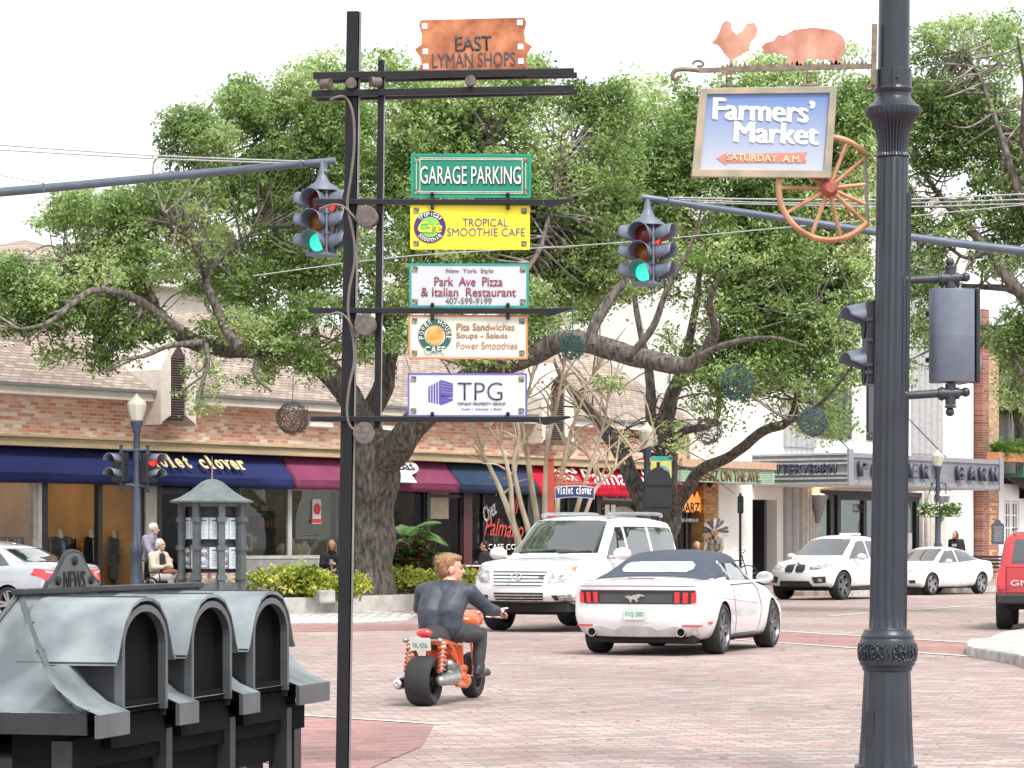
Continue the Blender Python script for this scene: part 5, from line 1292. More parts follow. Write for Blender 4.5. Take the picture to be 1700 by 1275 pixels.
def blackletter(s, x, y, w, h, **k):
  for e in (-2, 0, 2):
    text(s, q3(x + e, y + .3 * e) @ Matrix.Translation((0, 0, .0004 * e)), CRW, mk, 1., (w - 4) / SF, h / SF, .003, 0, **k)
blackletter('Farmers\u2019', 1268, 183, 170, 36); blackletter('Market', 1289, 221, 142, 34)
b = MB(T); b.prism([q2(x, y) for x, y in ((1190, 263), (1207, 253), (1207, 256), (1340, 253), (1336, 262), (1339, 270), (1206, 270), (1206, 274))], .003, None, .001); ar = b.build('arrow', mat('faded_red', (.5, .2, .16), .6), mk, world=True)
text('SATURDAY  A.M.', q3(1268, 262.5) @ Matrix.Translation((0, 0, .003)), mat('cream_ink', (.7, .6, .36), .5), ar, 1., 124 / SF, 11 / SF, .003, .012, world=True)
for x in (1210, 1343):
    b = MB(); b.box(fp(x, 121.5), (.09, .02, .012)); b.box(fp(x, 142 if x < 1300 else 141), (.1, .03, .012))
    for k in range(2):
        c = fp(x, 128 + 8 * k); b.tube([c + V((.014 * math.cos(R(a)), .004 * (k * 2 - 1), .024 * math.sin(R(a)))) for a in range(0, 361, 30)], .006, 6)
    b.build('hanger', RIRON, mk, world=True)
# wagon wheel
WR = mat('rust_orange_wheel', (.42, .19, .09), .6, .3, var=.3, scale=8, c2=(.5, .28, .16))
c = fp(1376, 313, DF + .06); ww = thing('wagon_wheel', 'rusty orange spoked wagon wheel cut flat beside the lamp post', 'wheel', c)
rx, ry = 85 / SF, 86 / SF
T = frame(c, (1, .1, 0), (-.12, 0, 1))
def wp(a, k=1.): return T @ V((rx * k * math.cos(R(a)), ry * k * math.sin(R(a)), 0))
CUT = 1442
arcp = [wp(a) for a in range(44, 322, 6)]
b = MB(); b.tube(arcp, .019, 8, True); b.build('rim', WR, ww, smooth=True, world=True)
b = MB(); b.tube([arcp[0], arcp[-1]], .012, 6); b.build('cut_bar', mat('cut_steel', (.2, .19, .18), .5, .5), ww, world=True)
for a in (7, 40, 68, 102, 128, 150, 180, 210, 249, 284, 318, 338):
    e = wp(a, .98)
    lim = (arcp[0].x + arcp[-1].x) / 2
    k = 1.
    if e.x > lim: k = (lim - c.x) / (e.x - c.x)
    b = MB(); b.tube([c, c.lerp(e, k)], [.017, .011], 7); b.build('spoke', WR, ww, smooth=True, world=True)
b = MB(); b.lathe([(.016, .06), (.03, .06), (.05, .04), (.055, 0), (.05, -.04), (.03, -.05), (.016, -.05)], 20, T=T); b.lathe([(.0, .052), (.017, .052)], 12, T=T); b.build('hub', mat('hub_rust', (.3, .08, .055), .6, .2), ww, smooth=True, world=True)

# ================================================================ TRAFFIC SIGNALS, MAST ARMS, CABLES
ARM = mat('mast_arm_grey', '5b6572', .45, .3, var=.1)
DT = 40.; ST = F / DT
def tp(x, y, d=DT): return P(x, y, d)
def signal(x, y0, y1, rz, label):
    c = tp(x, (y0 + y1) / 2); t = thing('traffic_signal', label, 'traffic signal', c, rz, 'traffic signals over the crossing')
    Hh = (y1 - y0) / ST; sec = Hh / 3
    b = MB(); b.box((0, 0, 0), (.25, .25, Hh)); b.lathe([(.0, .42), (.03, .40), (.05, .24), (.1, .13), (.24, .03), (.25, .0), (.0, .0)], 16, (0, 0, Hh / 2)); b.box((0, 0, -Hh / 2 - .02), (.34, .34, .05))
    for sx in (-1, 1):
        for sy in (-1, 1): b.tube([(sx * .135, sy * .135, -Hh / 2), (sx * .135, sy * .135, Hh / 2)], .022, 8)
    b.build('housing', SIG, t, smooth=True, bevel=.01)
    for f in range(4):
        Rf = Matrix.Rotation(math.pi / 2 * f, 4, 'Z')
        for k in range(3):
            z = Hh / 2 - sec * (k + .5)
            T = Rf @ Matrix.Translation((0, -.125, z)) @ Matrix.Rotation(R(90), 4, 'X')
            lit = (k == 2 and f % 2 == 0) or (k == 0 and f % 2 == 1)
            m = (LRL if lit else LRED, LAM, LGL if lit else LGR)[k]
            b = MB(); b.lathe([(.122, 0), (.126, .02), (.108, .03), (.0, .06)], 22, T=T); L = b.build('lens', m, t, smooth=True)
            rows = []; n = 16
            for j in range(7):
                q = j / 6; rr = .128 + .03 * q; a0 = -50 + 50 * q; a1 = 230 - 50 * q
                rows.append([T @ V((rr * math.cos(R(a)), rr * math.sin(R(a)) + .0, .01 + .25 * q)) for a in [a0 + (a1 - a0) * i / n for i in range(n + 1)]])
            b = MB(); b.grid(rows); o = b.build('visor', [SIG], L, smooth=True); s_ = o.modifiers.new('s', 'SOLIDIFY'); s_.thickness = .006
            b = MB()
            for sx in (-.13, .13): b.box((T @ V((sx, .1, .015))), (.03, .03, .03))
            b.build('latch', SIGD, L)
    return t
signal(535, 318, 421, R(-24), 'grey four-way traffic signal showing green beside the black sign frame')
signal(1075, 375, 469, R(-24), 'grey four-way traffic signal showing green left of the market sign')
def mast(name, label, pts, r0, r1, d0, d1, hang, sigx):
    base = P(*pts[0], d0); t = thing(name, label, 'mast arm', base)
    k = len(pts); q = [P(x, y, d0 + (d1 - d0) * i / (k - 1)) for i, (x, y) in enumerate(pts)]
    # pole standing beyond the frame edge
    b = MB(); c = spline(q, 6); b.tube(c, [r0 + (r1 - r0) * i / (len(c) - 1) for i in range(len(c))], 12); b.build('arm', ARM, t, smooth=True, world=True)
    b = MB(); g0 = V((base.x, base.y, 0)); b.tube([g0, g0 + V((0, 0, base.z + .6))], [.16, .12], 14); b.build('pole', ARM, t, smooth=True, world=True)
    b = MB()
    for p, qd in hang: b.tube([p, qd], .028, 8); b.ell(p.lerp(qd, .45), .05, n=8, m=6)
    for x, y in sigx: 
        cc = P(x, y, d1); b.tube([cc + V((0, .05 * math.cos(R(a)), .06 * math.sin(R(a)))) for a in range(0, 361, 45)], .012, 6)
    b.build('hanger', ARM, t, smooth=True, world=True)
mast('mast_arm', 'grey mast arm sloping in from the left edge over the street', [(-260, 336), (0, 319), (300, 291), (557, 267)], .075, .05, 41, 40, [(tp(541, 268), tp(538, 306))], [(72, 311), (500, 272)])
mast('mast_arm', 'grey mast arm sloping up from the right edge behind the lamp post', [(1900, 436), (1700, 417), (1480, 389), (1065, 327)], .075, .045, 41, 40, [(tp(1074, 330), tp(1075, 364))], [(1111, 334)])
cb = mat('cable_pale', (.34, .34, .35), .6)
def wire(label, lines, r=.011, d=40):
    b = MB()
    for pts in lines: b.tube(spline([P(x, y, d) for x, y in pts], 5), r, 5)
    t = b.build('overhead_cable', cb, None, smooth=True); tag(t, label, 'cable', 'overhead cables')
wire('pale span cables running from the left mast arm tip to the left edge, upper one', [[(-80, 237), (0, 241), (250, 258), (505, 268)]], d=40)
wire('pale span cables running from the left mast arm tip to the left edge, lower one', [[(-80, 246), (0, 249), (250, 263), (505, 272)]], d=40.1)
wire('short pale cable dropping to the left mast arm from the left edge', [[(-80, 280), (0, 291), (70, 304)]], .008)
wire('pale span cable from the right mast arm tip to the right edge, highest', [[(1112, 328), (1300, 331), (1500, 331), (1700, 322), (1800, 318)]])
wire('pale span cable from the right mast arm tip to the right edge, middle', [[(1112, 331), (1300, 337), (1500, 337), (1700, 331), (1800, 328)]], .009, 40.1)
wire('pale span cable from the right mast arm tip to the right edge, lowest', [[(1112, 335), (1300, 340), (1500, 343), (1700, 338), (1800, 336)]], .009, 40.2)
wire('thin pale wire crossing behind the hanging signs up to the right', [[(420, 458), (680, 425), (1000, 405), (1300, 378), (1500, 360), (1700, 340)]], .009, 46)

# ================================================================ NEWS RACK (left foreground)
NA = V((.255, .967, 0)); NB = V((.967, -.255, 0)); N0 = P(143, 1185, 10.); NO = V((N0.x, N0.y, 0)); NZ = N0.z     # front near eave corner
NM = frame(NO, NB, NA)                       # x = out of the front, y = along the rack, z up
NZ_R = 1.262; NL = 2.48; HP = .36; WD = .41
PAT = mat('patina_zinc', '666e72', .5, .35, var=.25, scale=4, c2='8b9497', bump=.08, bscale=20); PATD = mat('dark_zinc', '37383b', .5, .5, var=.2, scale=8); ZEDGE = mat('zinc_edge', '626669', .45, .6, var=.15); BOX_SHADE = mat('box_black', (.007, .007, .008), .9, spec=.08)
nr = thing('news_rack', 'zinc roofed newspaper rack with three arched openings and a lettered crest', 'news rack', NO, math.atan2(NB.y, NB.x))
def rprof(s): return NZ_R - (NZ_R - NZ) * (1 - (1 - s) ** 1.75)
K = 12
rows = []
for k in range(K + 1):
    s = k / K; x = -WD + WD * s; e = HP * (1 - s); rows.append([(x, y, rprof(s)) for y in [e + (NL - 2 * e) * j / 20 for j in range(21)]])
b = MB(); b.grid(rows)
rb = [[(-2 * WD - p[0], p[1], p[2]) for p in r] for r in rows]; b.grid(rb)
for sgn in (0, 1):
    hr = []
    for k in range(K + 1):
        s = k / K; y = HP * (1 - s); y = y if not sgn else NL - y; w = WD * s; hr.append([(-WD + w * q, y, rprof(s)) for q in (-1, -.5, 0, .5, 1)])
    b.grid(hr)
b.build('roof', PAT, nr, smooth=True, sharp=50)
b = MB()
for sx in (0, 1):
    for sy in (0, 1):
        pts = []
        for k in range(K + 1):
            s = k / K; x = -WD + WD * s * (1 if sx == 0 else -1); y = HP * (1 - s); y = y if not sy else NL - y; pts.append(V((x, y, rprof(s) + .004)))
        b.tube(pts, .011, 4); 
        for k in range(2, K + 1, 2): b.ell(pts[k] + V((.012, -.006, .008)), .0045, n=6, m=4); b.ell(pts[k] + V((-.016, -.004, .006)), .0045, n=6, m=4)
    x = -WD
b.build('hip_seam', ZEDGE, nr)
b = MB(); zt = NZ_R
b.box((-WD, NL / 2, zt + .008), (.05, NL - 2 * HP + .06, .022)); b.build('ridge_cap', PATD, nr, bevel=.004)
# eave band all round
b = MB(); eh = .075
b.b2((-2 * WD - .004, -.006, NZ - eh), (.004, .006, NZ - .001)); b.b2((-2 * WD - .004, NL - .006, NZ - eh), (.004, NL + .006, NZ - .001)); b.b2((-2 * WD - .006, .0062, NZ - eh + .001), (-2 * WD + .006, NL - .0062, NZ - .002)); b.build('eave_band', PATD, nr)
BAYS = (.50, 1.18, 1.86)
HWD = .195
def arch(hw, z0, zs, zt, n=12):
    """round-headed outline in (along, height)"""
    r = [(-hw, z0), (-hw, zs)]
    for i in range(1, n): a = math.pi * (1 - i / n); r.append((hw * math.cos(a), zs + (zt - zs) * math.sin(a)))
    return r + [(hw, zs), (hw, z0)]
for bc in BAYS:
    dm = MB()
    T = frame(V((0, bc, 0)), (0, 1, 0), (0, 0, 1))    # plane of the opening; its z points outwards (+x)
    zs, ztp = 1.07, 1.2
    # curved hood: ogee with little flared eaves
    prof = [(-.285, zs - .045), (-.262, zs - .02), (-.24, zs + .03), (-.20, zs + .10), (-.13, zs + .156), (-.06, zs + .176), (0, zs + .18), (.06, zs + .176), (.13, zs + .156), (.20, zs + .10), (.24, zs + .03), (.262, zs - .02), (.285, zs - .045)]
    b = MB()
    for z0_, z1_ in ((-.36, .022),):
        rows = [[T @ V((p[0], p[1] + dz, zz)) for p in prof] for zz, dz in ((z1_, 0), (z0_, 0))]
        b.grid(rows); rows2 = [[T @ V((p[0], p[1] - .012, zz)) for p in prof] for zz in (z1_, z0_)]; b.grid(rows2)
        b.grid([[T @ V((p[0], p[1], z1_)) for p in prof], [T @ V((p[0], p[1] - .012, z1_)) for p in prof]])
    hd = b.build('dormer_hood', PAT, nr, smooth=True, sharp=50)
    b = MB(); b.tube([T @ V((0, zs + .178, .02)), T @ V((0, zs + .178, -.36))], .007, 6)
    for sx in (-1, 1): b.ell(T @ V((sx * .25, zs - .01, .0)), .006, n=6, m=4)
    b.build('hood_seam', PATD, hd)
    # cheeks
    zb = NZ - .02
    for sx in (-1, 1):
        b = MB(); b.box(T @ V((sx * .212, (zb + zs) / 2 - .01, -.17)), (.36, .012, zs - zb + .03)); b.build('cheek', PATD, nr)
    # arched front frame; shallow black plate paints in the deep mouth's shade
    b = MB(); b.ring([(p[0], p[1]) for p in arch(HWD + .024, zb, zs + .01, ztp + .024)], [(p[0], p[1]) for p in arch(HWD, zb, zs + .01, ztp)], .03, T, -.012); b.build('arch_frame', ZEDGE, nr)
    b = MB(); b.prism(arch(HWD + .02, NZ - .11, zs + .01, ztp + .02), .01, T, -.055)
    b.grid([[T @ V((p[0], p[1], zz)) for p in arch(HWD + .006, NZ - .1, zs + .01, ztp + .006)] for zz in (-.012, -.05)])
    b.prism([(-HWD - .06, NZ - .14), (HWD + .06, NZ - .14), (HWD + .06, NZ - .08), (HWD, NZ + .02), (-HWD, NZ + .02), (-HWD - .06, NZ - .08)], .03, T, -.04)
    b.build('opening', BOX_SHADE, nr)
    # black box door under each opening
    b = MB(); b.b2((-.62, bc - .3, .12), (-.12, bc + .3, NZ - .16)); bx = b.build('news_box', mat('box_%d' % int(bc * 10), ((.03, .03, .032), (.035, .033, .03), (.03, .032, .035))[BAYS.index(bc)], .35), nr, bevel=.015)
    b = MB(); b.b2((-.119, bc - .24, .46), (-.11, bc + .24, NZ - .24)); b.build('window', mat('box_window', (.03, .035, .04), .06, spec=.8), bx)
    b = MB(); b.b2((-.119, bc - .2, .2), (-.112, bc + .2, .34)); b.build('label_strip', mat('box_label_%d' % BAYS.index(bc), ((.45, .42, .36), (.5, .14, .05), (.5, .5, .46))[BAYS.index(bc)], .5, var=.3, scale=20), bx)
    b = MB(); b.b2((-.1, bc + .3, .0), (-.02, bc + .36, NZ - .1)); b.build('rack_post', PATD, nr)
# skirts between the arches: flared eave pieces with a deep edge
edges = [(-.02, BAYS[0] - HWD - .045)] + [(BAYS[i] + HWD + .045, BAYS[i + 1] - HWD - .045) for i in range(2)] + [(BAYS[2] + HWD + .045, NL + .02)]
for a, c in edges:
    b = MB(); prof = [(-.16, NZ + .16), (-.10, NZ + .085), (-.03, NZ + .03), (.055, NZ - .005), (.055, NZ - .085), (.04, NZ - .085), (.04, NZ - .02)]
    b.grid([[(p[0], a + (c - a) * j, p[1]) for j in (0, .5, 1)] for p in prof[:4]]); b.build('skirt', PAT, nr, smooth=True)
    b = MB(); b.b2((.04, a, NZ - .085), (.056, c, NZ - .004)); b.build('skirt_edge', ZEDGE, nr)
# lower fascia and corner posts
b = MB(); b.b2((-.3, .05, NZ - .32), (-.075, NL - .05, NZ - .06)); b.build('housing', BOX_SHADE, nr)  # added black back-fill, closes gaps behind the arches with painted shade
b = MB(); b.b2((-.06, .02, NZ - .2), (-.045, NL - .02, NZ - .09)); b.build('lower_fascia', BOX_SHADE, nr)
for x in (-.1, -2 * WD + .1):
    for y in (.08, NL - .08): b = MB(); b.box((x, y, (NZ - .1) / 2), (.09, .09, NZ - .1)); b.build('rack_post', PATD, nr)
b = MB(); b.b2((-2 * WD + .06, .1, .1), (-.66, NL - .1, NZ - .1)); b.build('back_panel', BOX_SHADE, nr)
# lettered crest on the ridge
cy = .36 + .44
T = frame(V((-WD + .012, cy, NZ_R)), (0, 1, 0), (0, 0, 1))
crest = [(-.27, .0), (-.235, .035), (-.19, .052), (-.15, .075), (-.115, .105), (-.085, .132), (-.05, .148), (0, .153), (.05, .148), (.085, .132), (.115, .105), (.15, .075), (.19, .052), (.235, .035), (.27, .0)]
b = MB(); b.prism(crest, .016, T, -.008); cr_ = b.build('crest', ZEDGE, nr)
b = MB(); b.tube([T @ V((p[0], p[1], .0)) for p in crest], .01, 6); b.build('crest_rim', PATD, cr_)
text('NEWS', T @ Matrix.Translation((0, .045, .009)), DARKM, cr_, 1., .2, .07, .003, .012, world=False)
b = MB()
for x, y in ((0, .118), (-.155, .045), (.155, .045)): b.lathe([(.0, .012), (.016, .01), (.018, 0)], 12, T=T @ Matrix.Translation((x, y, .008)))
b.build('rosettes', DARKM, cr_)

# ================================================================ POSTER KIOSK
DK = 57.; SK = F / DK
def kp(x, y): return P(x, y, DK)
base = kp(352, 985); base.z = .14
kz = lambda y: CH - (y - HY) / SK - base.z
ko = thing('poster_kiosk', 'grey octagonal poster kiosk with bell-shaped roof behind the news rack', 'kiosk', base, R(22.5))
KM = mat('kiosk_grey', '5b6063', .5, .4, var=.12)
b = MB(); b.lathe([(70 / SK * 1.02, kz(835)), (73 / SK, kz(832)), (56 / SK, kz(826)), (40 / SK, kz(817)), (28 / SK, kz(808)), (18 / SK, kz(800)), (8 / SK, kz(796)), (.0, kz(795))], 8); b.build('roof', mat('kiosk_roof', '747e82', .5, .4, var=.12), ko)
b = MB(); b.tube([(0, 0, kz(797)), (0, 0, kz(776)), (0, 0, kz(758))], [.02, .015, .006], 6); b.build('spire', mat('spire_copper', (.3, .2, .17), .5, .4), ko)
rk = 54 / SK
b = MB(); b.lathe([(rk, kz(842)), (rk * 1.05, kz(836)), (rk, kz(835))], 8); b.lathe([(rk, .0), (rk, .5), (rk * .96, .52)], 8); b.build('band', KM, ko)
for k in range(8):
    a = R(45 * k); b = MB(); p = V((rk * .97 * math.cos(a), rk * .97 * math.sin(a), 0)); b.box(p + V((0, 0, kz(835) / 2)), (.12, .13, kz(835)), Matrix.Rotation(a, 3, 'Z'))
    for z in (.62, 1.2, 1.75): b.box(p * 1.04 + V((0, 0, z)), (.13, .19, .1), Matrix.Rotation(a, 3, 'Z'))
    b.build('post', KM, ko)
b = MB(); b.lathe([(.0, .5), (rk * .78, .5), (rk * .78, kz(838)), (0, kz(838))], 8); b.build('core', mat('kiosk_core', (.07, .05, .05), .7), ko)
PAPER = mat('paper', (.66, .67, .7), .7, var=.05); INK = mat('paper_ink', (.14, .14, .17), .7); PINK = mat('pink_poster', (.5, .2, .24), .6, var=.4, scale=9, c2=(.62, .5, .36)); RPOST = mat('red_poster', (.32, .09, .1), .6, var=.6, scale=8, c2=(.4, .4, .45))
for k in range(8):
    a = R(45 * k + 22.5); ap = rk * .80
    T = frame(V((ap * math.cos(a), ap * math.sin(a), 0)), (-math.sin(a), math.cos(a), 0), (0, 0, 1))
    for sx in (-.125, .115):
        for z, hh, m in ((1.58, .42, PAPER), (1.0, .42, RPOST if sx < 0 else PAPER), (.42 + .08, .42, PINK)):
            pb_ = MB(T); pb_.box((sx, z, .012), (.225, hh, .006)); po = pb_.build('poster', m, ko)
            if m is PAPER:
                ib = MB(T); 
                ib.box((sx, z + .15, .0165), (.13, .03, .002))
                for j in range(8): ib.box((sx - .01, z + .09 - .035 * j, .0165), (.13 - .03 * (j % 3), .008, .002))
                ib.build('print_lines', INK, po)
            elif m is RPOST:
                ib = MB(T); ib.box((sx, z + .14, .0165), (.15, .06, .002)); ib.prism(circ(.05, 12, (sx, z - .02)), .003, None, .0155); ib.box((sx, z - .16, .0165), (.15, .03, .002)); ib.build('print', PAPER, po)
            else:
                ib = MB(T); ib.box((sx, z + .13, .0165), (.14, .05, .002)); ib.prism(circ(.06, 12, (sx, z - .03)), .003, None, .0155); ib.build('print', mat('poster_cream', (.6, .52, .36), .6), po)
    g = MB(T); g.box((0, kz(838) / 2 + .25, .09), (.5, kz(838) - .55, .008)); g.build('pane', glass_mat('kiosk_glass', (.92, .94, .94), .0), ko)

# ================================================================ STREET LAMPS FURTHER OFF
LGLOBE = mat('frosted_globe', (.62, .6, .5), .35, var=.06, trans=.25)
FPOST = mat('far_post_grey', '3d4654', .45, .2)
def street_lamp(x, ytop, ybase_z, d, label, wpx, gl=1.):
    s = F / d; base = P(x, 900, d); base.z = ybase_z; t = thing('street_lamp', label, 'street lamp', base, 0, 'acorn globe street lamps')
    z = lambda y: CH - (y - HY) / s - ybase_z
    k = gl / s
    yb = ytop + 45 * gl
    b = MB(); b.lathe([(r * k, z(ytop + y * gl)) for r, y in ((8.5, 45), (11, 38), (14, 28), (16, 17), (15.2, 13), (10, 8), (5, 4), (3, 1), (0, -2))], 8); b.build('globe', LGLOBE, t, smooth=True, sharp=20)
    zz = z(yb); b = MB(); b.lathe([(.0, zz + .02), (10 * k, zz + .02), (10.5 * k, zz - .03), (8 * k, zz - .1), (7 * k, zz - .14), (7.5 * k, zz - .2), (5.5 * k, zz - .24), (6 * k, zz - .6), (8 * k, 1.3), (11 * k, 1.25), (11 * k, 1.1), (9 * k, 1.05), (11 * k, .3), (14 * k, .25), (15 * k, .0)], 24, flute=(12, .012, .3, zz - .62)); b.build('post', FPOST, t, smooth=True, sharp=40)
    return t
d = 57.5; l1 = street_lamp(227, 655, .14, d, 'street lamp carrying two signals beside the elderly couple', 14)
def far_signal(x, y0, y1, d, rz, label, px_):
    s = F / d; c = P(x, (y0 + y1) / 2, d); t = thing('pedestrian_signal', label, 'pedestrian signal', c, rz, 'signals on the far lamp'); h = (y1 - y0) / s
    b = MB(); b.box((0, .05, 0), (.28, .2, h)); b.build('housing', SIGD, t, bevel=.02)
    for k in (0, 1):
        T = Matrix.Translation((0, -.05, h * (.25 - .5 * k))) @ Matrix.Rotation(R(90), 4, 'X')
        b = MB(); b.lathe([(.11, 0), (.115, .01), (.0, .03)], 16, T=T); L = b.build('lens', LRL if (k == 0 and rz > 0) else mat('lens_off', (.03, .035, .04), .3), t, smooth=True)
        rows = [[T @ V(((.12 + .02 * q) * math.cos(R(a)), (.12 + .02 * q) * math.sin(R(a)), .28 * q)) for a in range(-30 + int(30 * q), 211 - int(30 * q), 15 if q == 0 else 12)][:16] for q in (0, 1)]
        b = MB(); b.grid(rows); o = b.build('visor', SIG, L, smooth=True); s_ = o.modifiers.new('s', 'SOLIDIFY'); s_.thickness = .01
    b = MB()
    for sy in (1, -1):
        b2 = V((0, .08, sy * (h / 2 + .06))); b.tube([b2, b2 + V((px_, 0, 0))] if rz == 0 else [b2, b2 + Matrix.Rotation(-rz, 3, 'Z') @ V((px_, 0, 0))], .03, 8); b.tube([V((0, .08, sy * h / 2)), b2 + V((0, 0, sy * .06))], .035, 8); b.ell(b2 + V((0, 0, sy * .09)), .04, n=8, m=6)
    b.build('bracket', FPOST, t, smooth=True)
far_signal(197, 752, 800, 57.4, R(-30), 'dark two-lens signal with unlit hoods left of the far lamp', .32)
far_signal(250, 752, 802, 57.4, R(50), 'two-lens signal showing red right of the far lamp', -.3)
l2 = street_lamp(1074, 702, .14, 63., 'street lamp with round badge banner behind the white off-road car', 14, .9)
d = 82.; l3 = street_lamp(1557, 747, .14, d, 'street lamp with two flower baskets in front of the marquee', 9, .62)
# flower baskets
s = F / d
for x in (1542, 1578):
    c = P(x, 845, d); hb = thing('flower_basket', 'hanging basket of white flowers on the %s of the lamp' % ('left' if x < 1557 else 'right'), 'flower basket', c, 0, 'baskets on the lamp')
    b = MB(); b.lathe([(.0, -.2), (.18, -.15), (.28, .02), (.26, .02), (0, -.05)], 14); b.build('basket', mat('coir', (.12, .09, .05), .9), hb)
    top = P(1548 if x < 1557 else 1570, 802, d) - c; b = MB()
    for a in (0, 2.1, 4.2): b.tube([V((.27 * math.cos(a), .27 * math.sin(a), .02)), top], .008, 4)
    b.build('chain', IRON, hb)
    rn = random.Random(x); c1, c2 = [], []
    for i in range(900):
        a = rn.uniform(0, 6.28); r = rn.uniform(0, .4) ** .7 * .6; p = np.array(V((r * math.cos(a), r * math.sin(a), rn.uniform(-.22, .16)))); (c1 if rn.random() < .6 else c2).append(p)
    o = leaves('foliage', c1, .3, .09, .06, leaf_mat('basket_leaves', [lin('2f5218'), lin('5d8a2e')]), None, 3); o.parent = hb
    o = leaves('blossoms', c2, .3, .07, .07, leaf_mat('white_petals', [lin('c8d0b0'), lin('eef0e6')]), None, 4); o.parent = hb
b = MB(); ba = P(1557, 802, d); 
for q in (-1, 1): b.tube(spline([ba, ba + V((q * .14, 0, .03)), ba + V((q * .2, 0, -.03)), ba + V((q * .14, 0, -.08))], 4), .018, 6); b.tube(spline([ba + V((0, 0, -.3)), ba + V((q * .08, 0, -.2)), ba + V((q * .05, 0, -.1))], 4), .014, 6)
b.tube([ba + V((-.22, 0, 0)), ba + V((.22, 0, 0))], .02, 6); b.build('basket_bracket', FPOST, l3, world=True)
# banner on the middle lamp
d = 63.; s = F / d
M = frame(P(1098, 782, d - .1), (1, .1, 0), (0, 0, 1)); bn = thing('banner', 'small yellow banner with round blue and green badge on the lamp', 'banner', M.translation.copy())
b = MB(M); b.box((0, 0, 0), (34 / s, 48 / s, .01)); b.build('cloth', mat('banner_yellow', (.5, .52, .14), .7, var=.15), bn, world=True)
b = MB(M); b.box((0, 21 / s, .008), (34 / s, 7 / s, .004)); b.build('top_band', mat('banner_teal', (.03, .3, .26), .7), bn, world=True)
b = MB(M); b.prism(circ(15 / s, 20, (0, -6 / s)), .004, None, .006); bd = b.build('badge', mat('banner_blue', (.1, .26, .42), .7), bn, world=True)
b = MB(M); b.prism(circ(11 / s, 20, (0, -6 / s)), .004, None, .008); b.build('badge_centre', mat('banner_pale', (.5, .62, .62), .7, var=.4, scale=14), bd, world=True)
b = MB(); b.tube([P(1076, 758, d), P(1117, 760, d - .1)], .018, 6); b.build('banner_rod', FPOST, bn, world=True)
# square dark signs seen from behind, on their posts
def back_sign(x, y0, y1, w, d, label, crest=False):
    s = F / d; base = P(x, 900, d); base.z = 0; t = thing('sign_post', label, 'sign', base)
    b = MB(); b.tube([(0, 0, 0), (0, 0, CH - (y0 - 22 * crest - HY) / s + .06)], .035, 8); b.build('post', BLK, t)
    b = MB(); M = frame(V((0, -.05, CH - ((y0 + y1) / 2 - HY) / s)), (1, 0, 0), (0, 0, 1)); hh = (y1 - y0) / s; ww_ = w / s; b.prism(rrect(ww_, hh, .05), .03, M)
    if crest: b.prism([(-.26, hh / 2 - .02), (-.2, hh / 2 + .12), (-.08, hh / 2 + .2), (.0, hh / 2 + .23), (.08, hh / 2 + .2), (.2, hh / 2 + .12), (.26, hh / 2 - .02)], .028, M)
    b.build('panel', BLK, t)
    b = MB()
    for z in (-.32, .32): b.box((0, -.1, CH - ((y0 + y1) / 2 - HY) / s + z * hh), (ww_ * .98, .03, .035))
    b.build('brace', BLK, t)
back_sign(1093, 794, 850, 45, 57., 'black square sign with a shaped crest, back turned, in front of the leaning oak', True)
back_sign(1229, 823, 853, 10, 75., 'slim dark sign on a thin post before the white wall')
# hanging blue sign on a red post
d = 58.5; s = F / d
base = P(915, 985, d); base.z = .2; t = thing('shop_sign_post', 'red post with scrolled arm carrying a curved navy sign', 'sign', base)
RP = mat('red_post_paint', (.34, .06, .03), .55)
b = MB(); b.b2(P(909, 766, d - .07), V((P(920, 900, d).x, d + .07, .2))); b.ell(P(914.5, 762, d), .06, n=10, m=6); b.build('post', RP, t, world=True)
b = MB(); b.tube([P(920, 803, d), P(992, 803, d)], .02, 6)
for cx, cy, r in ((932, 785, 12), (944, 795, 9), (958, 797, 7), (928, 797, 7)):
    b.tube([P(cx + r * (1 - k / 22) * math.cos(k * .5), cy + r * (1 - k / 22) * math.sin(k * .5), d) for k in range(18)], .02, 6)
b.build('scroll_arm', mat('rust_scroll', (.36, .12, .06), .6), t, world=True)
M = frame(P(954, 819, d - .03), (1, 0, 0), (-.02, 0, 1))
ol = [(-33 + 66 * i / 10, 10 + 3.5 * math.sin(math.pi * i / 10)) for i in range(11)] + [(33 - 66 * i / 10, -10 + 3.5 * math.sin(math.pi * i / 10) * 1.) for i in range(11)]
b = MB(M); b.ring([(x / s, y / s) for x, y in ol], [(x / s * .96, y / s * .86) for x, y in ol], .05, None, -.025); b.build('rim', mat('pale_blue_rim', (.4, .44, .55), .6), t, world=True)
b = MB(M); b.prism([(x / s * .96, y / s * .86) for x, y in ol], .04, None, -.02); sn = b.build('panel', mat('sign_navy', (.02, .03, .12), .5), t, world=True)
letters('violet clover', M @ Matrix.Translation((0, -.02, .022)), LETW, sn, 58 / s, .12, .02, .006)
b = MB(); b.tube([P(930, 804, d), P(930, 809, d)], .01, 5); b.tube([P(978, 804, d), P(978, 809, d)], .01, 5); b.build('hanger', IRON, t, world=True)

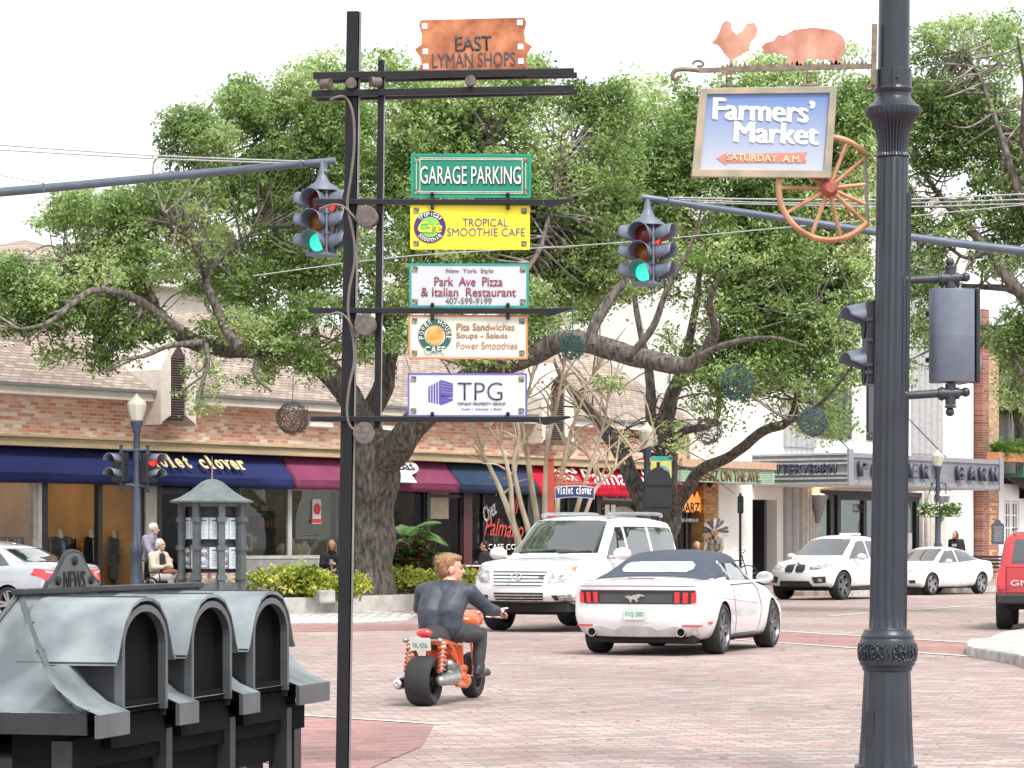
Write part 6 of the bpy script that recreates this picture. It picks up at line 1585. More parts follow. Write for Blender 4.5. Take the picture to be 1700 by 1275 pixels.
# ================================================================ WIRE LIGHT BALLS IN THE TREES
def wire_ball(x, y, r, d, label, m, cord):
    s = F / d; c = P(x, y, d); t = thing('wire_ball', label, 'light ball', c, 0, 'wire balls hung in the oaks'); rn = random.Random(x)
    b = MB(); rr = r / s
    for k in range(30):
        a = V((rn.gauss(0, 1), rn.gauss(0, 1), rn.gauss(0, 1))).normalized(); u = a.orthogonal().normalized(); v = a.cross(u); off = rn.uniform(-.5, .5) * rr; q = math.sqrt(rr * rr - off * off)
        b.tube([a * off + u * (q * math.cos(j * .4488)) + v * (q * math.sin(j * .4488)) + V((rn.gauss(0, .02), rn.gauss(0, .02), rn.gauss(0, .02))) for j in range(15)], .0055, 4, False)
    b.build('mesh_ball', m, t); b = MB(); b.tube([(0, 0, rr), (0, .1, cord / s)], .01, 4); b.build('cord', m, t)
DKW = mat('dark_wire', (.06, .05, .05), .6); TLW = mat('teal_wire', (.03, .09, .085), .6, var=.4, scale=20); BLW = mat('blue_wire', (.06, .11, .13), .6)
wire_ball(486, 694, 26, 57.5, 'dark wire ball hanging before the brick band left of the oak trunk', DKW, 70)
wire_ball(951, 576, 20, 56., 'teal wire ball hanging right of the pita sandwich sign', TLW, 90)
wire_ball(1223, 636, 28, 64., 'faint teal wire ball among leaves below the right mast arm', TLW, 110)
wire_ball(1350, 700, 24, 64., 'blue wire ball hanging above the marquee by the lamp post', BLW, 60)
wire_ball(1176, 716, 22, 66., 'dark wire ball hanging over the green sign board', DKW, 60)

# ================================================================ SMALL STREET FURNITURE
# bench
d = 83.; base = P(1640, 975, d); base.z = .14; t = thing('park_bench', 'black iron park bench on the pavement left of the red truck', 'bench', base, R(20))
b = MB()
for i in range(5): b.b2((-.8, -.25 + .1 * i, .44), (.8, -.18 + .1 * i, .47))
b.build('seat', BLK, t); b = MB()
for i in range(4): b.b2((-.8, .24 + .02 * i, .55 + .1 * i), (.8, .27 + .02 * i, .62 + .1 * i))
b.build('backrest', BLK, t)
for sx in (-.78, .78):
    b = MB(); b.tube(spline([(sx, -.3, 0), (sx, -.22, .25), (sx, -.26, .45), (sx, -.28, .62), (sx, -.1, .68), (sx, .2, .64), (sx, .3, .95)], 4), .025, 6); b.tube(spline([(sx, .34, 0), (sx, .22, .25), (sx, .24, .5)], 4), .025, 6); b.build('leg', BLK, t, smooth=True)
# historic marker on a post
d = 96.; base = P(1656, 960, d); base.z = .14; s = F / d; t = thing('marker_plaque', 'small dark scalloped plaque on the white front beside the door', 'plaque', P(1656, 885, d))
M = frame(V((0, 0, 0)), (1, .3, 0), (0, 0, 1)); b = MB(M); b.prism([(-.22, -.38), (.22, -.38), (.22, .3), (.12, .34), (.08, .42), (0, .46), (-.08, .42), (-.12, .34), (-.22, .3)], .04); b.build('panel', mat('plaque_dark', (.06, .07, .09), .5), t)
b = MB(M)
for i in range(8): b.box((0, .2 - .065 * i, .043), (.34 - .06 * (i % 2), .022, .004))
b.build('text_lines', mat('plaque_text', (.3, .32, .34), .5), t)
# stone block in the planter
b = MB(); p = P(541, 986, 57.9); b.box((0, 0, .1), (.34, .26, .26)); o = b.build('stone_block', CONCD, None, bevel=.04); o.location = (p.x, p.y, .26); o.rotation_euler.z = .3; tag(o, 'small grey stone block at the planter edge before the hedge', 'stone block')
# ================================================================ CARS
PAINT_W = mat('white_car_paint', (.69, .69, .70), .35, coat=1., var=.02)
PAINT_S = mat('silver_car_paint', (.40, .42, .45), .3, .35, coat=1., var=.02)
PAINT_R = mat('red_truck_paint', (.42, .012, .02), .3, coat=1., var=.04)
CGL = mat('car_glass', (.015, .02, .02), .02, spec=1., coat=1., var=0)
TRIM = mat('black_trim', (.02, .02, .022), .45, var=.1); UNDER = mat('car_underside', (.01, .01, .011), .9)
TAIL = mat('tail_lamp', (.5, .015, .025), .15, coat=1., var=.15, scale=20, emit=.25); LAMPC = mat('headlamp', (.42, .44, .47), .08, .55, var=.5, scale=18, coat=1.)
RIMM = mat('alloy', (.42, .43, .45), .25, .9, var=.05); RIMD = mat('alloy_grey', (.2, .205, .22), .3, .8, var=.05)
TYRE = mat('tyre', (.018, .018, .019), .8, var=.2)
SOFT = mat('soft_top_cloth', '3d4350', .85, var=.08, bump=.15, bscale=200)

def smooth_interp(xs, keys, w=.10):
    k = np.array(keys, float); x = np.asarray(xs)
    acc = 0; ws = 0
    for q in np.linspace(-1, 1, 9):
        g = math.exp(-2 * q * q); acc = acc + g * np.interp(x + q * w, k[:, 0], k[:, 1]); ws += g
    return acc / ws
class Body:
    def __init__(s, name, L, prof, paint, noseset, tailset, plan=.18, wheels=(), wr=.34, arch=1.09, archw=.3, n=64):
        """prof: dict of key lists (x,value): zl, zb, zt, wl, wm, wb, wt"""
        s.L = L; h = L / 2
        xs = np.linspace(-h, h, n); c = {k: smooth_interp(xs, v, .05 if k in ('zt',) else .09) for k, v in prof.items()}
        def sect(i):
            zl, zb, zt, wl, wm, wb, wt = [c[k][i] for k in ('zl', 'zb', 'zt', 'wl', 'wm', 'wb', 'wt')]
            hh = zb - zl; g = zt - zb; e = min(.10, g)
            return [(0, zl), (.6 * wl, zl), (.93 * wl, zl + .01), (wl, zl + .07), (wm * .5 + wl * .5, zl + .18 * hh), (wm, zl + .38 * hh), (wm, zl + .60 * hh), (wm * .6 + wb * .4, zl + .80 * hh), (wb, zb - .035), (wb - .035, zb),
                    (wb - .035 - (wb - .035 - wt) * .08, zb + .07 * g), (wb - .035 - (wb - .035 - wt) * .5, zb + .5 * g), (wt + .005, zt - e * .75), (wt - .05, zt - e * .32), (wt - .18, zt - e * .10), (wt * .45, zt + .012), (0, zt + .018)]
        S = [sect(i) for i in range(n)]; m = len(S[0])
        def deform(x, y, z, endw):
            if x > 0: return x
            return x
        vs = []; fs = []
        NS = np.array(noseset); TS = np.array(tailset)
        def shift(x, y, z):
            t = (x - (h - .9)) / .9
            if t > 0: x -= t * t * np.interp(z, NS[:, 0], NS[:, 1]) + t * t * plan * (abs(y) / .9) ** 2.6
            t = (-h + .8 - x) / .8
            if t > 0: x += t * t * np.interp(z, TS[:, 0], TS[:, 1]) + t * t * plan * .8 * (abs(y) / .9) ** 2.6
            return x
        ring = 2 * m - 2
        for i in range(n):
            pts = [(-y, z) for y, z in S[i]][::1] + [(y, z) for y, z in S[i]][-2:0:-1]
            for y, z in pts: vs.append((shift(xs[i], y, z), y, z))
        for i in range(n - 1):
            for j in range(ring):
                q = (j + 1) % ring; fs.append((i * ring + j, (i + 1) * ring + j, (i + 1) * ring + q, i * ring + q))
        # end caps as grids so they can be shaped
        for i, sg in ((0, 1), (n - 1, -1)):
            o = len(vs); cols = 9
            for j in range(1, m - 1):
                y, z = S[i][j]
                for k in range(cols):
                    f = -1 + 2 * k / (cols - 1); vs.append((shift(xs[i], y * f, z), y * f, z))
            for j in range(m - 3):
                for k in range(cols - 1):
                    a = o + j * cols + k; q = (a, a + 1, a + cols + 1, a + cols); fs.append(q if sg > 0 else q[::-1])
            for k in range(cols - 1):
                a = o + k; 
            # close to the top and bottom centre points
            b0 = i * ring; t0 = i * ring + m - 1
            for k in range(cols - 1):
                fs.append((b0, o + k + 1, o + k)[::sg]); a = o + (m - 3) * cols + k; fs.append((t0, a, a + 1)[::sg])
        mb = MB(); mb.add(vs, fs)
        me = mb.mesh('raw', [])
        o = bpy.data.objects.new('tmp', me); COL.objects.link(o)
        ss = o.modifiers.new('ss', 'SUBSURF'); ss.levels = 1; ss.render_levels = 1
        dg = bpy.context.evaluated_depsgraph_get(); dg.update(); me2 = bpy.data.meshes.new_from_object(o.evaluated_get(dg)); o.modifiers.clear(); o.data = me2
        s.bvh_me = me2.copy()
        bm = bmesh.new(); bm.from_mesh(me2); s.bvh = BVHTree.FromBMesh(bm); bm.free()
        cut = MB()
        for wx in wheels:
            for sy in (-1, 1):
                cut.lathe([(wr * arch, -archw / 2), (wr * arch, archw / 2)], 40, T=Matrix.Translation((wx, sy * (max(c['wm']) - archw / 2 + .05), wr)) @ Matrix.Rotation(R(90), 4, 'X'))
        if wheels:
            co_ = bpy.data.objects.new('cut', cut.mesh('cut', [])); COL.objects.link(co_)
            md = o.modifiers.new('b', 'BOOLEAN'); md.object = co_; md.operation = 'DIFFERENCE'; md.solver = 'EXACT'; md.use_self = True
            dg = bpy.context.evaluated_depsgraph_get(); dg.update(); me3 = bpy.data.meshes.new_from_object(o.evaluated_get(dg)); bpy.data.objects.remove(co_)
        else: me3 = me2
        bpy.data.objects.remove(o)
        me3.materials.clear(); me3.materials.append(paint); me3.materials.append(UNDER)
        wmx = max(c['wm'])
        for p in me3.polygons:
            p.material_index = 0; ce = p.center
            for wx in wheels:
                r = math.hypot(ce.x - wx, ce.z - wr)
                if r < wr * arch * 1.004 and abs(ce.y) < wmx + .02: p.material_index = 1
            if ce.z < c['zl'].min() + .03 and abs(p.normal.z) > .7: p.material_index = 1
        me3.shade_smooth(); me3.set_sharp_from_angle(angle=R(38)); me3.name = 'body'; s.me = me3; s.c = c; s.xs = xs
    def ray(s, view, a, b):
        if view == 'front': o, d = V((5, a, b)), V((-1, 0, 0))
        elif view == 'rear': o, d = V((-5, a, b)), V((1, 0, 0))
        elif view == 'left': o, d = V((a, 4, b)), V((0, -1, 0))
        elif view == 'right': o, d = V((a, -4, b)), V((0, 1, 0))
        else: o, d = V((a, b, 5)), V((0, 0, -1))
        return s.bvh.ray_cast(o, d)
    def patch(s, name, view, poly, m, par, off=.006, g=.05, mirror=False):
        outs = []
        for sgn in ((1, -1) if mirror else (1,)):
            vw = view
            pl = poly
            if sgn < 0:
                if view in ('left', 'right'): vw = 'right' if view == 'left' else 'left'
                elif view == 'top': pl = [(a, -b) for a, b in poly]
                else: pl = [(-a, b) for a, b in poly]
            # outline resampled + interior grid
            P2 = []
            for i in range(len(pl)):
                a, b = V(pl[i]), V(pl[(i + 1) % len(pl)]); k = max(1, int((b - a).length / g))
                for j in range(k): P2.append(a.lerp(b, j / k))
            nb = len(P2); x0 = min(p.x for p in P2); x1 = max(p.x for p in P2); y0 = min(p.y for p in P2); y1 = max(p.y for p in P2)
            def inside(p):
                r = False
                for i in range(nb):
                    a, b = P2[i], P2[(i + 1) % nb]
                    if (a.y > p.y) != (b.y > p.y) and p.x < (b.x - a.x) * (p.y - a.y) / (b.y - a.y) + a.x: r = not r
                return r
            inn = []
            x = x0 + g * .5
            while x < x1:
                y = y0 + g * .5
                while y < y1:
                    p = V((x, y))
                    if inside(p) and min((p - q).length for q in P2) > g * .45: inn.append(p)
                    y += g
                x += g
            vs, es, fs, *_ = geometry.delaunay_2d_cdt(P2 + inn, [(i, (i + 1) % nb) for i in range(nb)], [list(range(nb))], 1, 1e-5)
            out = []; ok = []
            for p in vs:
                h = s.ray(vw, p[0], p[1])
                if h[0] is None: out.append(None)
                else: out.append(h[0] + h[1] * off)
            mb = MB(); idx = {}
            V3 = []; 
            for i, p in enumerate(out):
                if p is not None: idx[i] = len(V3); V3.append(p)
            mb.add(V3, [tuple(idx[i] for i in f) for f in fs if all(i in idx for i in f)])
            if not mb.f: continue
            # give the piece a skirt so it has thickness
            me = mb.mesh(name, [m]); bm = bmesh.new(); bm.from_mesh(me); bd = [e for e in bm.edges if e.is_boundary]
            dv = {'front': (-1, 0, 0), 'rear': (1, 0, 0), 'left': (0, -1, 0), 'right': (0, 1, 0), 'top': (0, 0, -1)}[vw]
            r = bmesh.ops.extrude_edge_only(bm, edges=bd); bmesh.ops.translate(bm, verts=[v for v in r['geom'] if isinstance(v, bmesh.types.BMVert)], vec=V(dv) * (off + .01))
            bmesh.ops.recalc_face_normals(bm, faces=bm.faces); bm.to_mesh(me); bm.free(); me.shade_smooth(); me.set_sharp_from_angle(angle=R(30))
            outs.append(link(name, me, par))
        return outs
    def at(s, view, a, b, off=.008):
        """frame lying on the surface there, readable from outside"""
        h = s.ray(view, a, b); n = h[1]; z = V((0, 0, 1))
        x = z.cross(n).normalized() if abs(n.z) < .95 else V((0, -1, 0)); return frame(h[0] + n * off, x, n.cross(x))
def wheel(par, x, y, r, w, side, rimm, spokes=5, rr=.72, steer=0., style=0):
    o = bpy.data.objects.new('wheel', None)
    T = Matrix.Translation((x, y, r)) @ Matrix.Rotation(steer, 4, 'Z') @ Matrix.Rotation(R(-90 * side), 4, 'X')
    b = MB(); b.lathe([(r * rr, -w / 2), (r * .93, -w / 2), (r * .99, -w * .36), (r, -w * .2), (r, w * .2), (r * .99, w * .36), (r * .93, w / 2), (r * .8, w * .52), (r * rr, w * .47), (r * rr * .97, w * .3), (r * rr * .97, -w / 2), (r * rr, -w / 2)], 40, T=T, caps=False); t = b.build('tyre', TYRE, par, smooth=True, sharp=35); t.name = 'wheel'
    b = MB(); b.lathe([(r * rr, w * .47), (r * rr * .95, w * .5), (r * rr * .9, w * .38), (r * rr * .9, -.02)], 36, T=T, caps=False)
    b.lathe([(.0, w * .42), (r * .12, w * .42), (r * .15, w * .34), (r * .15, 0), (0, 0)], 18, T=T)
    for k in range(spokes):
        a = 2 * math.pi * k / spokes; u = V((math.cos(a), math.sin(a), 0)); v = V((-u.y, u.x, 0))
        for q in ((-1, 1) if style else (0,)):
            a0 = u * r * .1 + v * (q * r * .05); a1 = u * r * rr * .92 + v * (q * r * .12); ww = r * (.07 if style else .11)
            vs = []
            for p, z in ((a0, w * .40), (a1, w * .43)):
                for e in (-1, 1): vs += [T @ (p + v * (e * ww) + V((0, 0, z))), T @ (p + v * (e * ww * 1.1) + V((0, 0, z - .05)))]
            b.add(vs, [(0, 2, 6, 4), (1, 5, 7, 3), (0, 4, 5, 1), (2, 3, 7, 6), (0, 1, 3, 2), (4, 6, 7, 5)])
    rm = b.build('rim', rimm, t, smooth=True, sharp=30)
    b = MB(); b.lathe([(.0, -.01), (r * rr * .95, -.01), (r * rr * .95, -.03), (0, -.03)], 24, T=T); b.build('brake', UNDER, t)
    return t
def car(label, loc, head, B, wheels, wr, ww, rimm, track, **k):
    t = thing('parked_car' if k.get('parked') else 'car', label, k.get('cat', 'car'), (loc[0], loc[1], 0), head, k.get('group'))
    if k.get('scale'): t.scale = (k['scale'],) * 3
    bo = link('body', B.me, t)
    for wx in wheels:
        for sy in (-1, 1): wheel(t, wx, sy * (track / 2), wr, ww, sy, rimm, k.get('spokes', 5), k.get('rr', .72), k.get('steer', 0) if wx > 0 else 0, k.get('style', 0))
    return t, bo
def mirrorcap(B, t, x, z, y, paint, size=1.):
    for s in (-1, 1):
        b = MB(); b.ell((x, s * (y + .12 * size), z), (.09 * size, .125 * size, .085 * size), n=14, m=10); b.bar((x + .02, s * (y - .06), z - .05), (x, s * (y + .05), z - .04), .06, .04); m = b.build('wing_mirror', paint, t, smooth=True)
        b = MB(); b.box((x - .085 * size, s * (y + .12 * size), z), (.01, .17 * size, .10 * size)); b.build('mirror_glass', CHROME, m)
def plate_(B, t, view, z, body, w=.31, h=.155, m=None, col=(.1, .3, .2), y=0.):
    M = B.at(view, y, z, .02); b = MB(M); b.prism(rrect(w, h, .015), .01); p = b.build('number_plate', m or mat('plate_white', (.58, .6, .57), .5, var=.2, scale=16, c2=(.45, .56, .5)), t)
    text(body, M @ Matrix.Translation((0, -.005, .012)), mat('plate_ink_%d' % int(col[0] * 100), col, .5), p, 1., w * .8, h * .45, .002, .008, world=False)
def seam(B, t, view, pts, name='door_seam', m=None, w=.008, mirror=True):
    for sg in ((1, -1) if mirror else (1,)):
        vw = view if sg > 0 else {'left': 'right', 'right': 'left'}.get(view, view); q = []
        P_ = [V(p) for p in pts]
        for i in range(len(P_) - 1):
            for j in range(8):
                p = P_[i].lerp(P_[i + 1], j / 8); h = B.ray(vw, p.x, p.y)
                if h[0] is not None: q.append(h[0] + h[1] * .001)
        h = B.ray(vw, *pts[-1])
        if h[0] is not None: q.append(h[0])
        if len(q) > 2: b = MB(); b.tube(q, w / 2, 4); b.build(name, m or UNDER, t)

# ---------------------------------------------------------------- white soft-top coupe, seen from behind
cp_ = dict(zl=[(-2.39, .26), (-1.9, .2), (-1, .17), (1.2, .17), (2., .2), (2.39, .24)], zb=[(-2.39, .98), (-1.9, 1.0), (-1.2, .98), (-.6, .93), (.6, .92), (1.3, .86), (2.1, .74), (2.39, .66)],
           zt=[(-2.39, .985), (-1.95, 1.03), (-1.62, 1.045), (-1.5, 1.07), (-.95, 1.29), (-.55, 1.38), (0., 1.39), (.25, 1.37), (.95, 1.03), (1.2, .99), (2., .86), (2.39, .7)],
           wl=[(-2.39, .80), (-1.9, .86), (-1, .88), (1, .88), (2, .85), (2.39, .78)], wm=[(-2.39, .90), (-1.8, .95), (-1.2, .96), (-.3, .92), (.5, .92), (1.4, .955), (2, .92), (2.39, .82)],
           wb=[(-2.39, .84), (-1.8, .885), (-1.3, .90), (-.5, .87), (.6, .87), (1.4, .87), (2.1, .80), (2.39, .70)], wt=[(-2.39, .72), (-1.7, .74), (-1.45, .74), (-1.0, .64), (-.4, .60), (.2, .61), (.9, .70), (1.3, .72), (2.1, .66), (2.39, .56)])
B = Body('coupe', 4.78, cp_, PAINT_W, [(.2, .08), (.45, 0), (.7, .06), (.9, .2)], [(.2, .16), (.38, .05), (.55, .0), (.72, .05), (.8, .02), (.98, .0), (1.1, .0)], .2, (-1.32, 1.4), .345, 1.1, .34)
rw = G(1193, 1086); fw_ = G(1268, 1073)
HM = math.atan2(2.6, .86)
HM = R(70.5)
t, bo = car('white convertible with black fabric roof seen from behind in mid crossing', (0, 0), HM, B, (-1.32, 1.4), .345, .25, RIMD, 1.64, spokes=5, rr=.76, style=1, scale=.955)
# stand it so that its right rear wheel meets the photo
c_, s_ = .955 * math.cos(HM), .955 * math.sin(HM); rwl = (-1.32, -.86); t.location = (rw.x - (c_ * rwl[0] - s_ * rwl[1]), rw.y - (s_ * rwl[0] + c_ * rwl[1]), 0)
mu = t
# soft top as its own shell
def shell(B, t, name, fn, m, off=.012):
    bm = bmesh.new(); bm.from_mesh(B.bvh_me); bm.normal_update()
    dl = [f for f in bm.faces if not fn(f.calc_center_median(), f.normal)]; bmesh.ops.delete(bm, geom=dl, context='FACES')
    for v in bm.verts: v.co += v.normal * off
    bd = [e for e in bm.edges if e.is_boundary]; r = bmesh.ops.extrude_edge_only(bm, edges=bd); bmesh.ops.scale(bm, vec=(1, 1, 1), verts=[])
    for v in [g_ for g_ in r['geom'] if isinstance(g_, bmesh.types.BMVert)]: v.co.z -= off + .012
    me = bpy.data.meshes.new(name); bm.to_mesh(me); bm.free(); me.materials.append(m); me.shade_smooth(); me.set_sharp_from_angle(angle=R(45)); return link(name, me, t)
shell(B, t, 'soft_top', lambda c, n: -1.66 < c.x < .42 and (c.z > 1.03 or (c.x < -1.2 and c.z > .985 and abs(c.y) < .78)) and (c.z > 1.25 or c.x < -.82 - (c.z - 1.0) * -.5), SOFT, .012)
B.patch('rear_window', 'rear', [(-.50, 1.13), (-.44, 1.09), (.44, 1.09), (.50, 1.13), (.49, 1.19), (.42, 1.235), (-.42, 1.235), (-.49, 1.19)], mat('pale_plastic_window', (.42, .47, .47), .12, spec=.8, coat=1.), t, .022)
B.patch('side_window', 'left', [(-.72, 1.0), (.72, .985), (.42, 1.17), (.18, 1.30), (-.1, 1.325), (-.42, 1.31), (-.66, 1.22)], CGL, t, .006, mirror=True)
B.patch('windscreen', 'front', [(-.62, 1.05), (.62, 1.05), (.52, 1.33), (-.52, 1.33)], CGL, t, .006)
# tail: black panel, three bars a side
B.patch('tail_panel', 'rear', [(-.80, .88), (.80, .88), (.80, .72), (.72, .695), (-.72, .695), (-.80, .72)], mat('black_gloss', (.012, .012, .014), .15, coat=1.), t, .006)
B.patch('tail_panel_face', 'rear', [(-.5, .83), (.5, .83), (.5, .715), (-.5, .715)], mat('dark_grey_panel', (.06, .065, .075), .35), t, .012)
for sg in (-1, 1):
    for k in range(3):
        y = sg * (.565 + .105 * k); B.patch('tail_light', 'rear', [(y - .031, .855 - .004 * k), (y + .031, .855 - .004 * k), (y + .031 - sg * .006, .71), (y - .031 - sg * .006, .71)], TAIL, t, .02, .03)
hs_ = [(-.14, .02), (-.10, .035), (-.05, .03), (.0, .045), (.04, .055), (.07, .06), (.12, .045), (.15, .03), (.12, .025), (.08, .03), (.06, .005), (.03, -.01), (.05, -.03), (.02, -.055), (.01, -.03), (-.02, -.01), (-.05, -.02), (-.04, -.05), (-.065, -.055), (-.075, -.02), (-.10, .0)]
M = B.at('rear', 0, .775, .02); b = MB(M); b.prism(hs_, .012); b.build('emblem', CHROME, t)
plate_(B, t, 'rear', .56, 'F1Q 28D')
B.patch('number_plate_recess', 'rear', [(-.26, .65), (.26, .65), (.22, .46), (-.22, .46)], PAINT_W, t, .003)
B.patch('diffuser', 'rear', [(-.82, .40), (-.5, .40), (-.3, .345), (-.2, .40), (.2, .40), (.3, .345), (.5, .40), (.82, .40), (.8, .27), (-.8, .27)], mat('pale_valance', (.5, .5, .5), .5), t, .008)
B.patch('reflector', 'rear', [(-.86, .42), (-.62, .42), (-.62, .40), (-.86, .40)], TAIL, t, .014, .03, True)
for sg in (-1, 1):
    T = Matrix.Translation((-2.28, sg * .62, .32)) @ Matrix.Rotation(R(-90), 4, 'Y'); b = MB(); b.lathe([(.05, -.05), (.052, .05), (.062, .05), (.064, .0), (.06, -.1)], 18, T=T); e = b.build('exhaust_tip', CHROME, t, smooth=True); b = MB(); b.lathe([(.0, .01), (.051, .01)], 16, T=T); b.build('bore', DARKM, e)
b = MB(); b.box((-2.02, 0, .23), (.3, 1.5, .1)); b.box((0, 0, .2), (3.6, 1.3, .1)); b.build('underbody', UNDER, t)
b = MB(); b.box((B.ray('top', -2.1, 0)[0].x, 0, B.ray('top', -2.1, 0)[0].z + .004), (.03, .36, .012)); b.build('brake_light', mat('dim_brake_lamp', (.2, .05, .05), .4), t)
mirrorcap(B, t, .62, 1.02, .88, PAINT_W, 1.)
seam(B, t, 'left', [(.66, .95), (.72, .6), (.62, .26), (-.6, .26), (-.72, .6), (-.66, .93)]); seam(B, t, 'left', [(-.66, .93), (.66, .94)], 'belt_strip', TRIM, .02)
seam(B, t, 'left', [(-.5, .80), (-.34, .80)], 'door_handle', PAINT_W, .04); seam(B, t, 'left', [(-1.7, .78), (-.4, .72), (.6, .66)], 'crease', PAINT_W, .016)
seam(B, t, 'left', [(-.9, .24), (1.0, .23)], 'sill', TRIM, .05)
B.patch('side_marker', 'left', [(-2.0, .46), (-1.86, .46), (-1.86, .425), (-2.0, .425)], TAIL, t, .008, .04, True)
seam(B, t, 'rear', [(-.84, .93), (-.3, .935), (.3, .935), (.84, .93)], 'boot_seam', UNDER, .008, False)

# ---------------------------------------------------------------- white off-road car, facing the camera
lx_ = dict(zl=[(-2.5, .5), (-2, .42), (-1, .38), (1, .38), (2, .42), (2.5, .50)], zb=[(-2.5, 1.1), (-2, 1.14), (0, 1.13), (1, 1.12), (1.5, 1.14), (2.2, 1.10), (2.5, 1.02)],
           zt=[(-2.5, 1.2), (-2.42, 1.5), (-2.2, 1.82), (-1.4, 1.88), (-.2, 1.89), (.35, 1.84), (1.12, 1.24), (1.3, 1.2), (2.2, 1.12), (2.5, 1.05)],
           wl=[(-2.5, .84), (-2, .9), (2, .90), (2.5, .84)], wm=[(-2.5, .92), (-1.9, .985), (1.9, .985), (2.5, .90)], wb=[(-2.5, .90), (-1.5, .945), (1, .945), (2, .93), (2.5, .84)], wt=[(-2.5, .78), (-2.1, .72), (-1, .71), (.3, .71), (1.1, .80), (1.4, .84), (2.3, .80), (2.5, .72)])
B = Body('suv', 5.0, lx_, PAINT_W, [(.4, .16), (.58, .02), (.75, .0), (.92, .05), (1.1, .16)], [(.4, .1), (.6, 0), (1., .05), (1.9, .2)], .3, (-1.42, 1.43), .40, 1.12, .36)
HX = R(180 + 64)
gl = G(829, 1046)
t, bo = car('white luxury off-road car with roof rails waiting head-on left of the convertible', (0, 0), HX, B, (-1.42, 1.43), .40, .29, RIMM, 1.66, steer=R(2), cat='car')
c_, s_ = math.cos(HX), math.sin(HX); q = (1.43, -.83); t.location = (gl.x - (c_ * q[0] - s_ * q[1]), gl.y - (s_ * q[0] + c_ * q[1]), 0)
B.patch('windscreen', 'front', [(-.76, 1.27), (.76, 1.27), (.64, 1.79), (.5, 1.81), (-.5, 1.81), (-.64, 1.79)], CGL, t, .006)
B.patch('side_window', 'left', [(.92, 1.18), (.08, 1.18), (.05, 1.7), (.28, 1.7)], CGL, t, .006, mirror=True)
B.patch('side_window', 'left', [(-.02, 1.18), (-.92, 1.18), (-.94, 1.71), (-.05, 1.71)], CGL, t, .006, mirror=True)
B.patch('side_window', 'left', [(-1.04, 1.19), (-1.98, 1.21), (-2.12, 1.60), (-1.95, 1.70), (-1.06, 1.71)], CGL, t, .006, mirror=True)
B.patch('grille', 'front', [(-.48, 1.0), (.48, 1.0), (.42, .75), (-.42, .75)], TRIM, t, .008)
for k in range(5):
    z = .985 - .052 * k; w = .475 - .012 * k; B.patch('grille_bar', 'front', [(-w, z + .017), (w, z + .017), (w - .005, z - .017), (-w + .005, z - .017)], CHROME, t, .026, .05)
M = B.at('front', 0, .885, .04); b = MB(M); b.ring(circ(.09, 24, ry=.07), circ(.078, 24, ry=.058), .012); b.prism([(-.035, -.035), (.05, -.035), (.05, -.02), (-.015, -.02), (.035, .045), (.015, .045)], .012); b.build('emblem', CHROME, t)
B.patch('lower_grille', 'front', [(-.44, .64), (.44, .64), (.42, .50), (-.42, .50)], TRIM, t, .008)
for k in range(3): B.patch('lower_grille_bar', 'front', [(-.43, .61 - .04 * k), (.43, .61 - .04 * k), (.43, .597 - .04 * k), (-.43, .597 - .04 * k)], CHROME, t, .02, .05)
B.patch('headlight', 'front', [(.50, .80), (.56, .98), (.74, 1.03), (.86, 1.05), (.86, .93), (.74, .80)], LAMPC, t, .01, .04, True)
B.patch('indicator', 'front', [(.78, 1.03), (.86, 1.05), (.86, .98), (.80, .95)], mat('amber_lamp', (.5, .14, .04), .3), t, .015, .03, True)
B.patch('fog_lamp', 'front', [(.66, .60), (.84, .62), (.84, .50), (.68, .50)], LAMPC, t, .01, .04, True); B.patch('fog_pocket', 'front', [(.56, .60), (.65, .60), (.66, .52), (.60, .52)], TRIM, t, .01, .03, True)
b = MB(); b.box((2.02, 0, .40), (.5, 1.55, .14)); b.box((0, 0, .36), (4.2, 1.3, .16)); b.build('underbody', UNDER, t)
mirrorcap(B, t, .86, 1.26, .98, PAINT_W, 1.25)
for sg in (-1, 1): b = MB(); b.tube(spline([(.2, sg * .6, 1.87), (.05, sg * .6, 1.92), (-1.8, sg * .6, 1.935), (-2.0, sg * .6, 1.88)], 5), .03, 8); b.build('roof_rail', mat('rail_silver', (.45, .46, .48), .3, .7), t, smooth=True)
B.patch('sunroof', 'top', [(-.1, -.4), (-.1, .4), (-.75, .4), (-.75, -.4)], CGL, t, .006)
b = MB(); b.bar(B.at('front', -.62, 1.26, .02).translation, B.at('front', .02, 1.3, .02).translation, .03, .02); b.bar(B.at('front', .1, 1.26, .02).translation, B.at('front', .66, 1.29, .02).translation, .03, .02); b.build('wiper', TRIM, t)
for x in (.0, -.98): seam(B, t, 'left', [(x, 1.14), (x, .5)])
seam(B, t, 'front', [(-.86, 1.06), (-.5, 1.045), (.5, 1.045), (.86, 1.06)], 'bonnet_seam', UNDER, .008, False)
seam(B, t, 'left', [(.1, .98), (.3, .98)], 'door_handle', CHROME, .04)

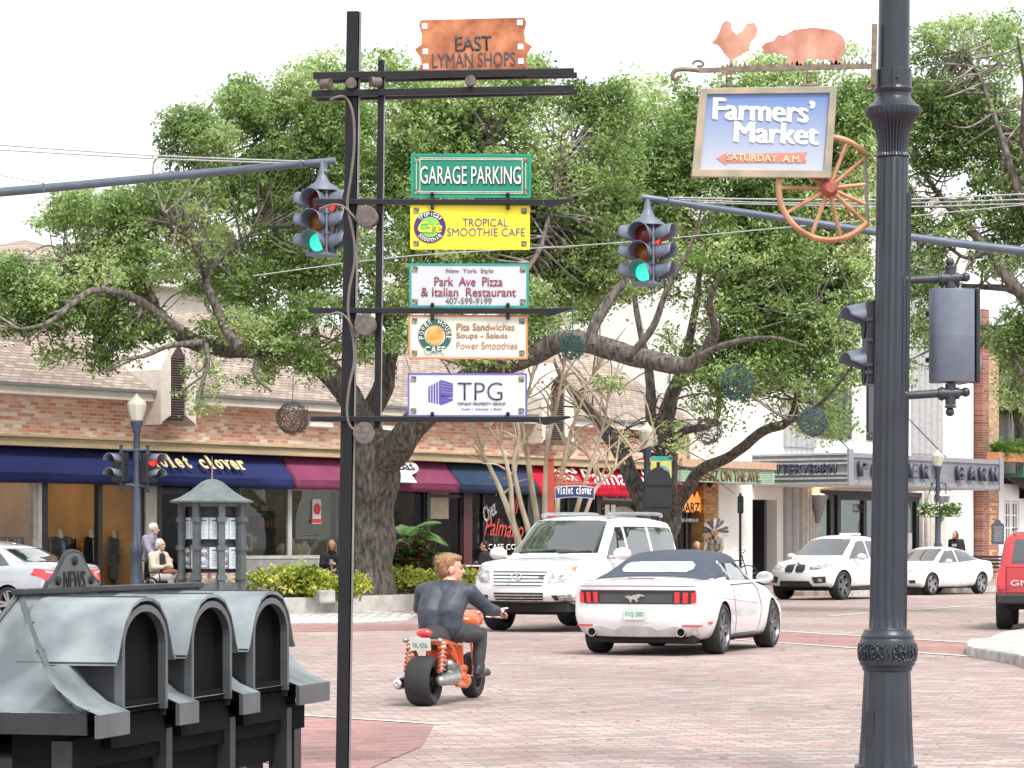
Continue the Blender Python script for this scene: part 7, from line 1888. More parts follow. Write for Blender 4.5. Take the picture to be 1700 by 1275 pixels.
# ---------------------------------------------------------------- parked white crossover coupe
x6 = dict(zl=[(-2.43, .45), (-1.8, .3), (0, .26), (1.8, .28), (2.43, .36)], zb=[(-2.43, 1.1), (-1.8, 1.1), (0, 1.02), (1, 1.0), (1.7, .97), (2.43, .84)],
          zt=[(-2.43, 1.14), (-2.2, 1.18), (-1.3, 1.52), (-.5, 1.68), (.1, 1.68), (.4, 1.62), (1.2, 1.13), (1.4, 1.09), (2.1, 1.0), (2.43, .88)],
          wl=[(-2.43, .84), (-1.8, .92), (1.8, .92), (2.43, .82)], wm=[(-2.43, .9), (-1.7, .99), (0, .965), (1.6, .99), (2.43, .86)], wb=[(-2.43, .86), (-1.5, .94), (0, .92), (1.4, .92), (2.43, .76)], wt=[(-2.43, .76), (-1.6, .70), (-.5, .65), (.3, .66), (1.1, .76), (1.5, .80), (2.1, .74), (2.43, .62)])
B = Body('crossover', 4.86, x6, PAINT_W, [(.3, .12), (.5, .0), (.75, .03), (.95, .16)], [(.4, .1), (.7, 0), (1.1, .1)], .28, (-1.42, 1.48), .38, 1.1, .34)
HB = R(180 + 54)
gl = G(1394, 996)
t, bo = car('white crossover coupe parked left of the lamp post in front of the marquee', (0, 0), HB, B, (-1.42, 1.48), .38, .28, RIMD, 1.68, parked=True, style=1, rr=.76, group='cars parked along the kerb', scale=.96)
def setcar(t, H, q, g_):
    c_, s_ = math.cos(H), math.sin(H); k = t.scale[0]; t.location = (g_.x - k * (c_ * q[0] - s_ * q[1]), g_.y - k * (s_ * q[0] + c_ * q[1]), 0)
setcar(t, HB, (1.48, .84), gl)
B.patch('windscreen', 'front', [(-.70, 1.16), (.70, 1.16), (.58, 1.60), (-.58, 1.60)], CGL, t, .006)
B.patch('side_window', 'left', [(1.0, 1.07), (-.02, 1.09), (-.02, 1.55), (.34, 1.53)], CGL, t, .006, mirror=True); B.patch('side_window', 'left', [(-.1, 1.09), (-1.5, 1.17), (-1.1, 1.4), (-.6, 1.53), (-.1, 1.55)], CGL, t, .006, mirror=True)
for sg in (-1, 1): B.patch('kidney_grille', 'front', [(sg * .03, .93), (sg * .27, .91), (sg * .30, .80), (sg * .25, .72), (sg * .06, .72), (sg * .03, .78)], TRIM, t, .015, .04)
B.patch('headlight', 'front', [(.40, .86), (.60, .93), (.82, .95), (.84, .86), (.62, .80), (.44, .79)], LAMPC, t, .01, .04, True)
B.patch('air_intake', 'front', [(.50, .60), (.82, .62), (.82, .46), (.56, .44)], TRIM, t, .01, .05, True); B.patch('lower_grille', 'front', [(-.42, .50), (.42, .50), (.5, .36), (-.5, .36)], TRIM, t, .01)
B.patch('fog_lamp', 'front', [(.64, .56), (.74, .56), (.74, .49), (.64, .49)], LAMPC, t, .02, .04, True)
B.patch('valance', 'front', [(-.8, .36), (.8, .36), (.78, .30), (-.78, .30)], TRIM, t, .01)
M = B.at('front', 0, .955, .015); b = MB(M); b.prism(circ(.045, 14), .008); b.build('emblem', mat('emblem_blue', (.1, .2, .4), .3), t)
b = MB(); b.box((0, 0, .3), (4., 1.5, .12)); b.build('underbody', UNDER, t)
mirrorcap(B, t, .72, 1.12, .93, PAINT_W, 1.1)
seam(B, t, 'left', [(-.06, 1.02), (-.06, .42)]); seam(B, t, 'left', [(1.0, .95), (1.0, .6), (.9, .42)]); seam(B, t, 'left', [(-1.2, .36), (1.1, .34)], 'sill', TRIM, .08)
b = MB(); b.box((-.2, .2, 1.72), (.3, .5, .06)); b.build('roof_tag', WHT, t, bevel=.02)
# ---------------------------------------------------------------- parked white saloon
sd = dict(zl=[(-2.31, .34), (-1.8, .24), (0, .2), (1.8, .2), (2.31, .28)], zb=[(-2.31, .96), (-1.8, .98), (0, .90), (1, .86), (1.7, .82), (2.31, .68)],
          zt=[(-2.31, 1.0), (-1.9, 1.05), (-1.55, 1.08), (-.9, 1.34), (-.3, 1.42), (.15, 1.41), (.4, 1.36), (1.1, .98), (1.3, .94), (2., .84), (2.31, .72)],
          wl=[(-2.31, .76), (-1.8, .84), (1.8, .84), (2.31, .74)], wm=[(-2.31, .82), (-1.6, .90), (0, .885), (1.5, .90), (2.31, .78)], wb=[(-2.31, .78), (-1.5, .85), (0, .84), (1.4, .83), (2.31, .68)], wt=[(-2.31, .68), (-1.6, .64), (-.8, .58), (.2, .58), (1.0, .68), (1.4, .72), (2., .66), (2.31, .56)])
B2 = Body('saloon', 4.62, sd, PAINT_W, [(.2, .1), (.4, .0), (.6, .02), (.8, .14)], [(.3, .1), (.5, 0), (.9, .06), (1.1, .1)], .26, (-1.36, 1.44), .325, 1.1, .32)
def saloon(B, paint, label, H, q, g_, parked=True, group=None, rim=RIMM, scale=None):
    t, bo = car(label, (0, 0), H, B, (-1.36, 1.44), .325, .23, rim, 1.54, parked=parked, style=1, rr=.76, group=group, scale=scale)
    setcar(t, H, q, g_)
    B.patch('windscreen', 'front', [(-.62, 1.0), (.62, 1.0), (.52, 1.35), (-.52, 1.35)], CGL, t, .006)
    B.patch('rear_window', 'rear', [(-.60, 1.09), (.60, 1.09), (.50, 1.33), (-.50, 1.33)], CGL, t, .006)
    B.patch('side_window', 'left', [(.92, .94), (-.1, .96), (-.1, 1.32), (.34, 1.30)], CGL, t, .006, mirror=True); B.patch('side_window', 'left', [(-.18, .96), (-1.3, 1.03), (-.95, 1.24), (-.6, 1.32), (-.18, 1.33)], CGL, t, .006, mirror=True)
    b = MB(); b.box((0, 0, .24), (3.8, 1.4, .1)); b.build('underbody', UNDER, t)
    mirrorcap(B, t, .66, .99, .84, paint, .9)
    for x in (-.14,): seam(B, t, 'left', [(x, .9), (x, .34)])
    seam(B, t, 'left', [(.9, .82), (.9, .5), (.8, .34)]); seam(B, t, 'left', [(-1.5, .74), (1.2, .66)], 'crease', paint, .014)
    seam(B, t, 'left', [(-.5, .78), (-.32, .78)], 'door_handle', paint, .04); seam(B, t, 'left', [(.3, .75), (.48, .75)], 'door_handle', paint, .04)
    return t
t = saloon(B2, PAINT_W, 'white saloon parked right of the lamp post, nose towards the camera', R(180 + 50), (1.44, .77), G(1543, 988), group='cars parked along the kerb', scale=.93)
B = B2
for sg in (-1, 1): B.patch('kidney_grille', 'front', [(sg * .03, .74), (sg * .24, .73), (sg * .26, .66), (sg * .22, .58), (sg * .05, .58), (sg * .03, .62)], TRIM, t, .015, .04)
B.patch('headlight', 'front', [(.32, .70), (.50, .76), (.72, .80), (.74, .73), (.56, .66), (.34, .64)], LAMPC, t, .01, .04, True)
B.patch('air_intake', 'front', [(-.5, .42), (.5, .42), (.44, .32), (-.44, .32)], TRIM, t, .01); B.patch('fog_pocket', 'front', [(.54, .44), (.72, .45), (.72, .36), (.58, .35)], TRIM, t, .01, .04, True)
# silver saloon at the left edge, tail towards us
B3 = Body('silver_saloon', 4.62, {**sd, 'zt': [(-2.31, 1.04), (-1.9, 1.10), (-1.55, 1.12), (-.9, 1.37), (-.3, 1.46), (.15, 1.45), (.4, 1.4), (1.1, 1.0), (1.3, .96), (2., .84), (2.31, .72)], 'zb': [(-2.31, 1.0), (-1.8, 1.02), (0, .94), (1, .88), (1.7, .82), (2.31, .68)]}, PAINT_S, [(.2, .1), (.4, .0), (.6, .02), (.8, .14)], [(.3, .1), (.5, 0), (.9, .05), (1.1, .08)], .26, (-1.36, 1.44), .325, 1.1, .32)
HS = R(148)
t = saloon(B3, PAINT_S, 'silver saloon at the left edge with red tail lamps behind the news rack', HS, (-1.36, .77), V(((20 - CX) * 52.5 / F, 52.5, 0)))
B = B3
B.patch('tail_light', 'rear', [(.44, .90), (.80, .97), (.84, .86), (.72, .70), (.62, .80), (.44, .84)], TAIL, t, .012, .04, True)
B.patch('tail_light_wrap', 'left', [(-2.24, .95), (-1.98, .95), (-2.02, .84), (-2.2, .74)], TAIL, t, .012, .04, True)
B.patch('reverse_light', 'rear', [(.5, .895), (.74, .935), (.74, .90), (.5, .865)], mat('lamp_pale', (.6, .5, .5), .3), t, .018, .04, True)
plate_(B, t, 'rear', .76, 'K62 9LM', m=mat('plate_yellow', (.62, .55, .16), .5), col=(.05, .04, .03))
M = B.at('rear', 0, .93, .012); b = MB(M); b.ring(circ(.06, 18, ry=.045), circ(.048, 18, ry=.034), .01); b.ring(circ(.022, 12, (0, .005), .03), circ(.012, 12, (0, .005), .022), .01); b.build('emblem', mat('emblem_blue', 0), t)
seam(B, t, 'rear', [(-.76, .98), (.76, .98)], 'boot_seam', UNDER, .008, False)
b = MB(B.at('rear', .55, .70, .01)); b.box((0, 0, 0), (.18, .03, .008)); b.build('badge', CHROME, t)

# ---------------------------------------------------------------- red off-road car at the right edge, tail towards us
rd = dict(zl=[(-2.15, .5), (-1.6, .44), (0, .4), (1.6, .42), (2.15, .5)], zb=[(-2.15, 1.02), (0, 1.02), (1, 1.02), (2.15, .96)], zt=[(-2.15, 1.08), (-2.1, 1.5), (-2.0, 1.60), (-1, 1.63), (.0, 1.62), (.25, 1.56), (.85, 1.08), (1., 1.06), (2.15, 1.0)],
          wl=[(-2.15, .78), (2.15, .78)], wm=[(-2.15, .82), (-1.8, .84), (1.8, .84), (2.15, .8)], wb=[(-2.15, .80), (-1.8, .82), (1.8, .82), (2.15, .76)], wt=[(-2.15, .72), (-2, .67), (.2, .66), (.9, .74), (2.15, .7)])
B = Body('truck', 4.3, rd, PAINT_R, [(.4, .05), (.9, .0), (1., .05)], [(.4, .02), (.6, 0), (1.02, .02), (1.6, .16)], .12, (-1.28, 1.35), .36, 1.14, .32)
HR = R(78)
t, bo = car('red off-road car cut off by the right edge of the picture, tail towards us', (0, 0), HR, B, (-1.28, 1.35), .36, .26, RIMM, 1.44)
setcar(t, HR, (-1.28, .72), G(1668, 1044))
B.patch('rear_window', 'rear', [(-.58, 1.10), (.58, 1.10), (.52, 1.50), (-.52, 1.50)], CGL, t, .006)
for (a, c_) in ((.66, -.2), (-.28, -1.12), (-1.22, -1.98)): B.patch('side_window', 'left', [(a, 1.07), (c_, 1.07), (c_ + .03, 1.48), (a - (.42 if a > 0 else 0), 1.48)], CGL, t, .006, mirror=True)
B.patch('tail_light', 'rear', [(.68, .98), (.80, .98), (.80, .68), (.68, .68)], TAIL, t, .012, .04, True)
text('GMC', B.at('rear', .36, .78, .014), CHROME, t, 1., .46, .09, .006, .012, world=False)
b = MB(); b.box((-2.2, 0, .52), (.16, 1.66, .17)); b.build('bumper', TRIM, t, bevel=.03)
b = MB(); b.box((0, 0, .42), (3.8, 1.2, .16)); b.build('underbody', UNDER, t)
seam(B, t, 'rear', [(-.68, 1.03), (.68, 1.03)], 'tailgate_seam', UNDER, .012, False)
seam(B, t, 'rear', [(-.66, 1.02), (-.66, .62), (.66, .62), (.66, 1.02)], 'tailgate_seam', UNDER, .01, False)
for sg in (-1, 1): b = MB(); b.bar((-1.9, sg * .56, 1.66), (-.2, sg * .56, 1.68), .03); b.build('roof_rail', TRIM, t)
# ================================================================ PEOPLE
SKIN = mat('skin', (.52, .29, .20), .5, var=.08, scale=20); SKINO = mat('skin_pale', (.56, .36, .27), .5, var=.08, scale=20)
EYE = mat('eye_dark', (.03, .02, .02), .3); LIP = mat('lip', (.36, .11, .09), .5)
def finger_hand(mb, w, d, palm_n, side, k=1.):
    """palm, four bent fingers and a thumb; d = way the hand points, palm_n = way the palm faces"""
    d = V(d).normalized(); n = V(palm_n); n = (n - d * n.dot(d)).normalized(); a = d.cross(n) * side
    c = V(w) + d * .045 * k
    mb.cap(V(w), .03 * k, c + d * .035 * k, .034 * k, 8); mb.cap(c + a * .02 * k, .022 * k, c - a * .02 * k, .022 * k, 8)
    for i, (o, L) in enumerate(((.030, .065), (.011, .075), (-.010, .07), (-.030, .055))):
        r = c + a * (o * k) + d * .04 * k; m = r + d * (L * .55 * k) + n * (.012 * k); e = m + d * (L * .3 * k) + n * (L * .42 * k); mb.cap(r, .0105 * k, m, .0095 * k, 6); mb.cap(m, .0095 * k, e, .008 * k, 6)
    r = c + a * .032 * k - d * .01 * k; m = r + a * .022 * k + d * .03 * k + n * .014 * k; mb.cap(r, .013 * k, m, .0115 * k, 6); mb.cap(m, .0115 * k, m + d * .028 * k + n * .014 * k, .009 * k, 6)
def head_shapes(mb, c, f, k=1., neck=None):
    """c = head centre, f = way the face looks"""
    f = V(f).normalized(); u = V((0, 0, 1)); s = f.cross(u).normalized(); u = s.cross(f)
    Rm = Matrix((f, -s, u)).transposed(); q = lambda x, y, z: V(c) + Rm @ V((x * k, y * k, z * k))
    mb.ell(q(-.012, 0, .022), (.098 * k, .078 * k, .098 * k), Rm, 16, 12); mb.ell(q(.03, 0, -.045), (.062 * k, .058 * k, .075 * k), Rm, 14, 10); mb.ell(q(.062, 0, -.092), (.026 * k, .03 * k, .02 * k), Rm, 10, 8)
    mb.cap(q(.082, 0, .012), .010 * k, q(.105, 0, -.024), .015 * k, 8); mb.ell(q(.074, 0, -.055), (.018 * k, .028 * k, .014 * k), Rm, 10, 6); mb.cap(q(.07, -.04, .03), .012 * k, q(.07, .04, .03), .012 * k, 8)
    for e in (-1, 1): mb.ell(q(-.008, e * .08, -.012), (.022 * k, .012 * k, .034 * k), Rm, 8, 6); mb.ell(q(.055, e * .038, -.02), (.026 * k, .022 * k, .026 * k), Rm, 8, 6)
    if neck is not None: mb.cap(q(-.02, 0, -.07), .052 * k, V(neck), .06 * k, 10)
    return q, Rm
def face_parts(q, Rm, t, k, body):
    for e in (-1, 1):
        b = MB(); b.ell(q(.082, e * .034, .004), (.008 * k, .013 * k, .0085 * k), Rm, 8, 6); b.build('eye', EYE, body, smooth=True)
    b = MB(); b.ell(q(.090, 0, -.056), (.006 * k, .024 * k, .0065 * k), Rm, 8, 6); b.build('mouth', LIP, body, smooth=True)
def person(label, loc, rz, J, top, legs, hair, shoe=None, skin=SKIN, k=1., hk=1., vox=.016, bulk=1., extra=None, facing=(1, 0, 0), group=None, hairfn=None, sleeves=True, hands=None, shoes=True, scale=None):
    """J: local joints, x forward, y left"""
    J = {a: V(b) for a, b in J.items()}; t = thing('person', label, 'person', loc, rz, group)
    if scale: t.scale = (scale,) * 3
    mb = MB(); q, Rm = head_shapes(mb, J['head'], facing, hk, J['neck'])
    mb.cap(J['neck'], .06, J['chest'], .07, 10); mb.cap(J['chest'], .09, J['pelvis'], .10, 12)
    for s, y in (('L', 1), ('R', -1)):
        mb.cap(J['chest'], .07, J['sh' + s], .045, 8); mb.cap(J['sh' + s], .046, J['el' + s], .036, 8); mb.cap(J['el' + s], .038, J['wr' + s], .027, 8)
        hd = (hands or {}).get(s) or ((J['wr' + s] - J['el' + s]), (0, -y, -.3)); finger_hand(mb, J['wr' + s], hd[0], hd[1], y, 1.05)
        mb.cap(J['pelvis'], .1, J['hp' + s], .075, 8); mb.cap(J['hp' + s], .075, J['kn' + s], .052, 8); mb.cap(J['kn' + s], .05, J['an' + s], .034, 8); mb.cap(J['an' + s], .036, J['to' + s], .03, 8)
    body = blob(mb, 'body', skin, t, vox * .72, 2); face_parts(q, Rm, t, hk, body)
    mb = MB(); P_, C_ = J['pelvis'], J['chest']; w = (J['shL'] - J['shR']).normalized(); mid = P_.lerp(C_, .5)
    bk = J.get('back', mid)
    for e in (-1, 1):
        mb.cap(P_ + w * e * .075 + V((0, 0, .02)), .125 * bulk, bk + w * e * .085, .125 * bulk, 12); mb.cap(bk + w * e * .085, .125 * bulk, C_ + w * e * .10, .115 * bulk, 12)
    mb.cap(C_, .11 * bulk, J['neck'] - V((0, 0, .02)), .075, 12)
    for s in 'LR':
        mb.cap(C_ + (J['sh' + s] - C_) * .5, .105 * bulk, J['sh' + s], .078 * bulk, 10); mb.cap(J['sh' + s], .078 * bulk, J['el' + s], .06 * bulk, 10)
        if sleeves: mb.cap(J['el' + s], .06 * bulk, J['el' + s].lerp(J['wr' + s], .93), .042 * bulk, 10)
    b_ = baked(mb, [('REMESH', dict(mode='VOXEL', voxel_size=vox)), ('SMOOTH', dict(factor=.5, iterations=3))], 'jacket' if bulk > 1.02 else 'shirt', top, t)
    tex = 0
    me = b_.data
    for v in me.vertices:                                     # folds
        n_ = noise.noise(V((v.co.x * 4, v.co.y * 4, v.co.z * 15))) + .6 * noise.noise(V((v.co.x * 13, v.co.y * 9, v.co.z * 24))); v.co += v.normal * (n_ * .005)
    me.update()
    mb = MB()
    for s in 'LR':
        mb.cap(P_, .125, J['hp' + s], .105, 10); mb.cap(J['hp' + s], .105, J['kn' + s], .073, 10); mb.cap(J['kn' + s], .072, J['kn' + s].lerp(J['an' + s], .96), .055, 10)
    tr = blob(mb, 'trousers', legs, t, vox, 3)
    for v in tr.data.vertices: v.co += v.normal * (.009 * noise.noise(V((v.co.x * 9, v.co.y * 9, v.co.z * 14))))
    if shoes:
        for s in 'LR':
            b = MB(); d = (J['to' + s] - J['an' + s]); d.z = 0; d = d.normalized() if d.length > .01 else V((1, 0, 0)); a = J['an' + s]
            b.cap(a + V((0, 0, -.02)) - d * .04, .042, J['to' + s] + d * .02, .038, 10); b.cap(a - d * .03, .045, a + V((0, 0, .05)), .05, 8); blob(b, 'shoe', shoe or mat('black_leather', (.02, .02, .022), .4), t, .012, 2)
    # hair
    hb = MB(); n0 = 0
    (hairfn or hair_short)(hb, q, Rm, hk); o = blob(hb, 'hair', hair, t, .011, 1)
    for v in o.data.vertices: v.co += v.normal * (.004 * noise.noise(V((v.co.x * 30, v.co.y * 70, v.co.z * 30))))
    return t, body, q, Rm
def hair_short(hb, q, Rm, k):
    hb.ell(q(-.03, 0, .045), (.09 * k, .086 * k, .09 * k), Rm, 16, 12); hb.ell(q(-.055, 0, -.01), (.062 * k, .082 * k, .08 * k), Rm, 14, 10)
def hair_long(hb, q, Rm, k):
    hair_short(hb, q, Rm, k)
    for e in (-1, 1): hb.cap(q(-.02, e * .075, .03), .035 * k, q(.01, e * .088, -.15), .03 * k, 10)
    hb.cap(q(-.07, 0, .0), .075 * k, q(-.07, 0, -.15), .06 * k, 12)
def hair_swept(hb, q, Rm, k):
    hair_short(hb, q, Rm, k); hb.ell(q(.02, 0, .088), (.075 * k, .07 * k, .035 * k), Rm, 12, 8); hb.ell(q(-.075, 0, .03), (.055 * k, .075 * k, .085 * k), Rm, 12, 8)
    for i in range(9): hb.cap(q(-.02 - .012 * i, -.05 + .0125 * i, .10), .016 * k, q(-.12, -.06 + .015 * i, .055 - .01 * i), .012 * k, 6)
def hair_thin(hb, q, Rm, k):
    hb.ell(q(-.05, 0, .03), (.07 * k, .084 * k, .085 * k), Rm, 14, 10); hb.ell(q(-.02, 0, .07), (.085 * k, .07 * k, .055 * k), Rm, 14, 10)

# ---------------------------------------------------------------- scooter and rider
BH = R(73); rwp = G(703, 1172)
c_, s_ = math.cos(BH), math.sin(BH); RW = -.62; r_r = .222
SCL = V((rwp.x - c_ * RW, rwp.y - s_ * RW, 0))
ORG = mat('orange_paint', (.62, .10, .012), .3, coat=.8, var=.06); STEEL = mat('grey_alloy', (.36, .36, .36), .35, .8, var=.2, scale=20); CHR = CHROME
sc_ = thing('scooter', 'orange stripped-down scooter with very fat rear tyre in mid street', 'scooter', SCL, BH)
def bwheel(x, r, w, rr, steer=0.):
    T = Matrix.Translation((x, 0, r)) @ Matrix.Rotation(R(90), 4, 'X')
    if steer: T = Matrix.Translation((x, 0, r)) @ Matrix.Rotation(steer, 4, 'Z') @ Matrix.Rotation(R(90), 4, 'X')
    b = MB(); b.lathe([(r * rr, -w * .42), (r * .84, -w * .5), (r * .93, -w * .43), (r * .985, -w * .28), (r, -w * .1), (r, w * .1), (r * .985, w * .28), (r * .93, w * .43), (r * .84, w * .5), (r * rr, w * .42), (r * rr, -w * .42)], 40, T=T, caps=False); t = b.build('wheel', TYRE, sc_, smooth=True)
    b = MB()
    for q in (-.2, -.07, .07, .2): b.lathe(caps=False, n=40, T=T, prof=[(r * 1.0 - abs(q) * .05, w * q - .003), (r * 1.004 - abs(q) * .05, w * q - .0025), (r * 1.004 - abs(q) * .05, w * q + .0025), (r * 1.0 - abs(q) * .05, w * q + .003)])
    b.build('tread_line', mat('tread_dark', (.008, .008, .008), .9), t)
    b = MB(); b.lathe([(r * rr, -w * .40), (r * rr * .9, -w * .36), (r * rr * .86, 0), (r * rr * .9, w * .36), (r * rr, w * .40)], 30, T=T, caps=False); b.lathe([(.0, -w * .38), (.035, -w * .38), (.04, 0), (.035, w * .38), (0, w * .38)], 14, T=T)
    for k in range(5):
        a = k * 1.2566; b.bar(T @ V((.03 * math.cos(a), .03 * math.sin(a), .0)), T @ V((r * rr * .92 * math.cos(a), r * rr * .92 * math.sin(a), 0)), .05, .03)
    b.build('rim', mat('rim_black', (.03, .03, .032), .35, .5), t, smooth=True)
bwheel(RW, r_r, .235, .60); bwheel(.80, .215, .14, .62)
b = MB()                                                   # orange tube frame
for sy in (-1, 1):
    y = .115 * sy
    b.tube(spline([(-.58, y, .56), (-.30, y, .555), (-.12, y, .46), (.02, y, .33), (.14, y, .25), (.42, y * 1.1, .22), (.56, y * .8, .36), (.64, y * .3, .62)], 5), .022, 8)
    b.tube([(-.30, y, .555), (.05, y * 1.1, .52), (.14, y, .25)], .018, 8); b.tube([(-.12, y, .46), (.06, y, .22), (-.16, y, .20)], .02, 8); b.tube([(-.56, y * 1.1, .53), (-.28, y * 1.1, .30), (-.02, y, .2)], .02, 8)
b.tube([(-.58, -.115, .56), (-.58, .115, .56)], .02, 8); b.tube([(.14, -.115, .25), (.14, .115, .25)], .02, 8)
b.build('frame', ORG, sc_, smooth=True)
for sy in (-1, 1):                                         # twin rear springs
    b = MB(); a, e = V((-.60, sy * .155, .30)), V((-.52, sy * .15, .56)); ax_ = (e - a).normalized(); u = ax_.orthogonal().normalized(); v = ax_.cross(u)
    b.tube([a.lerp(e, i / 84) + u * (.034 * math.cos(i * .52)) + v * (.034 * math.sin(i * .52)) for i in range(85)], .0085, 6); s0 = b.build('spring', ORG, sc_, smooth=True)
    b = MB(); b.tube([a, e], .016, 8); b.tube([e - ax_ * .06, e], .03, 10); b.build('damper', mat('damper_pale', (.6, .6, .6), .4, .3), s0, smooth=True)
b = MB(); b.cap((-.32, -.02, .27), .085, (-.14, -.02, .26), .09, 12); b.cap((-.60, -.15, .225), .05, (-.2, -.15, .235), .07, 10); b.cap((-.22, -.12, .33), .045, (-.36, -.15, .36), .05, 10); b.cap((-.62, .15, .225), .035, (-.25, .13, .24), .045, 8)
blob(b, 'engine', STEEL, sc_, .014, 1)
b = MB()
for k in range(6): b.box((-.30 + .035 * k, -.125, .30), (.012, .12, .12))
b.build('cooling_fins', STEEL, sc_)
b = MB(); b.tube(spline([(-.1, .1, .24), (-.3, .19, .2), (-.45, .2, .2)], 5), .018, 8); b.lathe([(.0, 0), (.05, 0), (.055, .05), (.055, .28), (.04, .32), (.02, .33), (.02, .31), (0, .31)], 16, T=Matrix.Translation((-.42, .205, .2)) @ Matrix.Rotation(R(-90), 4, 'Y')); b.build('exhaust', CHR, sc_, smooth=True)
b = MB(); b.cap((-.48, 0, .60), .075, (-.30, 0, .60), .12, 12); b.cap((-.30, 0, .60), .125, (.0, 0, .56), .11, 12); blob(b, 'seat', mat('seat_black', (.025, .025, .028), .6), sc_, .016, 4)
b = MB(); b.prism([(-.22, .53), (.08, .50), (.10, .36), (-.02, .33), (-.16, .44)], .25, frame(V((0, .125, 0)), (1, 0, 0), (0, 0, 1))); b.build('side_panel', mat('bright_red_orange', (.72, .075, .012), .3, coat=.8, var=.05), sc_, bevel=.015)
b = MB(); b.cap((.06, -.12, .235), .05, (.2, -.125, .19), .06, 10); b.cap((.0, -.12, .30), .035, (.14, -.13, .30), .04, 8); b.cap((-.04, -.12, .17), .03, (.2, -.13, .15), .035, 8); b.cap((.06, .12, .235), .05, (.2, .125, .19), .06, 10); blob(b, 'fairing', ORG, sc_, .013, 1)
b = MB(); b.b2((.08, -.17, .2), (.42, .17, .225)); b.build('footboard', mat('board_black', (.03, .03, .03), .7), sc_, bevel=.008)
b = MB(); b.bar((-.70, .0, .60), (-.66, 0, .50), .235, .012, (0, 1, 0)); M = frame(V((-.705, 0, .55)), (0, -1, 0), (-.25, 0, 1)); b = MB(M); b.prism(rrect(.19, .115, .01), .006); pl_ = b.build('number_plate', mat('plate_pale', (.62, .62, .6), .5, var=.1), sc_)
text('7K 42X', M @ Matrix.Translation((0, -.008, .007)), mat('plate_ink_10', (.1, .3, .2)), pl_, 1., .14, .045, .002, .006, world=False)
b = MB(); b.ell((-.60, 0, .645), (.05, .075, .04), n=14, m=8); b.build('tail_lamp', TAIL, sc_, smooth=True); b = MB(); b.tube([(-.70, 0, .55), (-.60, 0, .57)], .02, 6); b.tube([(-.62, -.15, .58), (-.62, .15, .58)], .012, 6); 
for sy in (-1, 1): b.ell((-.64, sy * .16, .58), (.03, .03, .025), n=8, m=6)
b.build('rear_bracket', STEEL, sc_, smooth=True)
b = MB(); b.tube([(.80, .1, .215), (.64, .07, .62)], .022, 8); b.tube([(.80, -.1, .215), (.64, -.07, .62)], .022, 8); b.tube([(.66, 0, .52), (.60, 0, .78)], .025, 8); b.build('fork', STEEL, sc_, smooth=True)
b = MB(); b.tube(spline([(.50, .38, .80), (.58, .2, .81), (.60, 0, .78), (.58, -.2, .81), (.50, -.40, .80)], 5), .012, 8); b.tube([(.55, -.30, .83), (.62, -.40, .84)], .007, 5); b.tube([(.55, .30, .83), (.62, .40, .84)], .007, 5); b.tube([(.585, -.2, .76), (.60, -.36, .755)], .01, 6); b.build('handlebar', CHR, sc_, smooth=True)
for sy in (-1, 1):
    b = MB(); b.tube([(.535, sy * .29, .803), (.50, sy * .41, .80)], .019, 8); b.build('grip', RUB, sc_, smooth=True)
b = MB(); b.cap((.62, -.08, .74), .085, (.62, .08, .74), .085, 14); b.ell((.50, -.03, .72), (.14, .13, .085), n=14, m=10); blob(b, 'headlamp_shell', ORG, sc_, .014, 3)
b = MB(); b.box((.40, -.05, .745), (.05, .07, .02)); b.build('badge', WHT, sc_, bevel=.005)
NAVJ = mat('blue_black_jacket', (.030, .038, .055), .55, var=.25, scale=8, bump=.2, bscale=26, c2=(.045, .055, .078)); CHAR = mat('charcoal_trousers', (.035, .036, .042), .7, var=.2, scale=10)
GING = mat('ginger_hair', (.22, .10, .04), .6, var=.4, scale=60, c2=(.34, .18, .08))
J = dict(pelvis=(-.14, 0, .68), back=(-.14, 0, .83), chest=(-.01, -.01, .985), neck=(.06, -.015, 1.085), head=(.10, -.02, 1.205), shR=(.02, -.215, 1.0), shL=(-.01, .205, 1.0), elR=(.22, -.32, .85), wrR=(.46, -.355, .815), elL=(.18, .31, .85), wrL=(.46, .345, .815),
         hpR=(-.08, -.12, .64), hpL=(-.08, .12, .64), knR=(.30, -.235, .61), knL=(.30, .22, .61), anR=(.27, -.23, .275), anL=(.27, .22, .275), toR=(.44, -.25, .255), toL=(.44, .24, .255))
person('ginger-haired man in dark jacket riding the orange scooter, head turned right', SCL, BH, J, NAVJ, CHAR, GING, skin=mat('skin_flushed', (.6, .3, .22), .5, var=.08, scale=20), hk=1.12, vox=.013, bulk=1.06, facing=(.42, -.9, .0), hairfn=hair_swept, hands={'R': ((.7, -.1, -.1), (0, .1, -1)), 'L': ((.7, .1, -.1), (0, -.1, -1))})
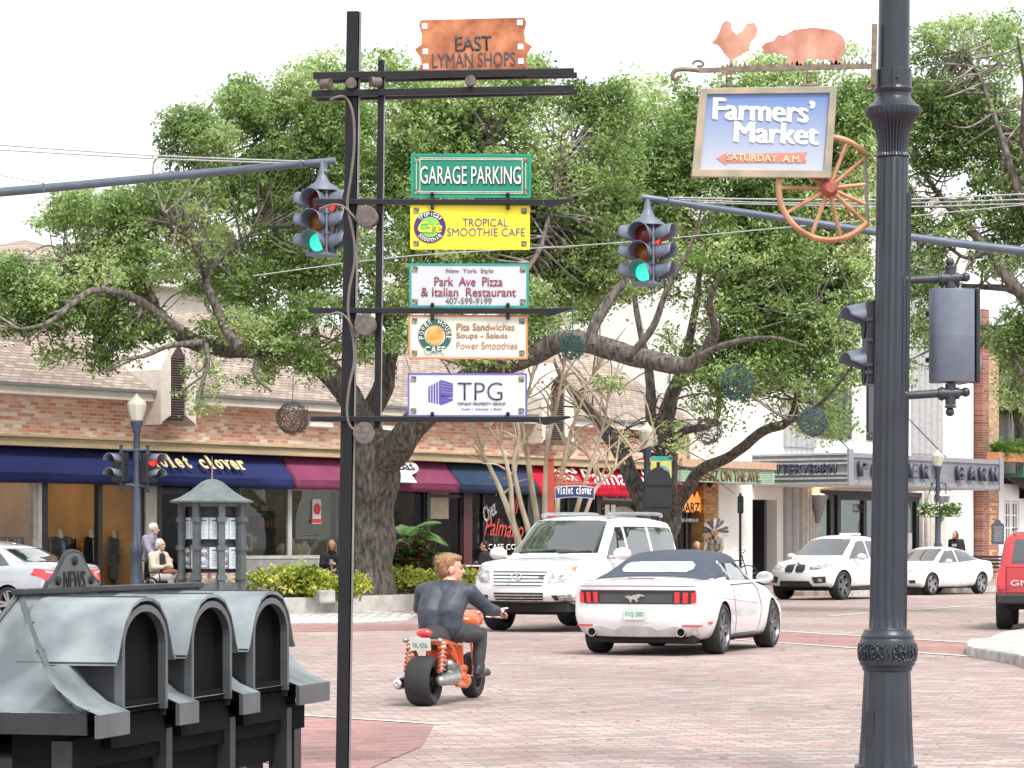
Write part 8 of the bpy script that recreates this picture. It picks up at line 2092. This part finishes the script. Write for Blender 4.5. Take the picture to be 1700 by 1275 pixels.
# ---------------------------------------------------------------- elderly couple by the kiosk
d = 59.; zg = .14
def stand(k=1., lean=0.):
    return dict(pelvis=(0, 0, .93), back=(lean * .3, 0, 1.12), chest=(lean, 0, 1.32), neck=(lean + .05, 0, 1.46), head=(lean + .10, 0, 1.58), shR=(lean, -.19, 1.38), shL=(lean, .19, 1.38), elR=(lean + .12, -.25, 1.12), wrR=(lean + .33, -.2, .98), elL=(lean + .12, .25, 1.12), wrL=(lean + .33, .2, .98),
                hpR=(0, -.1, .9), hpL=(0, .1, .9), knR=(.04, -.1, .5), knL=(.0, .11, .5), anR=(-.06, -.1, .1), anL=(-.02, .11, .1), toR=(.1, -.11, .05), toL=(.14, .12, .05))
p = P(241, 900, d); p.z = zg
person('white-haired man in lilac shirt and beige trousers pushing the wheelchair', p, R(-18), stand(lean=.10), mat('lilac_shirt', (.27, .25, .34), .8, var=.12, scale=9), mat('beige_trousers', (.42, .37, .30), .8, var=.08), mat('white_hair', (.66, .65, .62), .7), skin=SKINO, hairfn=hair_thin, bulk=1.05, facing=(1, .3, -.1), shoe=mat('tan_shoe', (.2, .13, .08), .5))
p = P(270, 900, d - .35); p.z = zg; wc = thing('wheelchair', 'black folding wheelchair with spoked wheels carrying the seated woman', 'wheelchair', p, R(-40))
for sy in (-1, 1):
    b = MB(); T = Matrix.Translation((-.05, sy * .29, .30)) @ Matrix.Rotation(R(90), 4, 'X'); b.tube([T @ V((.29 * math.cos(i * .1745), .29 * math.sin(i * .1745), 0)) for i in range(37)], .018, 8); w_ = b.build('wheel', RUB, wc, smooth=True)
    b = MB(); b.tube([T @ V((.25 * math.cos(i * .1745), .25 * math.sin(i * .1745), -.03 * sy)) for i in range(37)], .008, 6)
    for k in range(12): a = k * .5236; b.tube([T @ V((.02 * math.cos(a), .02 * math.sin(a), 0)), T @ V((.28 * math.cos(a), .28 * math.sin(a), 0))], .003, 4)
    b.build('hand_rim', CHROME, w_, smooth=True)
    b = MB(); b.tube(spline([(-.40, sy * .24, .92), (-.27, sy * .24, .90), (-.25, sy * .24, .5), (.22, sy * .24, .5), (.34, sy * .24, .2), (.44, sy * .2, .1)], 5), .014, 8); b.tube([(-.2, sy * .25, .7), (.16, sy * .25, .7), (.2, sy * .25, .5)], .014, 8); b.tube([(.26, sy * .24, .4), (.26, sy * .24, .12)], .012, 6); b.lathe([(.0, -.02), (.09, -.02), (.09, .02), (0, .02)], 16, T=Matrix.Translation((.28, sy * .24, .09)) @ Matrix.Rotation(R(90), 4, 'X')); b.build('side_frame', BLK, wc, smooth=True)
b = MB(); b.b2((-.25, -.23, .47), (.22, .23, .51)); b.build('seat', BLK, wc); b = MB(); b.b2((-.28, -.23, .52), (-.25, .23, .9)); b.build('backrest', BLK, wc)
for sy in (-1, 1): b = MB(); b.box((.48, sy * .1, .08), (.16, .16, .02)); b.build('footrest', BLK, wc)
J = dict(pelvis=(-.1, 0, .60), back=(-.14, 0, .78), chest=(-.13, 0, 1.0), neck=(-.08, 0, 1.12), head=(-.05, 0, 1.25), shR=(-.13, -.18, 1.04), shL=(-.13, .18, 1.04), elR=(-.02, -.24, .80), wrR=(.13, -.02, .80), elL=(-.02, .24, .80), wrL=(.14, .06, .83),
         hpR=(-.08, -.1, .58), hpL=(-.08, .1, .58), knR=(.36, -.12, .60), knL=(.36, .12, .60), anR=(.42, -.1, .17), anL=(.42, .1, .17), toR=(.56, -.1, .13), toL=(.56, .1, .13))
t, bd, q, Rm = person('white-haired woman in cream cardigan and white trousers sitting in the wheelchair, arms folded', p, R(-40), J, mat('cream_cardigan', (.55, .49, .39), .85, var=.1, scale=12), mat('white_trousers', (.68, .67, .65), .8), MATS['white_hair'], skin=SKINO, bulk=1.05, facing=(.8, .1, 0), hands={'R': ((.2, 1, 0), (-1, 0, 0)), 'L': ((.2, -1, 0), (-1, 0, 0))})
b = MB(); b.cap((-.025, 0, 1.02), .075, (.01, 0, .72), .075, 10); blob(b, 'black_top', mat('black_cotton', (.02, .02, .022), .8), t, .016, 2)
b = MB(); b.tube([q(.088, -.06 + .012 * i, .006 + (.016 if i % 3 else -.01)) for i in range(11)], .003, 4); b.build('glasses', BLK, t)
b = MB(); b.ell((.2, .02, .70), (.12, .2, .07), n=16, m=10); o = blob(b, 'handbag', mat('russet_leather', (.32, .10, .05), .5), None, .015, 2); o.location = p; o.rotation_euler.z = R(-40); tag(o, 'russet leather bag resting on the seated woman lap', 'handbag')
# ---------------------------------------------------------------- people further back
def sit(z=.45): return dict(pelvis=(0, 0, z + .08), back=(-.02, 0, z + .28), chest=(.0, 0, z + .5), neck=(.04, 0, z + .63), head=(.07, 0, z + .76), shR=(0, -.18, z + .54), shL=(0, .18, z + .54), elR=(.08, -.22, z + .3), wrR=(.24, -.06, z + .34), elL=(.08, .22, z + .3), wrL=(.22, .08, z + .22),
    hpR=(.02, -.1, z + .06), hpL=(.02, .1, z + .06), knR=(.42, -.12, z + .05), knL=(.42, .12, z + .05), anR=(.42, -.12, .1), anL=(.42, .12, .1), toR=(.56, -.12, .05), toL=(.56, .12, .05))
d = 67.5; p = P(550, 900, d); p.z = .14
b = MB(); b.b2((-.5, -.2, 0), (.5, .2, .42)); o = b.build('low_wall', CONCD, None, bevel=.02); o.location = p; o.rotation_euler.z = R(-80) + R(90); tag(o, 'low concrete ledge in front of the jewellery window', 'ledge')
t, bd, q, Rm = person('young woman in black top with long auburn hair holding a phone before the jewellery window', p, R(-82), sit(.42), MATS['black_cotton'] if 'black_cotton' in MATS else BLK, mat('dark_jeans', (.03, .035, .05), .8), mat('auburn_hair', (.19, .08, .04), .5, var=.4, scale=40, c2=(.34, .18, .09)), facing=(1, -.15, -.1), hairfn=hair_long, scale=1.05)
b = MB(); b.box((.29, -.02, .80), (.02, .07, .13)); o = b.build('phone', mat('pale_phone', (.5, .5, .52), .4), None); o.location = p; o.rotation_euler.z = R(-82); o.scale = (1.05,) * 3; tag(o, 'pale phone held up by the auburn-haired woman', 'phone')
d = 71.; p = P(808, 900, d); p.z = .14
def cafe_chair(p, rz, label):
    t = thing('cafe_chair', label, 'chair', p, rz); b = MB(); b.b2((-.2, -.2, .42), (.22, .2, .46)); b.build('seat', BLK, t); b = MB(); b.b2((-.23, -.2, .5), (-.2, .2, .9)); b.build('backrest', BLK, t)
    for x in (-.19, .2):
        for y in (-.18, .18): b = MB(); b.tube([(x, y, 0), (x, y, .42)], .014, 6); b.build('leg', BLK, t)
cafe_chair(p, R(150), 'dark cafe chair under the man in black outside the restaurant')
person('dark-haired man in black sitting outside the restaurant left of the off-road car', p, R(150), sit(.45), mat('black_wool', (.018, .018, .022), .8), mat('dark_jeans', 0), mat('black_hair', (.02, .016, .014), .5), facing=(1, .5, -.1), bulk=1.15)
p = P(782, 900, 70.5); p.z = .14; t = thing('cafe_table', 'small pale round cafe table with cloth by the man in black', 'table', p); b = MB(); b.lathe([(.0, .72), (.38, .72), (.38, .75), (0, .75)], 20); b.build('top', WHT, t); b = MB(); b.tube([(0, 0, 0), (0, 0, .72)], .03, 8); b.lathe([(.22, 0), (.03, .05)], 14); b.build('pedestal', BLK, t)
d = 90.; p = P(1588, 900, d); p.z = .14
Jw = stand(lean=.03); Jw.update(elR=(-.02, -.24, 1.1), wrR=(.1, -.2, .9), elL=(-.02, .24, 1.1), wrL=(.14, .18, .92), knR=(.18, -.1, .5), anR=(.14, -.1, .12), toR=(.3, -.1, .07), anL=(-.22, .1, .14), toL=(-.08, .1, .05))
t, bd, q, Rm = person('woman with long brown hair in black jacket walking beneath the marquee', p, R(-120), Jw, MATS['black_wool'], mat('dark_jeans', 0), mat('brown_hair', (.10, .045, .03), .5), hairfn=hair_long, bulk=1.1, facing=(1, -.5, 0), scale=.97)
b = MB(frame(V((.175, 0, 1.25)), (0, 1, 0), (0, 0, 1))); b.prism(rrect(.16, .09, .01), .02); b.build('printed_patch', mat('patch_grey', (.4, .4, .42), .8, var=.6, scale=40), t)
d = 81.; p = P(1155, 900, d); p.z = .14
cafe_chair(p, R(-60), 'dark chair under the bald man by the brick pier')
person('bald man sitting by the tan brick pier behind the convertible', p, R(-60), sit(.45), mat('dark_polo', (.04, .045, .06), .8), mat('dark_jeans', 0), mat('shaven_hair', (.40, .24, .17), .6), hairfn=hair_thin)
# carved figure with feather headdress and a bicycle by the pier
d = 82.5; p = P(1186, 900, d); p.z = .14; t = thing('carved_figure', 'carved wooden figure with dark feather headdress beside the brick pier', 'statue', p, R(-110))
b = MB(); J = {a: V(v) for a, v in stand().items()}; head_shapes(b, J['head'], (1, 0, 0), 1.1, J['neck'])
for e in (-1, 1): b.cap(J['pelvis'] + V((0, e * .08, -.5)), .15, J['chest'] + V((0, e * .09, 0)), .13, 10); b.cap(J['chest'], .1, J['shL' if e > 0 else 'shR'], .08, 8); b.cap(J['shL' if e > 0 else 'shR'], .075, J['elL' if e > 0 else 'elR'], .06, 8); b.cap(J['elL' if e > 0 else 'elR'], .06, J['wrL' if e > 0 else 'wrR'], .045, 8); b.cap((0, e * .1, .5), .1, (0, e * .1, .1), .09, 8)
blob(b, 'carving', mat('painted_wood', (.16, .11, .075), .6, var=.6, scale=12, c2=(.3, .26, .2)), t, .022, 2); b = MB(); b.b2((-.25, -.25, 0), (.25, .25, .1)); b.build('plinth', BLK, t)
for i in range(13):
    a = R(-20 + 220 * i / 12); b = MB(); r0 = V((-.02, .1 * math.cos(a), 1.62 + .1 * math.sin(a))); r1 = V((-.1, .36 * math.cos(a), 1.62 + .34 * math.sin(a))); w = V((0, -math.sin(a), math.cos(a))) * .045
    b.add([r0 - w * .5, r0 + w * .5, r1 + w, r1 + (r1 - r0) * .2, r1 - w], [(0, 1, 2, 3, 4)]); o = b.build('feather', mat('dark_feather', (.07, .06, .06), .7) if i % 3 else mat('pale_feather', (.4, .38, .34), .7), t); s_m = o.modifiers.new('s', 'SOLIDIFY'); s_m.thickness = .012
d = 81.; p = P(1213, 900, d); p.z = .14; t = thing('bicycle', 'dark upright bicycle with red rear reflector leaning by the white wall', 'bicycle', p, R(20))
for x in (-.52, .52):
    b = MB(); b.tube([(x + .32 * math.cos(i * .2094), 0, .34 + .32 * math.sin(i * .2094)) for i in range(31)], .018, 6); w_ = b.build('wheel', RUB, t, smooth=True); b = MB()
    for k in range(14): a = k * .449; b.tube([(x, 0, .34), (x + .31 * math.cos(a), 0, .34 + .31 * math.sin(a))], .003, 4)
    b.build('spokes', CHROME, w_)
b = MB()
for a, e in (((-.52, 0, .34), (-.1, 0, .32)), ((-.1, 0, .32), (-.22, 0, .82)), ((-.22, 0, .78), (.36, 0, .80)), ((-.1, 0, .32), (.36, 0, .72)), ((.34, 0, .95), (.52, 0, .34)), ((-.52, 0, .34), (-.22, 0, .76))): b.tube([a, e], .017, 8)
b.build('frame', BLK, t, smooth=True); b = MB(); b.cap((-.34, 0, .87), .07, (-.1, 0, .88), .04, 8); b.build('saddle', BLK, t, smooth=True); b = MB(); b.tube(spline([(.22, .28, 1.1), (.36, .2, 1.08), (.35, 0, 1.0), (.36, -.2, 1.08), (.22, -.28, 1.1)], 4), .014, 6); b.build('handlebar', CHROME, t, smooth=True); b = MB(); b.box((-.6, 0, .66), (.05, .12, .06)); b.build('reflector', TAIL, t)
# ---------------------------------------------------------------- dressed window figures
def mannequin(px, yo, top, label, scarf):
    p = FW(ft(px, yo), yo, .16); t = thing('mannequin', label, 'mannequin', p, FA - R(90) + R(180) * 0, 'mannequins in the clothes shop window')
    b = MB()
    for e in (-1, 1): b.cap((0, e * .07, .85), .12, (0, e * .06, 1.05), .10, 10); b.cap((0, e * .06, 1.05), .10, (0, e * .09, 1.3), .11, 10); b.cap((0, e * .15, 1.36), .07, (.02, e * .24, 1.0), .05, 8); b.cap((.02, e * .24, 1.0), .05, (.06, e * .24, .75), .045, 8); b.cap((0, e * .08, .8), .11, (0, e * .08, .5), .1, 8)
    blob(b, 'garment', top, t, .02, 2); b = MB(); b.lathe([(.0, 1.36), (.07, 1.38), (.055, 1.46), (.05, 1.56), (.0, 1.575)], 12); b.build('neck', mat('linen_neck', (.66, .62, .56), .7), t, smooth=True); b = MB(); b.tube([(0, 0, 0), (0, 0, .6)], .02, 6); b.lathe([(.2, 0), (.2, .02), (.0, .03)], 14); b.build('stand', BLK, t)
    if scarf: b = MB(); b.cap((.1, -.03, 1.3), .05, (.12, 0, .85), .06, 8); blob(b, 'inner_top', scarf, t, .02, 2)
mannequin(100, 1.0, FAB[0], 'mannequin in navy jacket left of the window mullion', mat('blue_print', (.1, .12, .2), .8, var=.8, scale=20, c2=(.5, .5, .55)))
mannequin(152, 1.3, FAB[1], 'mannequin in black jacket over white right beside the mullion', mat('white_blouse', (.6, .58, .55), .8))
mannequin(190, 1.0, FAB[4], 'mannequin in grey jacket nearest the far lamp', None)
